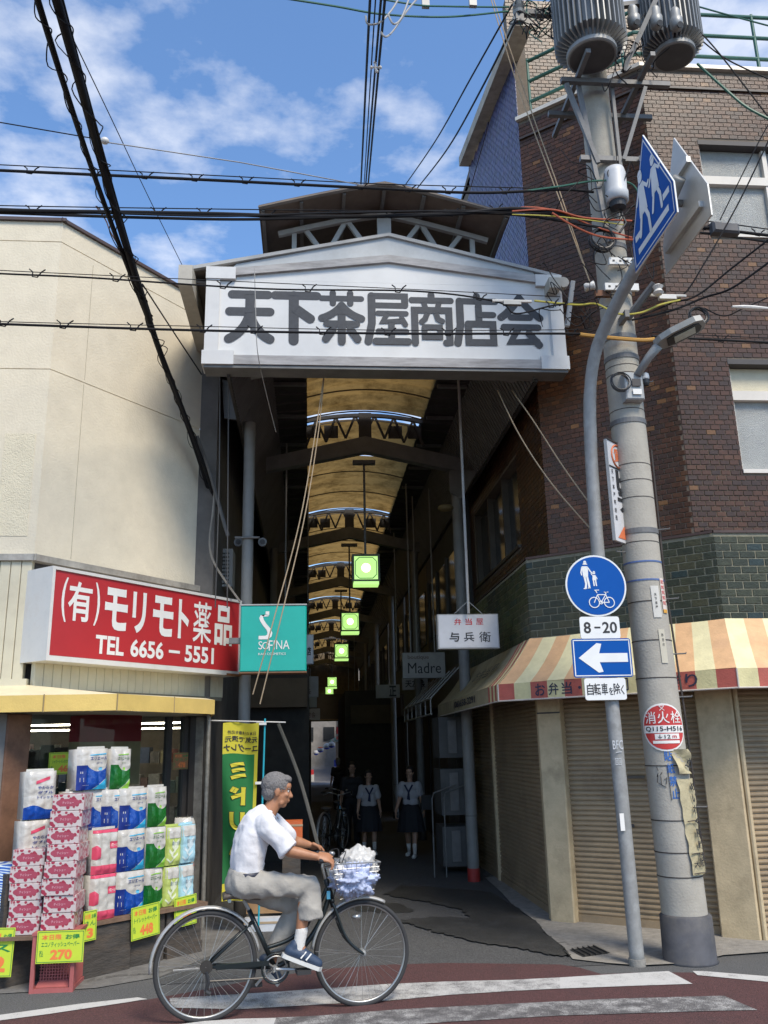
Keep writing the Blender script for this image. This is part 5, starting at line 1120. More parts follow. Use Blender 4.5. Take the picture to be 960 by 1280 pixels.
# white cable closure on the pole
cl = at(770, 235, Y=6.98); e = empty('cable_closure', (cl.x, 6.98, cl.z - .2), 'white capped cylinder cable closure strapped to the front of the utility pole', 'cable box')
MB().lathe((cl.x, 6.98, cl.z - .16), [(.085, 0), (.105, .01), (.11, .10), (.10, .12), (.105, .30), (.09, .36), (.05, .385)], 28).build('cap', M('closure_white', (.5, .51, .52), .5, var=.06, dirt=.3, dirtcol=(.3, .29, .27)), e, smooth=True)
MB().lathe((cl.x, 6.98, cl.z - .25), [(.04, 0), (.075, .03), (.08, .09)], 20).build('dark_base', blk, e)
MB().tube([(cl.x + .02, 6.98, cl.z - .25), (cl.x + .05, 6.95, cl.z - .4), (cl.x - .02, 6.96, cl.z - .5)], .012, 6).build('tail_cable', blk, e)
# cable clamps, white brackets
for k, (px, py, w) in enumerate(((818 - 6 - 12 - 20, 326, .30), (775, 358, .30))):
    q = at(px, py, Y=7.0); MB().box((q.x - .14, 7.0, q.z - .035), (q.x + .18, 7.03, q.z + .035)).build('slotted_bracket', M('bracket_white', (.62, .62, .6), .5, var=.05), up_)
    mb = MB(); [mb.box((q.x - .11 + i * .065, 6.996, q.z - .008), (q.x - .09 + i * .065, 6.999, q.z + .008)) for i in range(4)]; mb.build('slots', txk, up_, kind='stuff')
q = at(800, 365, Y=6.9); MB().box((q.x - .16, 6.9, q.z - .25), (q.x - .12, 7.15, q.z - .18)).build('arm_bracket', steel, up_); MB().tube([(2.93, 7.08, 5.45), (3.12, 6.85, 5.68)], .035, 6).build('arm_bracket', steel, up_); MB().lathe((3.14, 6.84, 5.56), [(.03, 0), (.05, .02), (.03, .05), (.05, .08), (.025, .1)], 14).build('insulator', porc, up_)
q = at(737, 358, Y=7.05); e = empty('ceramic_insulator', q, 'white ceramic knob insulator on a rusty bracket left of the utility pole', 'insulator'); MB().lathe(q, [(.03, -.05), (.045, -.04), (.03, 0), (.045, .04), (.03, .05)], 14, None, (1, -.4, .1)).build('knob', porc, e, smooth=True); MB().box((q.x + .05, 7.04, q.z - .1), (q.x + .2, 7.08, q.z - .04)).build('rusty_bracket', M('rusty_metal', (.2, .1, .06), .8, .3, var=.3), e)
# coil of cable hung at the front and to the right
def coil(c, r, n, label, name='cable_coil', tilt=.25, w=.009):
    rc = random.Random(n); mb = MB(); pts = []
    for i in range(n * 18):
        t = 2 * math.pi * i / 18; rr = r * (1 + .10 * math.sin(t * .37) + rc.uniform(-.02, .02)); pts.append(Vector(c) + Vector((rr * math.cos(t), -.03 * math.sin(t * .21) + tilt * rr * math.sin(t) * .3, rr * math.sin(t))))
    mb.tube(pts, w, 5); return tag(mb.build(name, blk), label, 'cable coil')
coil(at(753, 300, Y=6.98), .11, 4, 'coil of black cable tied on the front of the utility pole'); coil(at(872, 396, Y=7.0), .085, 3, 'small black cable coil hanging right of the street lamp'); coil(at(775, 478, Y=6.98), .085, 3, 'loose loop of thin cable beside the street lamp box', w=.006)
# LED street lamp
sl_ = empty('street_lamp', (2.9, 7.02, 4.6), 'flat grey led street lamp head on a short arm from the utility pole', 'street lamp')
MB().fbox(Fr((2.80, 7.00, 4.60), (1, 0, 0)), 0, .17, 0, .26, -.1, .02, None, ch=.01).build('control_box', M('box_grey', (.36, .37, .37), .5, var=.08), sl_); MB().fbox(Fr((2.86, 6.97, 4.64), (1, 0, 0)), 0, .08, 0, .05, 0, .006).build('label_plate', wtxt, sl_); MB().fbox(Fr((2.86, 6.97, 4.72), (1, 0, 0)), 0, .08, 0, .07, 0, .005).build('dark_panel', dk, sl_)
MB().tube([(2.92, 6.98, 4.83), (3.02, 6.92, 4.98), (3.09, 6.85, 5.06)], [.035, .038, .045], 10).build('arm', dgrey, sl_, smooth=True)
a = at(806, 447, Y=6.85); b = at(850, 418, Y=6.55)
u = (Vector(b) - Vector(a)).normalized(); sx_ = Vector((.62, -.78, 0)).normalized(); vv = Vector((0, 0, 1)); hd = Fr((3.07, 6.88, 5.07), (.80, -.42, .30), (.45, .86, 0))
ol = [(0, -.045), (.06, -.10), (.16, -.13), (.38, -.13), (.44, -.09), (.46, 0), (.44, .09), (.38, .13), (.16, .13), (.06, .10), (0, .045)]
MB().prism(hd, ol, -.02, .035).build('lamp_head', dgrey, sl_); MB().prism(hd, [(x * .78 + .06, y * .72) for x, y in ol[1:-1]], -.03, -.019).build('lens_frame', blk, sl_); MB().prism(hd, [(.17, -.06), (.36, -.06), (.36, .06), (.17, .06)], -.036, -.029).build('led_panel', M('led_panel', (.45, .48, .42), .3, var=.3, scale=60), sl_)
q = at(808, 482, Y=7.0); e = empty('light_sensor', q, 'small white and black light sensor right of the street lamp box', 'sensor'); MB().lathe(q, [(.022, 0), (.03, .02), (.03, .06)], 14).build('dark_base', blk, e); MB().lathe(q + Vector((0, 0, .06)), [(.03, 0), (.034, .01), (.03, .05), (.02, .06)], 14).build('white_cap', wtxt, e)
# ================================================================== SIGN POST WITH ROAD SIGNS
post_m = M('post_galvanised', (.26, .26, .25), .6, .1, var=.15, scale=14, dirt=.5, dirtcol=(.37, .38, .38), dscale=7)
spst = empty('sign_post', (2.50, 7.15, 0), 'curved galvanised sign post in front of the shutters, bent over at the top', 'sign post')
pth = curve_pts([(2.50, 7.15, 0), (2.49, 7.15, 1.2), (2.475, 7.15, 2.4), (2.475, 7.15, 3.4), (2.49, 7.14, 4.2), (2.52, 7.10, 4.75), (2.575, 6.98, 5.1), (2.68, 6.75, 5.37), (2.80, 6.4, 5.62), (2.885, 6.1, 5.82), (2.95, 5.80, 6.02)], 8)
n = len(pth); MB().tube(pth, [.057 if i < 40 else .054 for i in range(n)], 20).build('post', post_m, spst, smooth=True); MB().cyl((2.50, 7.15, 0), (2.50, 7.15, .05), .066, n=20).build('foot_collar', conc, spst)
MB().fbox(Fr((2.44, 7.09, .98), (1, 0, 0)), 0, .035, 0, .13, 0, .004).build('sticker', wtxt, spst)
mb = MB(); Fp = Fr((2.435, 7.091, 1.60), (1, 0, 0)); put_text(mb, 'BFC', Fp, .0, 0, .085, .07, c=.003); put_text(mb, 'ᴿᴬ', Fp, .01, -.12, .05, .05, c=.003); mb.tube([Fp.p(.02, -.025, .003), Fp.p(.07, -.02, .003)], .003, 4); mb.build('graffiti', M('chalk_white', (.5, .52, .54), .8, var=0), spst)
blue_s = M('road_sign_blue', (.001, .075, .33), .55, var=.04, scale=2, spec=.15); wht_s = M('road_sign_white', (.72, .72, .70), .35, var=.04, dirt=.2, dirtcol=(.5, .48, .45)); 
YS = 7.065; f0 = Fr((0, YS, 0), (1, 0, 0))
def px2(x, y, Y=YS): q = at(x, y, Y=Y); return (q.x, q.z)
# round shared path sign
cx, cz = px2(745, 732); r = .262; e = empty('shared_path_sign', (cx, YS, cz - r), 'round blue sign with a walking adult and child above a bicycle', 'road sign', )
MB().disc(f0, cx, cz, r, -.012, 0, 48).build('sign_plate', wht_s, e); MB().disc(f0, cx, cz, r * .945, 0, .0025, 48).build('blue_face', blue_s, e)
G = Fr((cx, YS, cz), (1, 0, 0)); mb = MB(); S = r / 120.
def GP(pts, c=.004): mb.poly([G.p(x * S, y * S, c) for x, y in pts])
def gl(pts, w, c=.005): stroke(mb, G, [(x * S, y * S) for x, y in pts], w * S, c=c)
# adult
gl([(-38, 92), (-38, 88)], 12); gl([(-46, 84), (-30, 84)], 3.5, .0055); GP([(-50, 76), (-30, 76), (-27, 62), (-29, 32), (-48, 32), (-51, 62)]); gl([(-51, 72), (-56, 50), (-54, 42)], 5, .0045); gl([(-29, 72), (-20, 58), (-12, 48)], 5, .0047); gl([(-43, 34), (-39, 8), (-42, -10)], 8, .0049); gl([(-33, 34), (-29, 10), (-27, -8)], 8, .0051); gl([(-42, -11), (-49, -12)], 4, .0053); gl([(-27, -9), (-33, -10)], 4, .0057)
# child
gl([(-5, 52), (-5, 49)], 10); GP([(-11, 41), (1, 41), (3, 20), (-13, 20)], .0045); gl([(-11, 40), (-15, 44), (-17, 46)], 3, .0049); gl([(0, 38), (6, 26)], 3, .005); gl([(-9, 22), (-8, 0)], 5, .0051); gl([(-1, 22), (1, 0)], 5, .0053)
# bicycle
def gcirc(x, y, rr, w): gl([(x + rr * math.cos(t * .3927), y + rr * math.sin(t * .3927)) for t in range(17)], w, .0046)
gcirc(-13, -66, 20, 3.4); gcirc(46, -66, 20, 3.4); gcirc(14, -66, 6, 3)
for pts in ([(-13, -66), (2, -36), (34, -36), (46, -66)], [(2, -36), (14, -66), (34, -36)], [(0, -28), (-3, -22), (-8, -18), (8, -18)], [(34, -36), (36, -26), (28, -26), (44, -26)], [(14, -66), (46, -66)]): gl(pts, 3.4, .0050 + .0001 * len(pts))
mb.build('pictogram', wht_s, e)
def plate(x0, y0, x1, y1, label, Y=YS, col=wht_s, name='time_plate', rr=.02):
    a = px2(x0, y0, Y); b = px2(x1, y1, Y); w, h = b[0] - a[0], a[1] - b[1]; e = empty(name, (a[0] + w / 2, Y, b[1]), label, 'road sign'); F = Fr((a[0], Y, b[1]), (1, 0, 0)); o = []
    for cx_, cy_, a0 in ((w - rr, rr, -90), (w - rr, h - rr, 0), (rr, h - rr, 90), (rr, rr, 180)):
        for k in range(5): t = R(a0 + k * 22.5); o.append((cx_ + rr * math.cos(t), cy_ + rr * math.sin(t)))
    MB().prism(F, o, -.01, 0).build('sign_plate', col, e); MB().box((a[0] + w / 2 - .03, Y + .0101, b[1] + h * .3), (a[0] + w / 2 + .03, 7.10, b[1] + h * .7)).build('clamp', steel, e); return e, F, w, h
e, F, w, h = plate(724, 771, 776, 798, 'small white plate reading 8-20 under the round blue sign'); mb = MB(); put_text(mb, '8', F, w * .09, .045, w * .18, .095, bold=.02, c=.002); put_text(mb, '–', F, w * .36, .086, w * .15, .014, bold=.01, c=.002); put_text(mb, '20', F, w * .56, .045, w * .37, .095, bold=.02, c=.002); mb.build('lettering', txk, e)
e, F, w, h = plate(714, 798.5, 792, 846, 'blue rectangular one way sign with a white arrow pointing left', name='one_way_sign', col=blue_s)
mb = MB(); q = .014
for p0_, p1_ in (((q, q), (w - q, q)), ((w - q, q), (w - q, h - q)), ((w - q, h - q), (q, h - q)), ((q, h - q), (q, q))): stroke(mb, F, [p0_, p1_], .008, c=.002)
mb.build('border', wht_s, e); mb = MB(); mb.poly([F.p(x * w, y * h, .003) for x, y in ((.10, .5), (.42, .12), (.50, .14), (.45, .385), (.93, .385), (.93, .615), (.45, .615), (.50, .86), (.42, .88))]); mb.build('arrow', wht_s, e)
e, F, w, h = plate(730, 848, 784, 874.5, 'small white plate with black characters excluding bicycles, below the arrow sign', name='exception_plate'); mb = MB()
for k, ch in enumerate('自転車を除く'): put_text(mb, ch, F, w * [.05, .22, .40, .575, .695, .87][k], .04, w * [.16, .16, .155, .11, .16, .08][k], [.095, .095, .095, .06, .095, .08][k], bold=.012, c=.002)
mb.build('lettering', txk, e)
# school crossing sign (pentagon) facing the other street, and its twin seen from behind
K = .99
def pent(X, mat_face, label, name, facing=-1, dx=0, dz=0, dy=0):
    bl, br, ru, ap, lu = (6.37 + dy, 5.49 + dz), (5.50 + dy, 5.49 + dz), (5.50 + dy, 5.77 + dz), (5.93 + dy, 6.53 + dz), (6.37 + dy, 5.77 + dz)
    F = Fr((X, 6.37 + dy, 5.49 + dz), (0, -1, 0)); e = empty(name, (X, 5.93 + dy, 5.49 + dz), label, 'road sign')
    o = [(0, 0), (.87, 0), (.87, .27), (.435, 1.03), (0, .27)]; return e, F, o
e, F, o = pent(2.745, blue_s, 'blue five sided school crossing sign with two white children, high over the street', 'school_crossing_sign')
MB().prism(F, o, -.012, 0).build('sign_plate', wht_s, e); cen = (.435, .40); sh = lambda p, k: [(cen[0] + (x - cen[0]) * k, cen[1] + (y - cen[1]) * k) for x, y in p]
MB().poly([F.p(x, y, .002) for x, y in sh(o, .985)]).build('blue_face', blue_s, e); mb = MB(); oo = sh(o, .92)
for i in range(5): stroke(mb, F, [oo[i], oo[(i + 1) % 5]], .012, c=.004)
mb.build('border', wht_s, e); mb = MB()
mb.poly([F.p(x, y, .004) for x, y in ((.12, .10), (.75, .10), (.75, .155), (.12, .155))]); mb.poly([F.p(x, y, .004) for x, y in ((.08, .235), (.20, .235), (.20, .29), (.08, .29))]); mb.poly([F.p(x, y, .004) for x, y in ((.67, .235), (.79, .235), (.79, .29), (.67, .29))]); mb.build('crossing_bars', wht_s, e)
mb = MB(); G = F; S = 1.0
def g3(pts, w, c=.005): stroke(mb, F, pts, w, c=c)
for ox, oy, k in ((.30, .18, 1.0), (.56, .23, .85)):
    P_ = lambda x, y: (ox + x * k, oy + y * k)
    g3([P_(0, .56), P_(0, .53)], .085 * k); mb.poly([F.p(*P_(x, y), .0045) for x, y in ((-.05, .48), (.05, .48), (.085, .20), (-.085, .20))]); g3([P_(-.04, .46), P_(-.12, .34)], .03 * k, .0051); g3([P_(.04, .46), P_(.12, .38), P_(.15, .40)], .03 * k, .0053); g3([P_(-.04, .22), P_(-.10, .05)], .045 * k, .0055); g3([P_(.04, .22), P_(.09, .12), P_(.10, -.02)], .045 * k, .0057)
mb.build('pictogram', wht_s, e)
e, F, o = pent(3.02, steel, 'bare metal back of the twin crossing sign on the right of the blue one', 'school_crossing_sign', dy=.02, dz=.0)
alum = M('sign_back_aluminium', (.50, .50, .48), .4, .5, var=.08, dirt=.3, dirtcol=(.36, .34, .3))
MB().prism(F, o, -.012, 0).build('sign_plate', alum, e)
for b in (.14, .62): MB().fbox(F, .10 if b < .3 else .2, .77 if b < .3 else .67, b, b + .05, 0, .035).build('stiffener', alum, e)
MB().cyl(F.p(.435, .40, 0), F.p(.435, .40, .12), .03).build('clamp', steel, e)

# ================================================================== WIRES
wk = M('cable_black', (.010, .010, .012), .7, var=.1, spec=.2); wgn = M('cable_green', (.02, .11, .07), .5, var=.1); wor = M('cable_orange', (.40, .085, .035), .5, var=.1); wye = M('cable_yellow', (.45, .40, .06), .5, var=.1); wbg = M('cord_beige', (.36, .27, .17), .7, var=.1); wgy = M('cable_grey', (.32, .31, .29), .5, var=.1); wog = M('cable_guard_amber', (.50, .27, .06), .5, var=.1)
def P3(p): return at(p[0], p[1], Y=p[2])
def wire(pts, r, mat, label, name='overhead_cable', cat='cable', n=6, group=None, smooth=8, jig=0):
    c = curve_pts([P3(p) for p in pts], smooth); o = MB().tube(c, r, n).build(name, mat); return tag(o, label, cat, group)
def straps(pts, every, dr, parent, seed=1):
    """little hanger loops between a messenger wire and the cable below it"""
    rr = random.Random(seed); c = curve_pts([P3(p) for p in pts], 12); acc = 0; nxt = every * .4
    for a, b in zip(c, c[1:]):
        acc += (b - a).length
        if acc > nxt:
            nxt += every * rr.uniform(.85, 1.15); d = (b - a).normalized(); MB().tube([a + Vector((0, 0, .055)) - d * .03, a + Vector((0, 0, .03)), a + Vector((0, 0, -.015)), a + d * .04 + Vector((0, -.0, -.02)), a + d * .07 + Vector((0, 0, .03)), a + d * .10 + Vector((0, 0, .055))], .006, 4).build('hanger_strap', wk, parent)
def span(up, low, r0, r1, label, every=.55, mat=wk, seed=1, extra=()):
    e = empty('messenger_cable', P3(low[0]), label, 'cable'); MB().tube(curve_pts([P3(p) for p in up], 8), r0, 5).build('messenger_wire', wk, e); MB().tube(curve_pts([P3(p) for p in low], 8), r1, 8).build('hung_cable', mat, e)
    for pts, r_, m_ in extra: MB().tube(curve_pts([P3(p) for p in pts], 8), r_, 6).build('hung_cable', m_, e)
    straps(low, every, .01, e, seed); return e
span([(-120, 201, 6.6), (0, 206, 6.6), (300, 221, 6.7), (480, 230, 6.8), (700, 236, 6.95)], [(-120, 207, 6.6), (0, 213, 6.6), (240, 224, 6.7), (480, 236, 6.8), (600, 241, 6.85), (700, 237, 6.95), (742, 240, 6.98)], .005, .013, 'uppermost of the messenger cables crossing from left to the utility pole', .46, extra=(([(655, 239, 6.9), (700, 233, 6.93), (745, 226, 6.95), (785, 228, 6.98), (798, 240, 7.0)], .010, wgn),))
span([(-120, 252, 6.5), (0, 257, 6.5), (320, 262, 6.7), (600, 265, 6.8), (740, 268, 6.95)], [(-120, 258, 6.5), (0, 263, 6.5), (250, 267, 6.65), (400, 271, 6.75), (560, 268, 6.8), (650, 261, 6.85), (740, 275, 6.97)], .005, .018, 'thick bundle of black cables crossing just above the signboard', .5, seed=4, extra=(([(-120, 262, 6.52), (0, 266, 6.52), (180, 272, 6.6), (330, 274, 6.7), (520, 268, 6.8), (640, 268, 6.85), (760, 286, 6.97)], .013, wk), ([(-120, 256, 6.54), (0, 261, 6.54), (260, 270, 6.6), (420, 266, 6.7), (640, 264, 6.85), (760, 278, 6.97)], .009, wk)))
for k, pts in enumerate(([(630, 263, 6.86), (662, 259, 6.87), (700, 265, 6.9), (740, 282, 6.95), (790, 297, 6.97)], [(640, 264, 6.84), (690, 262, 6.87), (730, 272, 6.92), (790, 276, 6.97)], [(690, 266, 6.85), (720, 284, 6.87), (752, 296, 6.92), (795, 300, 6.98)])):
    wire(pts, .009, wor, ['upper orange cable sweeping into the utility pole', 'straight orange cable lying on the black bundle', 'lowest orange cable drooping to the pole'][k], 'orange_cable')
wire([(640, 268, 6.84), (700, 271, 6.88), (780, 281, 6.96)], .006, wye, 'thin yellow cable in the bundle beside the orange cables', 'yellow_cable')
span([(-120, 330, 6.7), (0, 338, 6.7), (300, 352, 6.9), (520, 362, 6.95), (700, 371, 7.0)], [(-120, 335, 6.7), (0, 342, 6.7), (110, 347, 6.75), (330, 361, 6.9), (520, 364, 6.95), (620, 377, 6.95), (645, 392, 6.95), (690, 382, 6.98), (730, 378, 7.02)], .004, .008, 'thin cable crossing in front of the signboard lettering', .8, seed=7)
span([(-120, 396, 6.6), (0, 402, 6.6), (250, 408, 6.8), (500, 413, 6.9), (740, 412, 7.0)], [(-120, 400, 6.6), (0, 405, 6.6), (250, 413, 6.8), (500, 417, 6.9), (700, 417, 6.97), (760, 419, 7.0)], .004, .011, 'lowest messenger cable crossing the bottom of the signboard', .55, seed=9)
wire([(725, 418, 6.98), (760, 422, 6.99), (800, 425, 7.0), (818, 424, 7.0)], .018, wog, 'amber guard sleeve around the lowest cable at the pole', 'cable_guard')
span([(815, 415, 7.0), (880, 419, 7.0), (1000, 424, 7.0)], [(815, 420, 7.0), (880, 424, 7.0), (1000, 430, 7.0)], .005, .011, 'lowest messenger cable continuing right of the pole', .5, seed=3)
span([(790, 268, 7.0), (880, 276, 7.0), (1000, 292, 7.0)], [(790, 276, 7.0), (840, 280, 7.0), (900, 287, 7.0), (1000, 299, 7.0)], .006, .015, 'thick cable bundle leaving the utility pole to the right', .5, seed=5, extra=(([(790, 282, 7.0), (870, 290, 7.0), (1000, 308, 7.0)], .012, wk),))
q = at(906, 286, Y=6.95); e = empty('splice_box', q, 'black cable splice case hanging on the bundle right of the crossing signs', 'splice box'); MB().fbox(Fr(q + Vector((-.13, 0, -.05)), (1, 0, -.05)), 0, .26, 0, .11, -.05, .04, None, ch=.02).build('case', M('case_grey', (.07, .07, .075), .5), e)
# insulator span across the sky
e = empty('guy_wire', P3((0, 153, 6.0)), 'thin wire with a porcelain bead crossing the sky toward the arcade roof', 'wire')
MB().tube([P3((-80, 143, 6.0)), P3((0, 153, 6.0)), P3((128, 175, 6.1))], .005, 5).build('wire', wk, e); MB().tube([P3((134, 178, 6.1)), P3((300, 203, 6.4)), P3((455, 232, 6.7))], .005, 5).build('wire', wgy, e); MB().ball(P3((131, 176, 6.1)), (.035, .03, .03), 8).build('bead', porc, e, smooth=True)
# green service drops at the top
wire([(350, -3, 6.0), (420, 8, 6.2), (480, 18, 6.4), (560, 21, 6.6), (635, 14, 6.9)], .010, wgn, 'green twisted service cable sagging across the top of the sky', 'service_cable'); wire([(460, -4, 6.3), (520, 6, 6.4), (560, 8, 6.6), (636, 9, 6.9)], .009, wgn, 'upper green cable with two grey clips', 'service_cable')
for k, (x, y) in enumerate(((532, 5), (591, 4))):
    q = P3((x, y, 6.6)); tag(MB().box((q.x - .035, q.y - .02, q.z - .04), (q.x + .035, q.y + .02, q.z + .08)).build('cable_clip', dgrey), '%s grey clip on the green cable at the top' % ['left', 'right'][k], 'cable clip')
# high lines running back over the arcade
for k, (x0, x1, r_) in enumerate(((463, 451, .011), (470, 455, .006), (477, 457, .010), (482, 460, .011))):
    wire([(x0, -10, 5.2), ((x0 + x1) / 2, 110, 7.0), (x1, 233, 10.5)], r_, wk, 'black line running away above the arcade ridge, %s of four' % ['leftmost', 'second from left', 'third from left', 'rightmost'][k], 'overhead_line', group='four parallel lines above the arcade ridge')
e = empty('line_spacer', P3((469, 84, 6.4)), 'white forked spacer holding the four parallel lines apart', 'spacer')
mb = MB(); c = P3((469, 84, 6.4))
for d in ((-.035, -.005), (.0, .05), (.045, .0), (.012, -.045)): mb.tube([c, c + Vector((d[0], 0, d[1]))], .009, 6); mb.ball(c + Vector((d[0], 0, d[1])), .016, 5)
mb.build('spacer_body', porc, e)
for k, pts in enumerate(([(457, 20, 5.6), (460, 30, 5.6), (475, 28, 5.6), (490, 12, 5.8), (500, -5, 6)], [(476, 40, 5.7), (482, 46, 5.7), (492, 38, 5.8), (510, 12, 5.9), (524, -4, 6)], [(485, 18, 5.7), (492, 30, 5.7), (502, 22, 5.8), (512, -4, 6)])): wire(pts, .008, wgy, ['first', 'lowest', 'right'][k] + ' grey jumper loop hanging under the parallel lines', 'jumper_cable')
wire([(640, 6, 6.9), (590, 95, 8.5), (545, 175, 11), (506, 232, 14)], .010, wk, 'upper slanting black line from the pole top down behind the arcade roof', 'overhead_line'); wire([(650, 14, 6.9), (605, 105, 8.5), (560, 185, 11), (521, 236, 14)], .012, wk, 'lower slanting black line from the pole top down behind the arcade roof', 'overhead_line')
# heavy twin bundle from top left into the alley wall
def heavy(pts, r, label, seed):
    c = curve_pts([P3(p) for p in pts], 10); e = empty('heavy_cable', c[-1], label, 'cable', 'heavy black cables falling from the top left'); MB().tube(c, r, 8).build('cable', wk, e, smooth=True)
    rr = random.Random(seed); mb = MB(); hel = []
    for i, p in enumerate(c):
        d = (c[min(i + 1, len(c) - 1)] - c[max(i - 1, 0)]).normalized(); s = d.cross(Vector((0, 0, 1))).normalized(); w = s.cross(d); t = i * 1.3 + rr.uniform(-.3, .3); k = r + .006 + (rr.random() ** 4) * .05; hel.append(p + s * k * math.cos(t) + w * k * math.sin(t))
    MB().tube(curve_pts(hel, 3), .0045, 4).build('lashing_wire', wk, e); return e
heavy([(44, -10, 4.2), (78, 100, 4.9), (118, 220, 5.9), (160, 335, 7.0), (205, 450, 8.2), (247, 560, 9.2), (272, 632, 9.7)], .021, 'left strand of the heavy black cables falling from the top left', 1)
heavy([(68, -10, 4.2), (96, 90, 4.8), (130, 215, 5.9), (166, 335, 7.0), (200, 440, 8.1), (236, 535, 9.1), (264, 620, 9.7)], .030, 'thicker right strand of the heavy black cables falling from the top left', 2)
heavy([(75, -10, 4.25), (104, 100, 4.9), (138, 225, 6.0), (168, 330, 7.0), (190, 400, 7.7)], .012, 'thin strand wound beside the heavy black cables', 3)
wire([(92, 50, 4.6), (140, 150, 5.8), (185, 245, 7.5), (228, 332, 9)], .004, wk, 'thin straight wire crossing the sky right of the heavy cables', 'thin_wire'); wire([(178, 355, 7.3), (215, 412, 8.0), (252, 468, 8.7)], .007, wk, 'short black cable branching off over the stucco wall', 'branch_cable')
wire([(120, 258, 6.6), (132, 275, 6.9), (138, 290, 7.2), (150, 310, 7.5), (160, 330, 7.7)], .006, M('copper_brown', (.2, .09, .05), .6), 'curly brown lead above the stucco roof', 'lead_wire')
wire([(246, 545, 9.2), (262, 590, 9.4), (276, 640, 9.5), (285, 670, 9.5)], .022, M('flex_conduit', (.09, .088, .085), .6, var=.2), 'dark flexible conduit dropping into the alley by the stucco corner', 'conduit'); wire([(268, 615, 9.5), (266, 640, 9.5), (262, 680, 9.5), (270, 708, 9.5), (300, 752, 9.5)], .012, M('pale_pipe', (.22, .2, .17), .6, var=.2), 'thin pale pipe running down to the teal sign', 'pipe')
for k, x in enumerate((275, 286)): wire([(x, 450, 8.7), (x - 1, 600, 8.9), (x - 2 + k * 4 - 4, 760, 9.1)], .0065, wgy if False else M('chain_grey', (.07, .07, .07), .6), '%s hanging chain between the stucco wall and the round post' % ['left', 'right'][k], 'hanging_chain', 'chain')
wire([(406, 460, 8.5), (396, 530, 8.4), (375, 650, 8.2), (342, 775, 8.1), (316, 868, 8.2)], .006, wbg, 'left beige cord falling from the signboard past the teal sign', 'beige_cord', 'cord', group='beige cords'); wire([(406, 460, 8.5), (398, 540, 8.4), (380, 650, 8.2), (353, 765, 8.1), (325, 880, 8.2)], .006, wbg, 'right beige cord falling from the signboard past the teal sign', 'beige_cord', 'cord', group='beige cords')
wire([(318, 335, 8.0), (320, 400, 8.0), (322, 440, 8.05), (330, 480, 8.4), (345, 540, 9.0)], .0045, wgy, 'thin grey wire looping down over the first character of the signboard', 'thin_wire')
wire([(622, 488, 8.6), (650, 545, 8.3), (690, 605, 8.0), (748, 672, 7.6)], .007, wbg, 'lower beige cord sloping to the sign post', 'beige_cord', 'cord', group='beige cords'); wire([(640, 488, 8.6), (668, 528, 8.3), (705, 585, 8.0), (745, 640, 7.6)], .007, wbg, 'upper beige cord sloping to the sign post', 'beige_cord', 'cord', group='beige cords')
for k in (0, 1): wire([(614 + k * 3, 0, 7.4), (648 + k * 6, 110, 7.3), (694 + k * 4, 235, 7.2), (737, 352, 7.1)], .006, wbg, '%s beige cord slanting down the brick wall to the ceramic knob' % ['left', 'right'][k], 'beige_cord', 'cord', group='beige cords')
wire([(668, 376, 7.0), (720, 381, 7.0), (745, 380, 7.0), (772, 392, 6.95), (800, 391, 6.93), (825, 381, 6.93), (850, 375, 6.95)], .009, wye, 'yellow cable looping across the front of the pole', 'yellow_cable'); 
for k, (pts, r_) in enumerate((([(960, 300, 6.6), (915, 335, 6.8), (870, 370, 6.95), (835, 378, 7.0)], .009), ([(965, 325, 6.6), (915, 360, 6.8), (880, 372, 6.95), (840, 388, 7.0), (790, 400, 7.0)], .010), ([(968, 160, 6.6), (925, 250, 6.8), (880, 330, 6.9), (850, 372, 7.0), (800, 395, 7.02)], .007), ([(960, 372, 6.9), (930, 385, 6.95), (905, 395, 7.0), (880, 385, 7.0)], .006), ([(872, 80, 7.0), (905, 110, 6.8), (935, 135, 6.7), (975, 155, 6.6)], .013), ([(874, 48, 7.0), (910, 75, 6.8), (975, 105, 6.6)], .007), ([(872, 8, 6.9), (915, 20, 6.8), (975, 36, 6.7)], .009), ([(870, 35, 6.9), (900, 68, 6.8), (975, 165, 6.6)], .008), ([(975, 140, 6.6), (955, 165, 6.65), (900, 275, 6.8)], .006))):
    wire(pts, r_, wgn if k in (4, 6) else wk, ['upper black cable rising off the right edge toward the corner window', 'second black cable rising off the right edge', 'steep black cable past the upper window', 'short cable joining the small coil at the right', 'dark green cable leaving the right transformer', 'thin cable leaving the right transformer above the green one', 'topmost green cable leaving the pole to the right', 'straight cable from the fuse cutouts to the right edge', 'thin steep wire by the upper window'][k], 'overhead_cable')
q = at(936, 384, Y=6.9); tag(MB().tube([q + Vector((-.16, 0, 0)), q + Vector((-.05, 0, 0)), q + Vector((.05, 0, -.002)), q + Vector((.2, 0, -.01))], [.012, .02, .02, .012], 8).build('line_connector', porc), 'pale line connector on the cable under the upper window', 'connector')
for k, (px, py, lb) in enumerate(((640, 379, 'pale cable connector hanging in front of the last character'), (834, 372, 'white cable tag right of the sign post bend'))):
    q = at(px, py, Y=6.95); e = empty('cable_connector', q, lb, 'connector'); MB().box((q.x - .08, q.y - .02, q.z - .02), (q.x + .08, q.y + .02, q.z + .02)).build('connector_body', dgrey if k == 0 else porc, e); MB().tube([q + Vector((-.18, 0, .02)), q + Vector((.18, 0, .02))], .014, 6).build('clamp_bar', porc, e)
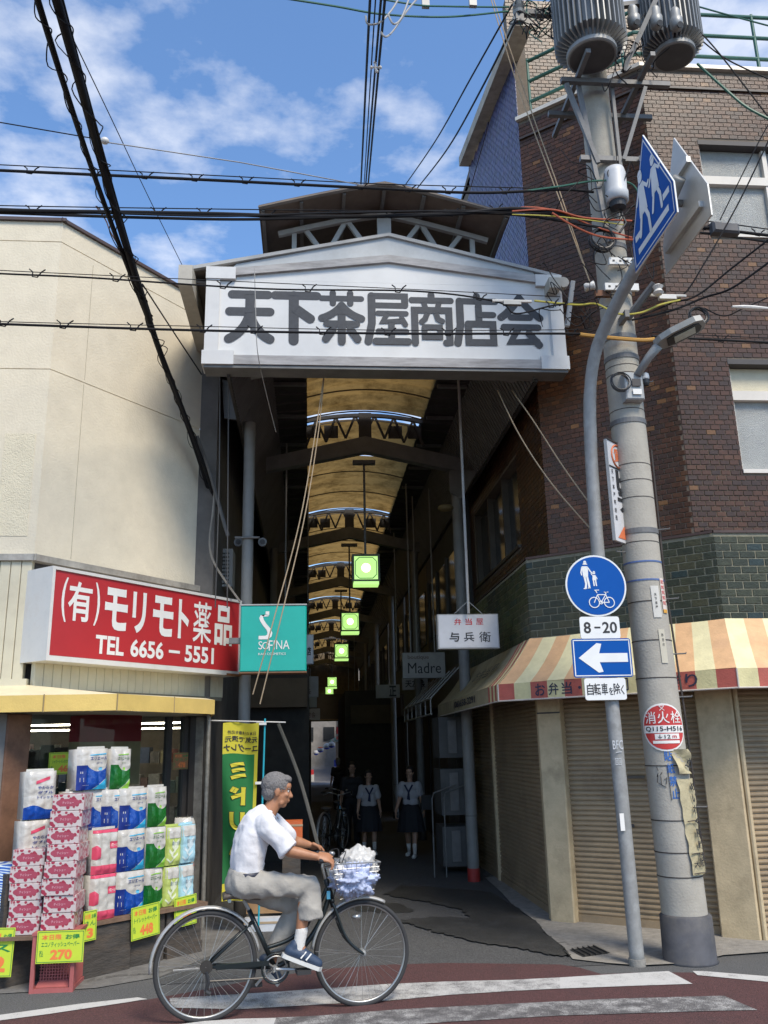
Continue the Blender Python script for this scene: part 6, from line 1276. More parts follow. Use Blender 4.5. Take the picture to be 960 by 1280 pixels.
# tangle of service wires at the pole head
rt = random.Random(17); mb = MB()
for k in range(34):
    x0, y0 = rt.uniform(640, 700), rt.uniform(-5, 50); pts = [(x0, y0, rt.uniform(6.8, 7.2))]
    for j in range(3): pts.append((pts[-1][0] + rt.uniform(-14, 26), pts[-1][1] + rt.uniform(-18, 18), rt.uniform(6.8, 7.2)))
    mb.tube(curve_pts([P3(p) for p in pts], 6), .006, 4, mat=wgn if k % 5 == 0 else wk)
o = mb.build('wire_tangle', None, kind='stuff'); o['label'] = 'tangle of thin service wires left of the big transformer'; o['category'] = 'wires'
mb = MB()
for k in range(22):
    x0, y0 = rt.uniform(728, 800), rt.uniform(210, 330); pts = [(x0, y0, rt.uniform(6.9, 7.05))]
    for j in range(3): pts.append((pts[-1][0] + rt.uniform(-22, 22), pts[-1][1] + rt.uniform(-24, 30), rt.uniform(6.88, 7.02)))
    mb.tube(curve_pts([P3(p) for p in pts], 6), .005, 4, mat=wk)
for k in range(14):
    x0, y0 = rt.uniform(690, 770), rt.uniform(350, 420); pts = [(x0, y0, rt.uniform(6.95, 7.1))]
    for j in range(3): pts.append((pts[-1][0] + rt.uniform(-18, 22), pts[-1][1] + rt.uniform(-24, 24), rt.uniform(6.9, 7.1)))
    mb.tube(curve_pts([P3(p) for p in pts], 6), .0045, 4, mat=wk)
for k in range(12):
    x0, y0 = rt.uniform(770, 810), rt.uniform(10, 90); pts = [(x0, y0, rt.uniform(6.7, 7.0))]
    for j in range(3): pts.append((pts[-1][0] + rt.uniform(-20, 22), pts[-1][1] + rt.uniform(-24, 24), rt.uniform(6.6, 7.0)))
    mb.tube(curve_pts([P3(p) for p in pts], 6), .006, 4, mat=wk)
o = mb.build('wire_tangle', None, kind='stuff'); o['label'] = 'loops of thin black wire around the upper utility pole'; o['category'] = 'wires'
q = at(648, 8, Y=6.95); e = empty('pin_insulator', q, 'stacked grey insulator at the end of the pole arm, top centre right', 'insulator'); MB().lathe(q + Vector((0, 0, -.1)), [(.05, 0), (.06, .03), (.04, .05), (.06, .08), (.04, .1), (.055, .13), (.03, .16)], 16).build('insulator_body', dgrey, e); MB().box((q.x - .04, q.y - .03, q.z - .2), (q.x + .04, q.y + .03, q.z - .1)).build('bracket', steel, e)
# insulators beside the signboard corner
for k, (px, py) in enumerate(((718, 349), (716, 357))): pass
q0 = at(716, 352, Y=7.9); q1 = at(709, 408, Y=7.9); tag(MB().tube([q0, q1], .03, 4).build('side_bracket', pale_st), 'pale upright bracket at the right end of the signboard', 'bracket')
# ================================================================== GOODS OUTSIDE THE PHARMACY
from mathutils import noise
DO = Vector((-1.418, 7.723, 0)); DF = Fr(DO, (1, 1, 0))
crate_d = M('weathered_dark_wood', (.055, .048, .042), .8, var=.35, scale=8, stretch=(1, 1, 4), dirt=.5, dirtcol=(.15, .10, .06), bump=.5, bscale=25); plankm = M('plank_brown', (.16, .10, .065), .7, var=.3, scale=10)
ct = empty('display_counter', DF.p(.15, 0, -.2), 'low dark wooden counter carrying the toilet paper packs outside the shop window', 'counter')
for k, (a0, a1) in enumerate(((-.46, .0), (.01, .34), (.36, .72))): MB().fbox(DF, a0, a1, .0, .365, -.38, -.004 - .03 * (k > 0), None, ch=.008).build('dark_panel', crate_d, ct)
MB().fbox(DF, -.50, .74, .37, .40, -.42, .015).build('plank', plankm, ct)
MB().fbox(DF, .36, .72, .0, .10, -.38, -.02).build('dark_panel', crate_d, ct)
bx = empty('dark_crate', (-2.45, 7.75, 0), 'black crate at the far left under the tissue boxes', 'crate'); MB().box((-2.75, 7.50, .03), (-2.04, 7.95, .34)).build('crate_body', crate_d, bx); MB().box((-2.76, 7.49, .341), (-2.03, 7.96, .365)).build('lid', plankm, bx)
# red plastic basket stool
rb_ = M('dusty_red_plastic', (.36, .10, .095), .6, var=.12, dirt=.3, dirtcol=(.25, .12, .1)); st = empty('plastic_basket', (-1.86, 7.3, 0), 'dusty red plastic basket frame standing on the pavement under the tissue boxes', 'basket')
X0_, X1_, Y0_, Y1_ = -2.0, -1.72, 7.12, 7.50
for x, y in ((X0_, Y0_), (X1_, Y0_), (X0_, Y1_), (X1_, Y1_)): MB().box((x - .014, y - .014, 0), (x + .014, y + .014, .38)).build('leg', rb_, st)
mb = MB(); mb.box((X0_ + .014, Y0_ - .012, 0), (X1_ - .014, Y0_ + .012, .03)); mb.box((X0_ - .012, Y0_ + .014, 0), (X0_ + .012, Y1_ - .014, .03)); mb.box((X1_ - .012, Y0_ + .014, 0), (X1_ + .012, Y1_ - .014, .03)); mb.box((X0_ + .014, Y1_ - .012, 0), (X1_ - .014, Y1_ + .012, .03)); mb.build('foot_frame', rb_, st)
MB().box((X0_ - .02, Y0_ - .02, .381), (X1_ + .02, Y1_ + .02, .40)).build('top_board', rb_, st)
mb = MB()
for i in range(12):
    x = X0_ + .03 + i * .0205; mb.box((x - .003, Y0_ + .10, .035), (x + .003, Y0_ + .11, .17))
for i in range(7): mb.box((X0_ + .02, Y0_ + .098, .035 + i * .02), (X1_ - .02, Y0_ + .112, .040 + i * .02)); 
for i in range(10): y = Y0_ + .03 + i * .033; mb.box((X1_ - .006, y, .035), (X1_ + .004, y + .006, .20))
mb.build('mesh_grid', rb_, st, kind='stuff'); mb = MB(); mb.quad(Vector((X0_ + .02, Y0_ + .02, .03)), Vector((X1_ - .02, Y0_ + .02, .03)), Vector((X1_ - .02, Y1_ - .02, .16)), Vector((X0_ + .02, Y1_ - .02, .16))); mb.build('sloped_shelf', rb_, st)
# toilet paper packs
plw = M('pack_white', (.50, .48, .44), .22, var=.06, bump=.7, bscale=26, coat=.3); pbl = M('pack_blue', (.005, .055, .31), .2, var=.2, bump=.7, bscale=26, coat=.3); pnv = M('pack_navy', (.010, .03, .20), .3, var=.1, bump=.25, bscale=30); pgr = M('pack_green', (.008, .115, .016), .2, var=.2, bump=.7, bscale=26, coat=.3); plg = M('pack_bright_green', (.24, .50, .05), .3, var=.1); pcy = M('pack_cyan', (.03, .36, .58), .3, var=.1)
plime = M('pack_lime', (.44, .52, .14), .35, var=.1, bump=.4, bscale=30); plb = M('pack_pale_blue', (.36, .58, .66), .35, var=.08, bump=.4, bscale=30); ppk = M('pack_pink', (.62, .07, .13), .35, var=.08, bump=.3, bscale=30); pdl = M('pack_pale_print', (.66, .70, .52), .4, var=.05); pdb = M('pack_pale_blue_print', (.58, .68, .70), .4, var=.05)
def pack_proto(kind, w, h, d=.16):
    e = empty('toilet_paper_pack', (0, 0, 0)); nr = 3 if w > .2 else 2; nz_ = 2 if kind != 'pink' else 3
    base = {'blue': plw, 'green': plw, 'lime': plime, 'paleblue': plb, 'pink': plw, 'white': plw}[kind]
    def surf(a, b, c):
        u = a / w; v = b / h; bul = .012 * abs(math.sin(math.pi * u * nr)) ** .5 + .006 * abs(math.sin(math.pi * v * nz_)) ** .5; ed = min(1, min(u, 1 - u) * 9) * min(1, min(v, 1 - v) * 9)
        cr_n = .007 * noise.noise(Vector((a * 22, b * 22, w * 50))) * ed
        return Vector((a, -(bul * ed + c + cr_n) + (.02 * (1 - min(1, min(u, 1 - u) * 9))), b))
    mb = MB(); N, Mz = 22, 26
    for i in range(N):
        for j in range(Mz): mb.quad(surf(w * i / N, h * j / Mz, 0), surf(w * (i + 1) / N, h * j / Mz, 0), surf(w * (i + 1) / N, h * (j + 1) / Mz, 0), surf(w * i / N, h * (j + 1) / Mz, 0))
    mb.add([(0, .02, 0), (w, .02, 0), (w, .02, h), (0, .02, h), (0, d, 0), (w, d, 0), (w, d, h * .99), (0, d, h * .99)], [(0, 4, 5, 1), (1, 5, 6, 2), (2, 6, 7, 3), (3, 7, 4, 0), (5, 4, 7, 6)])
    mb.add([(.01, .05, h), (w - .01, .05, h), (w - .015, .045, h + .018), (.015, .055, h + .018)], [(0, 1, 2, 3)])
    mb.build('wrapper', base, e, smooth=True)
    def wave(mat, fn0, fn1, nm, c, a0=0, a1=1, n=34):
        mb = MB()
        for i in range(n):
            ua, ub = a0 + (a1 - a0) * i / n, a0 + (a1 - a0) * (i + 1) / n
            for j in range(8):
                def q(u, j): lo, hi = fn0(u), fn1(u); v = lo + (hi - lo) * j / 8; return surf(u * w, v * h, c)
                if fn1(ua) - fn0(ua) > .001 or fn1(ub) - fn0(ub) > .001: mb.quad(q(ua, j), q(ub, j), q(ub, j + 1), q(ua, j + 1))
        if mb.v: mb.build(nm, mat, e, smooth=True)
    if kind in ('blue', 'green'):
        main, dark_, lite = (pbl, pnv, pcy) if kind == 'blue' else (pgr, pgr, plg)
        dip = lambda u: .60 - .16 * math.sin(max(0, (u - .28)) / .72 * math.pi) ** .8 + .04 * (u > .95)
        s0 = .26 if kind == 'blue' else .12
        wave(main, lambda u: 0, dip, 'printed_wave', .0022, s0, 1); wave(dark_, lambda u: 0.0, lambda u: .60, 'printed_side', .0026, 0, s0)
        wave(lite, lambda u: 0, lambda u: max(0, .42 * ((u - .45) / .55)) ** 1.3 if u > .45 else 0, 'printed_corner', .003, .45, 1)
        wave(plw, lambda u: max(0, .42 * ((u - .45) / .55)) ** 1.3, lambda u: max(0, .42 * ((u - .45) / .55)) ** 1.3 + .015, 'printed_line', .0036, .5, 1, 12)
        mb = MB(); 
        put_text(mb, 'エリエール', WF, w * (s0 + .10), h * .72, w * .55, h * .085, bold=.02, warp=lambda a, b, c: surf(a, b, .0045)); put_text(mb, '12ロール', WF, w * (s0 + .32), h * .63, w * .18, h * .035, bold=.02, warp=lambda a, b, c: surf(a, b, .0045)); mb.build('lettering', dark_, e)
        mb = MB(); put_text(mb, '●', WF, w * (s0 + .40), h * .46, w * .10, h * .08, warp=lambda a, b, c: surf(a, b, .0048)); mb.build('round_mark', lite, e)
        wave(lite, lambda u: .83 + .04 * (u - s0), lambda u: .85 + .05 * (u - s0), 'printed_swoosh', .004, s0 + .1, s0 + .62, 10)
        if kind == 'blue':
            mb = MB(); put_text(mb, '■', WF, w * .07, h * .20, w * .10, h * .10, warp=lambda a, b, c: surf(a, b, .0045)); put_text(mb, '■', WF, w * .08, h * .40, w * .06, h * .05, warp=lambda a, b, c: surf(a, b, .0045)); mb.build('panel_print', plw, e)
    elif kind in ('lime', 'paleblue'):
        pm = pdl if kind == 'lime' else pdb; r_ = random.Random(3)
        for k in range(5):
            x = r_.uniform(.1, .8); wave(pm, lambda u: .05 + .1 * k + .5 * abs(u - x), lambda u: .10 + .12 * k + .5 * abs(u - x), 'pale_print', .002 + .0004 * k, max(0, x - .2), min(1, x + .22), 8)
        wave(plw, lambda u: .70, lambda u: .98, 'pale_band', .0042, .05, .95, 8); mb = MB(); put_text(mb, '香りつき', WF, w * .30, h * .52, w * .50, h * .10, bold=.02, warp=lambda a, b, c: surf(a, b, .0046)); mb.build('lettering', M('print_grey', (.2, .26, .3), .5, var=0), e)
    elif kind == 'pink':
        wave(ppk, lambda u: 0, lambda u: .20, 'pink_band', .0022); wave(ppk, lambda u: .93, lambda u: 1.0, 'pink_band', .0022); wave(ppk, lambda u: .33 + .2 * abs(u - .1), lambda u: .66 - .5 * abs(u - .1), 'pink_flower', .0026, 0, .26, 8); wave(ppk, lambda u: .56, lambda u: .72, 'pink_label', .0026, .60, .90, 6); mb = MB(); put_text(mb, '18ロール', WF, w * .64, h * .60, w * .22, h * .07, bold=.02, warp=lambda a, b, c: surf(a, b, .0046)); mb.build('lettering', plw, e)
    elif kind == 'white':
        wave(pbl, lambda u: 0, lambda u: .24 + .05 * math.sin(6 * u), 'blue_base', .0022); wave(ppk, lambda u: .72 + .22 * (u - .3), lambda u: .79 + .22 * (u - .3), 'red_stroke', .003, .32, .75, 8); mb = MB()
        for k, t_ in enumerate(('やわらか', 'ダブル', 'トイレット')): put_text(mb, t_, WF, w * .38, h * (.62 - .1 * k), w * .5, h * .065, bold=.02, warp=lambda a, b, c: surf(a, b, .0046))
        mb.build('lettering', pnv, e)
    return e
protos = {'blue': pack_proto('blue', .272, .32), 'green': pack_proto('green', .19, .32), 'lime': pack_proto('lime', .155, .31), 'paleblue': pack_proto('paleblue', .158, .31), 'pink': pack_proto('pink', .235, .33), 'white': pack_proto('white', .24, .36)}
rpk = random.Random(12); used = set(); RZ = math.radians(45)
def pk(kind, a, z, label, off=-.06, rot=0.0, dz=0):
    p = protos[kind]; loc = DF.p(a, z, off); o = p if kind not in used else copy_tree(p); used.add(kind); o.location = loc + Vector((0, 0, rpk.uniform(0, .004))); o.rotation_euler = (rpk.uniform(-.015, .015), rpk.uniform(-.02, .02), RZ + rot + rpk.uniform(-.05, .05)); tag(o, label, 'paper pack', 'toilet paper packs stacked outside the shop')
Zr = [.402, .725, 1.045, 1.37]
pk('blue', -.135, Zr[0], 'blue toilet paper pack in the bottom row, right of the pink packs'); pk('green', .142, Zr[0], 'green toilet paper pack in the bottom row, between blue and lime packs'); pk('lime', .335, Zr[0], 'lime pack in the bottom row beside the pale blue pack'); pk('paleblue', .494, Zr[0], 'pale blue pack in the bottom row at the right end')
pk('blue', -.135, Zr[1], 'blue toilet paper pack in the second row from the bottom'); pk('green', .142, Zr[1], 'green toilet paper pack in the second row from the bottom'); pk('lime', .335, Zr[1], 'lime pack on top of the other lime pack'); pk('paleblue', .494, Zr[1], 'pale blue pack on top of the other pale blue pack')
pk('blue', -.545, Zr[2], 'blue pack at the left end of the third row, mostly overlapped', -.20, -.1); pk('blue', -.41, Zr[2], 'blue pack second from the left in the third row', -.15, -.05); pk('blue', -.27, Zr[2], 'blue pack third from the left in the third row', -.11); pk('blue', -.13, Zr[2], 'fully visible blue pack in the third row beside the green one', -.06); pk('green', .145, Zr[2], 'green pack at the right of the third row', -.06, .04)
pk('blue', -.50, Zr[3], 'blue pack standing alone on the top row', -.13); pk('green', -.20, Zr[3], 'green pack standing on the top row beside the blue one', -.12)
pk('pink', -.385, Zr[0], 'pink banded pack at the bottom, left of the blue pack', -.02); pk('pink', -.385, Zr[1] + .01, 'pink banded pack on top of the other pink banded pack', -.02)
pk('white', -.86, .80, 'white pack with blue base behind the strawberry tissue boxes, lower one', -.28, -.2); pk('white', -.85, 1.17, 'white pack with red stroke and blue base on top at the back left', -.28, -.2)
for k, (z_, a_) in enumerate(((Zr[0], .655), (Zr[1], .655))): pk('white', a_, z_, '%s narrow pack turned sideways at the right end of the counter' % ['lower', 'upper'][k], -.12, .9)
sup = empty('back_shelf', DF.p(-.3, 0, -.3), 'dark stepped shelf hidden behind the packs', 'shelf'); MB().fbox(DF, -.95, -.52, 0, .79, -.55, -.27).build('shelf_body', crate_d, sup); MB().fbox(DF, -.50, -.15, .401, 1.04, -.55, -.24).build('shelf_body', crate_d, sup)
# tissue boxes: strawberry print
sm_ = bpy.data.materials.new('strawberry_print'); sm_.use_nodes = True; t = sm_.node_tree; b = t.nodes['Principled BSDF']; L = t.links.new; g = t.nodes.new('ShaderNodeTexCoord'); vo = t.nodes.new('ShaderNodeTexVoronoi'); vo.inputs['Scale'].default_value = 34; L(g.outputs['Object'], vo.inputs[0])
r = t.nodes.new('ShaderNodeValToRGB'); r.color_ramp.interpolation = 'LINEAR'; r.color_ramp.elements[0].position = .44; r.color_ramp.elements[0].color = (.30, .03, .06, 1); r.color_ramp.elements[1].position = .54; r.color_ramp.elements[1].color = (.50, .44, .43, 1); L(vo.outputs['Distance'], r.inputs[0]); L(r.outputs[0], b.inputs['Base Color']); b.inputs['Roughness'].default_value = .3
bl_ = bpy.data.materials.new('blue_stripe_print'); bl_.use_nodes = True; t = bl_.node_tree; b = t.nodes['Principled BSDF']; L = t.links.new; g = t.nodes.new('ShaderNodeTexCoord'); wv = t.nodes.new('ShaderNodeTexWave'); wv.inputs['Scale'].default_value = 5; wv.inputs['Distortion'].default_value = 6; wv.inputs['Detail'].default_value = 2; mp2 = t.nodes.new('ShaderNodeMapping'); mp2.inputs['Scale'].default_value = (1, 1, 4); mp2.inputs['Rotation'].default_value = (0, .9, 0); L(g.outputs['Object'], mp2.inputs[0]); L(mp2.outputs[0], wv.inputs[0])
r = t.nodes.new('ShaderNodeValToRGB'); r.color_ramp.elements[0].position = .3; r.color_ramp.elements[0].color = (.01, .10, .45, 1); r.color_ramp.elements[1].position = .6; r.color_ramp.elements[1].color = (.55, .66, .72, 1); L(wv.outputs['Fac'], r.inputs[0]); L(r.outputs[0], b.inputs['Base Color']); b.inputs['Roughness'].default_value = .3
tsd = M('tissue_side_pink', (.55, .30, .33), .4, var=.3, scale=40)
pinkb = M('print_pink', (.33, .055, .09), .4, var=.1)
def tproto(mat, w, h, d):
    e = empty('tissue_box', (0, 0, 0)); F = Fr((0, 0, 0), (1, 0, 0)); MB().fbox(F, 0, w, 0, h, -d, 0, None, ch=.004).build('carton', mat, e)
    if mat is sm_:
        MB().prism(F, [(w * (.5 + .38 * math.copysign(abs(math.cos(t_)) ** .7, math.cos(t_))), h * (.5 + .24 * math.sin(t_))) for t_ in [i * .3927 for i in range(16)]], 0, .001).build('printed_banner', pinkb, e); mb = MB(); put_text(mb, 'ティシュー', F, w * .32, h * .42, w * .36, h * .16, bold=.02, c=.0018); mb.build('lettering', M('print_pale_pink', (.6, .35, .4), .5, var=0), e)
        MB().fbox(Fr((w, 0, 0), (0, 1, 0)), .02, .05, .0, h, 0, .001).build('wrap_seam', tsd, e)
    return e
ts1 = tproto(sm_, .235, .118, .30); ts2 = tproto(bl_, .26, .095, .28); fst = [True, True]
rt_ = random.Random(6)
def tb(which, x, y, z, label):
    p = (ts1, ts2)[which]; o = p if fst[which] else copy_tree(p); fst[which] = False; o.location = (x, y, z); o.rotation_euler = (0, 0, rt_.uniform(-.02, .03)); tag(o, label, 'tissue box', ['strawberry print tissue boxes', 'blue striped tissue boxes'][which])
ordn = 'lowest second third fourth fifth sixth seventh topmost'.split()
for k in range(8): tb(0, -1.955 + .012 * math.sin(k * 2.1) - .03 + .01 * (k > 4), 7.16 + .01 * math.cos(k), .402 + k * .1195, ('%s box of the taller strawberry tissue stack' % ordn[k]) if k in (0, 7) else '%s box up the taller strawberry tissue stack' % ordn[k])
for k in range(5): tb(0, -2.245 + .008 * math.sin(k * 1.7), 7.22, .368 + k * .1195, '%s box of the shorter strawberry tissue stack' % (['lowest', 'second', 'third', 'fourth', 'topmost'][k]))
for k in range(5): tb(1, -2.51 + .006 * math.sin(k), 7.28, .368 + k * .0965, '%s blue striped tissue box at the far left edge' % (['lowest', 'second', 'middle', 'fourth', 'topmost'][k]))
MB_ = MB().box((-2.30, 7.18, .34), (-2.0, 7.50, .366)); tag(MB_.build('support_board', plankm), 'thin brown board under the shorter strawberry tissue stack', 'board')
# price cards
cardm = M('card_yellow', (.50, .62, .04), .6, var=.04); cardp = M('card_yellow_shaded', (.5, .5, .06), .6, var=.04); gink = M('ink_green', (.02, .20, .05), .6, var=0); oink = M('ink_orange', (.75, .20, .05), .6, var=0)
def card(F, w, h, price, word, label, tilt=0, mat=cardm, c0=.0):
    Fq = Fr(F.o, F.u * math.cos(tilt) + F.v * math.sin(tilt), F.v * math.cos(tilt) - F.u * math.sin(tilt)); e = empty('price_card', F.o, label, 'price card', 'handwritten yellow price cards')
    MB().fbox(Fq, 0, w, 0, h, -.003, 0).build('card', mat, e); mb = MB(); q = .008
    for p0_, p1_ in (((q, q), (w - q, q)), ((w - q, q), (w - q, h - q)), ((w - q, h - q), (q, h - q)), ((q, h - q), (q, q))): stroke(mb, Fq, [p0_, p1_], .004, c=.001)
    put_text(mb, word, Fq, w * .10, h * .50, w * .8, h * .16, bold=.02, c=.001); put_text(mb, 'お得', Fq, w * .60, h * .72, w * .30, h * .16, bold=.03, c=.001); put_text(mb, '税込', Fq, w * .07, h * .2, w * .08, h * .2, bold=.02, c=.001); mb.build('green_ink', gink, e)
    mb = MB(); put_text(mb, '本日限', Fq, w * .10, h * .72, w * .42, h * .17, bold=.03, c=.0012); put_text(mb, price, Fq, w * .30, h * .10, w * .46, h * .32, bold=.05, c=.0012); mb.build('orange_ink', oink, e)
def cpos(px, py, off): q = atp(px, py, DF.p(0, 0, off), DF.n); return Fr(q, DF.u)
card(cpos(164, 1177, .03), .27, .245, '448', 'トイレットペーパー', 'yellow price card reading 448 on the counter front', .06); card(cpos(218, 1161, -.0), .23, .235, '298', '消臭ロール', 'yellow price card half behind the rear bicycle wheel', .05); card(cpos(103, 1178, .02), .115, .215, '3', 'さん', 'narrow yellow price card beside the red basket', .02)
q = at(44, 1205, Y=7.08); card(Fr(q, (1, 0, 0)), .335, .215, '270', 'エコノティッシュペーパー', 'yellow price card reading 270 in front of the red basket', -.0); q = at(-22, 1222, Y=7.2); card(Fr(q, (1, 0, 0)), .20, .33, '2', 'ス', 'yellow price card cut by the left edge of the view', -.02)
def wpos(px, py, off=.03): q = atp(px, py, wF.p(0, 0, off), wF.n); return Fr(q, wF.u)
wa = .31
card(wpos(60, 969), wa, .19, '460', 'シャワートイレのためにつくった', 'yellow price card reading 460 stuck on the shop window', .02, cardm); card(wpos(24, 989, .03), .27, .18, '278', 'エリエールティッシュ', 'dull yellow price card reading 278 low on the window beside the brown post', -.01, cardp); card(wpos(216, 962, .03), .20, .16, '478', 'マスク', 'dim orange card at the right side of the shop window', .0, M('card_dull_orange', (.30, .14, .06), .6, var=.1))
e = empty('window_poster', wpos(82, 935, -.03).o, 'large dark red poster with torn top edge inside the shop window', 'poster'); pf = wpos(82, 985, -.05); pr = M('poster_red', (.30, .02, .03), .6, var=.1); py_ = M('poster_ochre', (.34, .28, .14), .6, var=.15); W0, H0 = .78, .68
top_ = [(0, .40)] + [(W0, .40), (W0, H0 - .04), (W0 * .86, H0 - .02), (W0 * .82, H0 + .01), (W0 * .78, H0), (W0 * .72, H0 + .015), (W0 * .66, H0 - .005), (W0 * .62, H0 + .02), (W0 * .40, H0 + .01), (W0 * .36, H0 - .03), (0, H0 - .05)]
MB().prism(pf, top_, -.002, 0).build('red_panel', pr, e); MB().prism(pf, [(0, .0), (W0, .0), (W0, .399), (0, .399)], -.002, 0).build('ochre_panel', py_, e); mb = MB(); put_text(mb, 'うけたまわり', pf, .08, .22, .42, .13, bold=.02, c=.002); mb.build('lettering', pr, e)
# banner flag, seen from its back so the print is mirrored
fl = empty('banner_flag', (-.95, 9.1, 0), 'green and yellow vertical banner flag with mirrored lettering behind the cyclist', 'banner flag')
tl_, tr_, bl__, br_ = at(279, 904, Y=8.9), at(324, 906, Y=8.9), at(277, 1127, Y=8.9), at(312, 1127, Y=8.9)
Wf = tr_.x - tl_.x; Hf = tl_.z - bl__.z
def fw(a, b, c=0):
    u = a / Wf; v = b / Hf; x = (bl__.x + (tl_.x - bl__.x) * v) + Wf * u * (.80 + .20 * v) if True else 0
    return Vector((x, 8.9 - c + .035 * math.sin(3.2 * v * 2 + u * 4) + .02 * math.sin(u * 7 + v * 5), bl__.z + Hf * v + .01 * math.sin(u * 6) * v))
fyel = M('flag_yellow', (.48, .42, .03), .8, var=.06); fgrn = M('flag_green', (.008, .13, .03), .8, var=.1)
mb = MB(); N, K_ = 10, 44
for i in range(N):
    for j in range(K_):
        v = (j + .5) / K_; u = (i + .5) / N; mt = fyel if (v > .81 or v < .10 or u > .87) else fgrn
        mb.quad(fw(Wf * i / N, Hf * j / K_), fw(Wf * (i + 1) / N, Hf * j / K_), fw(Wf * (i + 1) / N, Hf * (j + 1) / K_), fw(Wf * i / N, Hf * (j + 1) / K_), mt)
mb.build('cloth', None, fl, smooth=True)
def ft(body, a, b, w, h, mt, bold, c=.006, mbx=None): put_text(mbx, body, WF, a * Wf, b * Hf, w * Wf, h * Hf, bold=bold, c=c, mirror=True, warp=lambda x, y, z: fw(x, y, z))
mb = MB(); 
for k, ch in enumerate('ミドリムシ'): ft(ch, .20, .665 - k * .142, .50, .11, txk, .075, .006, mb)
mb.build('lettering_outline', M('flag_ink', (.03, .05, .02), .7, var=0), fl); mb = MB()
for k, ch in enumerate('ミドリムシ'): ft(ch, .22, .668 - k * .142, .46, .104, fyel, .045, .010, mb)
mb.build('lettering', fyel, fl); mb = MB(); ft('日本の健康を応援', .12, .93, .8, .022, txk, .01, .006, mb); ft('元気で還元', .06, .885, .92, .036, txk, .02, .006, mb); ft('ユーグレナ', .03, .83, .96, .045, txk, .03, .006, mb); ft('大会社', .15, .03, .6, .05, txk, .02, .006, mb); mb.build('small_lettering', txk, fl)
MB().cyl((tr_.x + .02, 8.93, 0), (tr_.x + .055, 8.93, tr_.z + .06), .009, n=8).build('flag_pole', M('pole_turquoise', (.02, .33, .42), .4, var=.05), fl); MB().cyl((tl_.x - .15, 8.93, tl_.z + .03), (tr_.x + .26, 8.93, tr_.z + .02), .006, n=6).build('cross_rod', porc, fl)
for z in (tr_.z + .01, tr_.z - .55, tr_.z - 1.0): MB().box((tr_.x - .03, 8.90, z - .012), (tr_.x + .07, 8.95, z + .012)).build('clip', porc, fl)
# boxes behind the rider at the alley corner
for k, (x, y, w, d, h, m, lb, nm) in enumerate(((-.62, 9.25, .42, .3, .30, M('cardboard', (.33, .2, .1), .85, var=.15), 'brown cardboard box on the ground behind the rear wheel', 'cardboard_box'), (-.62, 9.0, .5, .1, .12, M('styrofoam', (.5, .52, .55), .7), 'pale foam tray lying in front of the cardboard box', 'foam_tray'), (-.30, 9.4, .22, .22, .95, M('orange_box', (.55, .12, .03), .6, var=.1), 'orange box on a stand behind the rider', 'orange_box'))):
    e = empty(nm, (x, y, 0), lb, 'box'); z0 = .72 if k == 2 else (0 if k else .12); MB().box((x, y, z0), (x + w, y + d, h if k != 1 else .12)).build('carton', m, e); MB().box((x - .004, y - .004, (h if k != 1 else .12) - .05), (x + w + .004, y, (h if k != 1 else .12) - .03)).build('tape', wbg, e)
    if k == 2: MB().box((x + .02, y + .02, 0), (x + w - .02, y + w - .02, .72)).build('stand', crate_d, e)
# slanting support bar in the dark behind the rider
wire([(348, 905, 10.5), (375, 975, 10.3), (402, 1075, 10.0)], .022, M('dim_bar', (.10, .10, .09), .6), 'slanting grey bar in the dark mouth of the alley behind the rider', 'slanting_bar', 'bar')
# dark shed-like stall front blocking the left of the alley
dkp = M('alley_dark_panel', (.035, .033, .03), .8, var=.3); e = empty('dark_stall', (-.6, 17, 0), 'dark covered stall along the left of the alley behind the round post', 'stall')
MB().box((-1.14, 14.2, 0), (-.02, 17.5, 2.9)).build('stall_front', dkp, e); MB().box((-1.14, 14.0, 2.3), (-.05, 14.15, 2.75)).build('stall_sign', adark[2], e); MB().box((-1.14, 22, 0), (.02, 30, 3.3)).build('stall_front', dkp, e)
e = empty('dark_stall', (1.9, 26, 0), 'dark covered stall along the right of the alley far inside', 'stall'); MB().box((.95, 24.5, 0), (2.3, 31, 3.2)).build('stall_front', dkp, e); MB().box((1.1, 24.4, 2.3), (2.3, 24.49, 2.8)).build('stall_sign', adark[2], e)
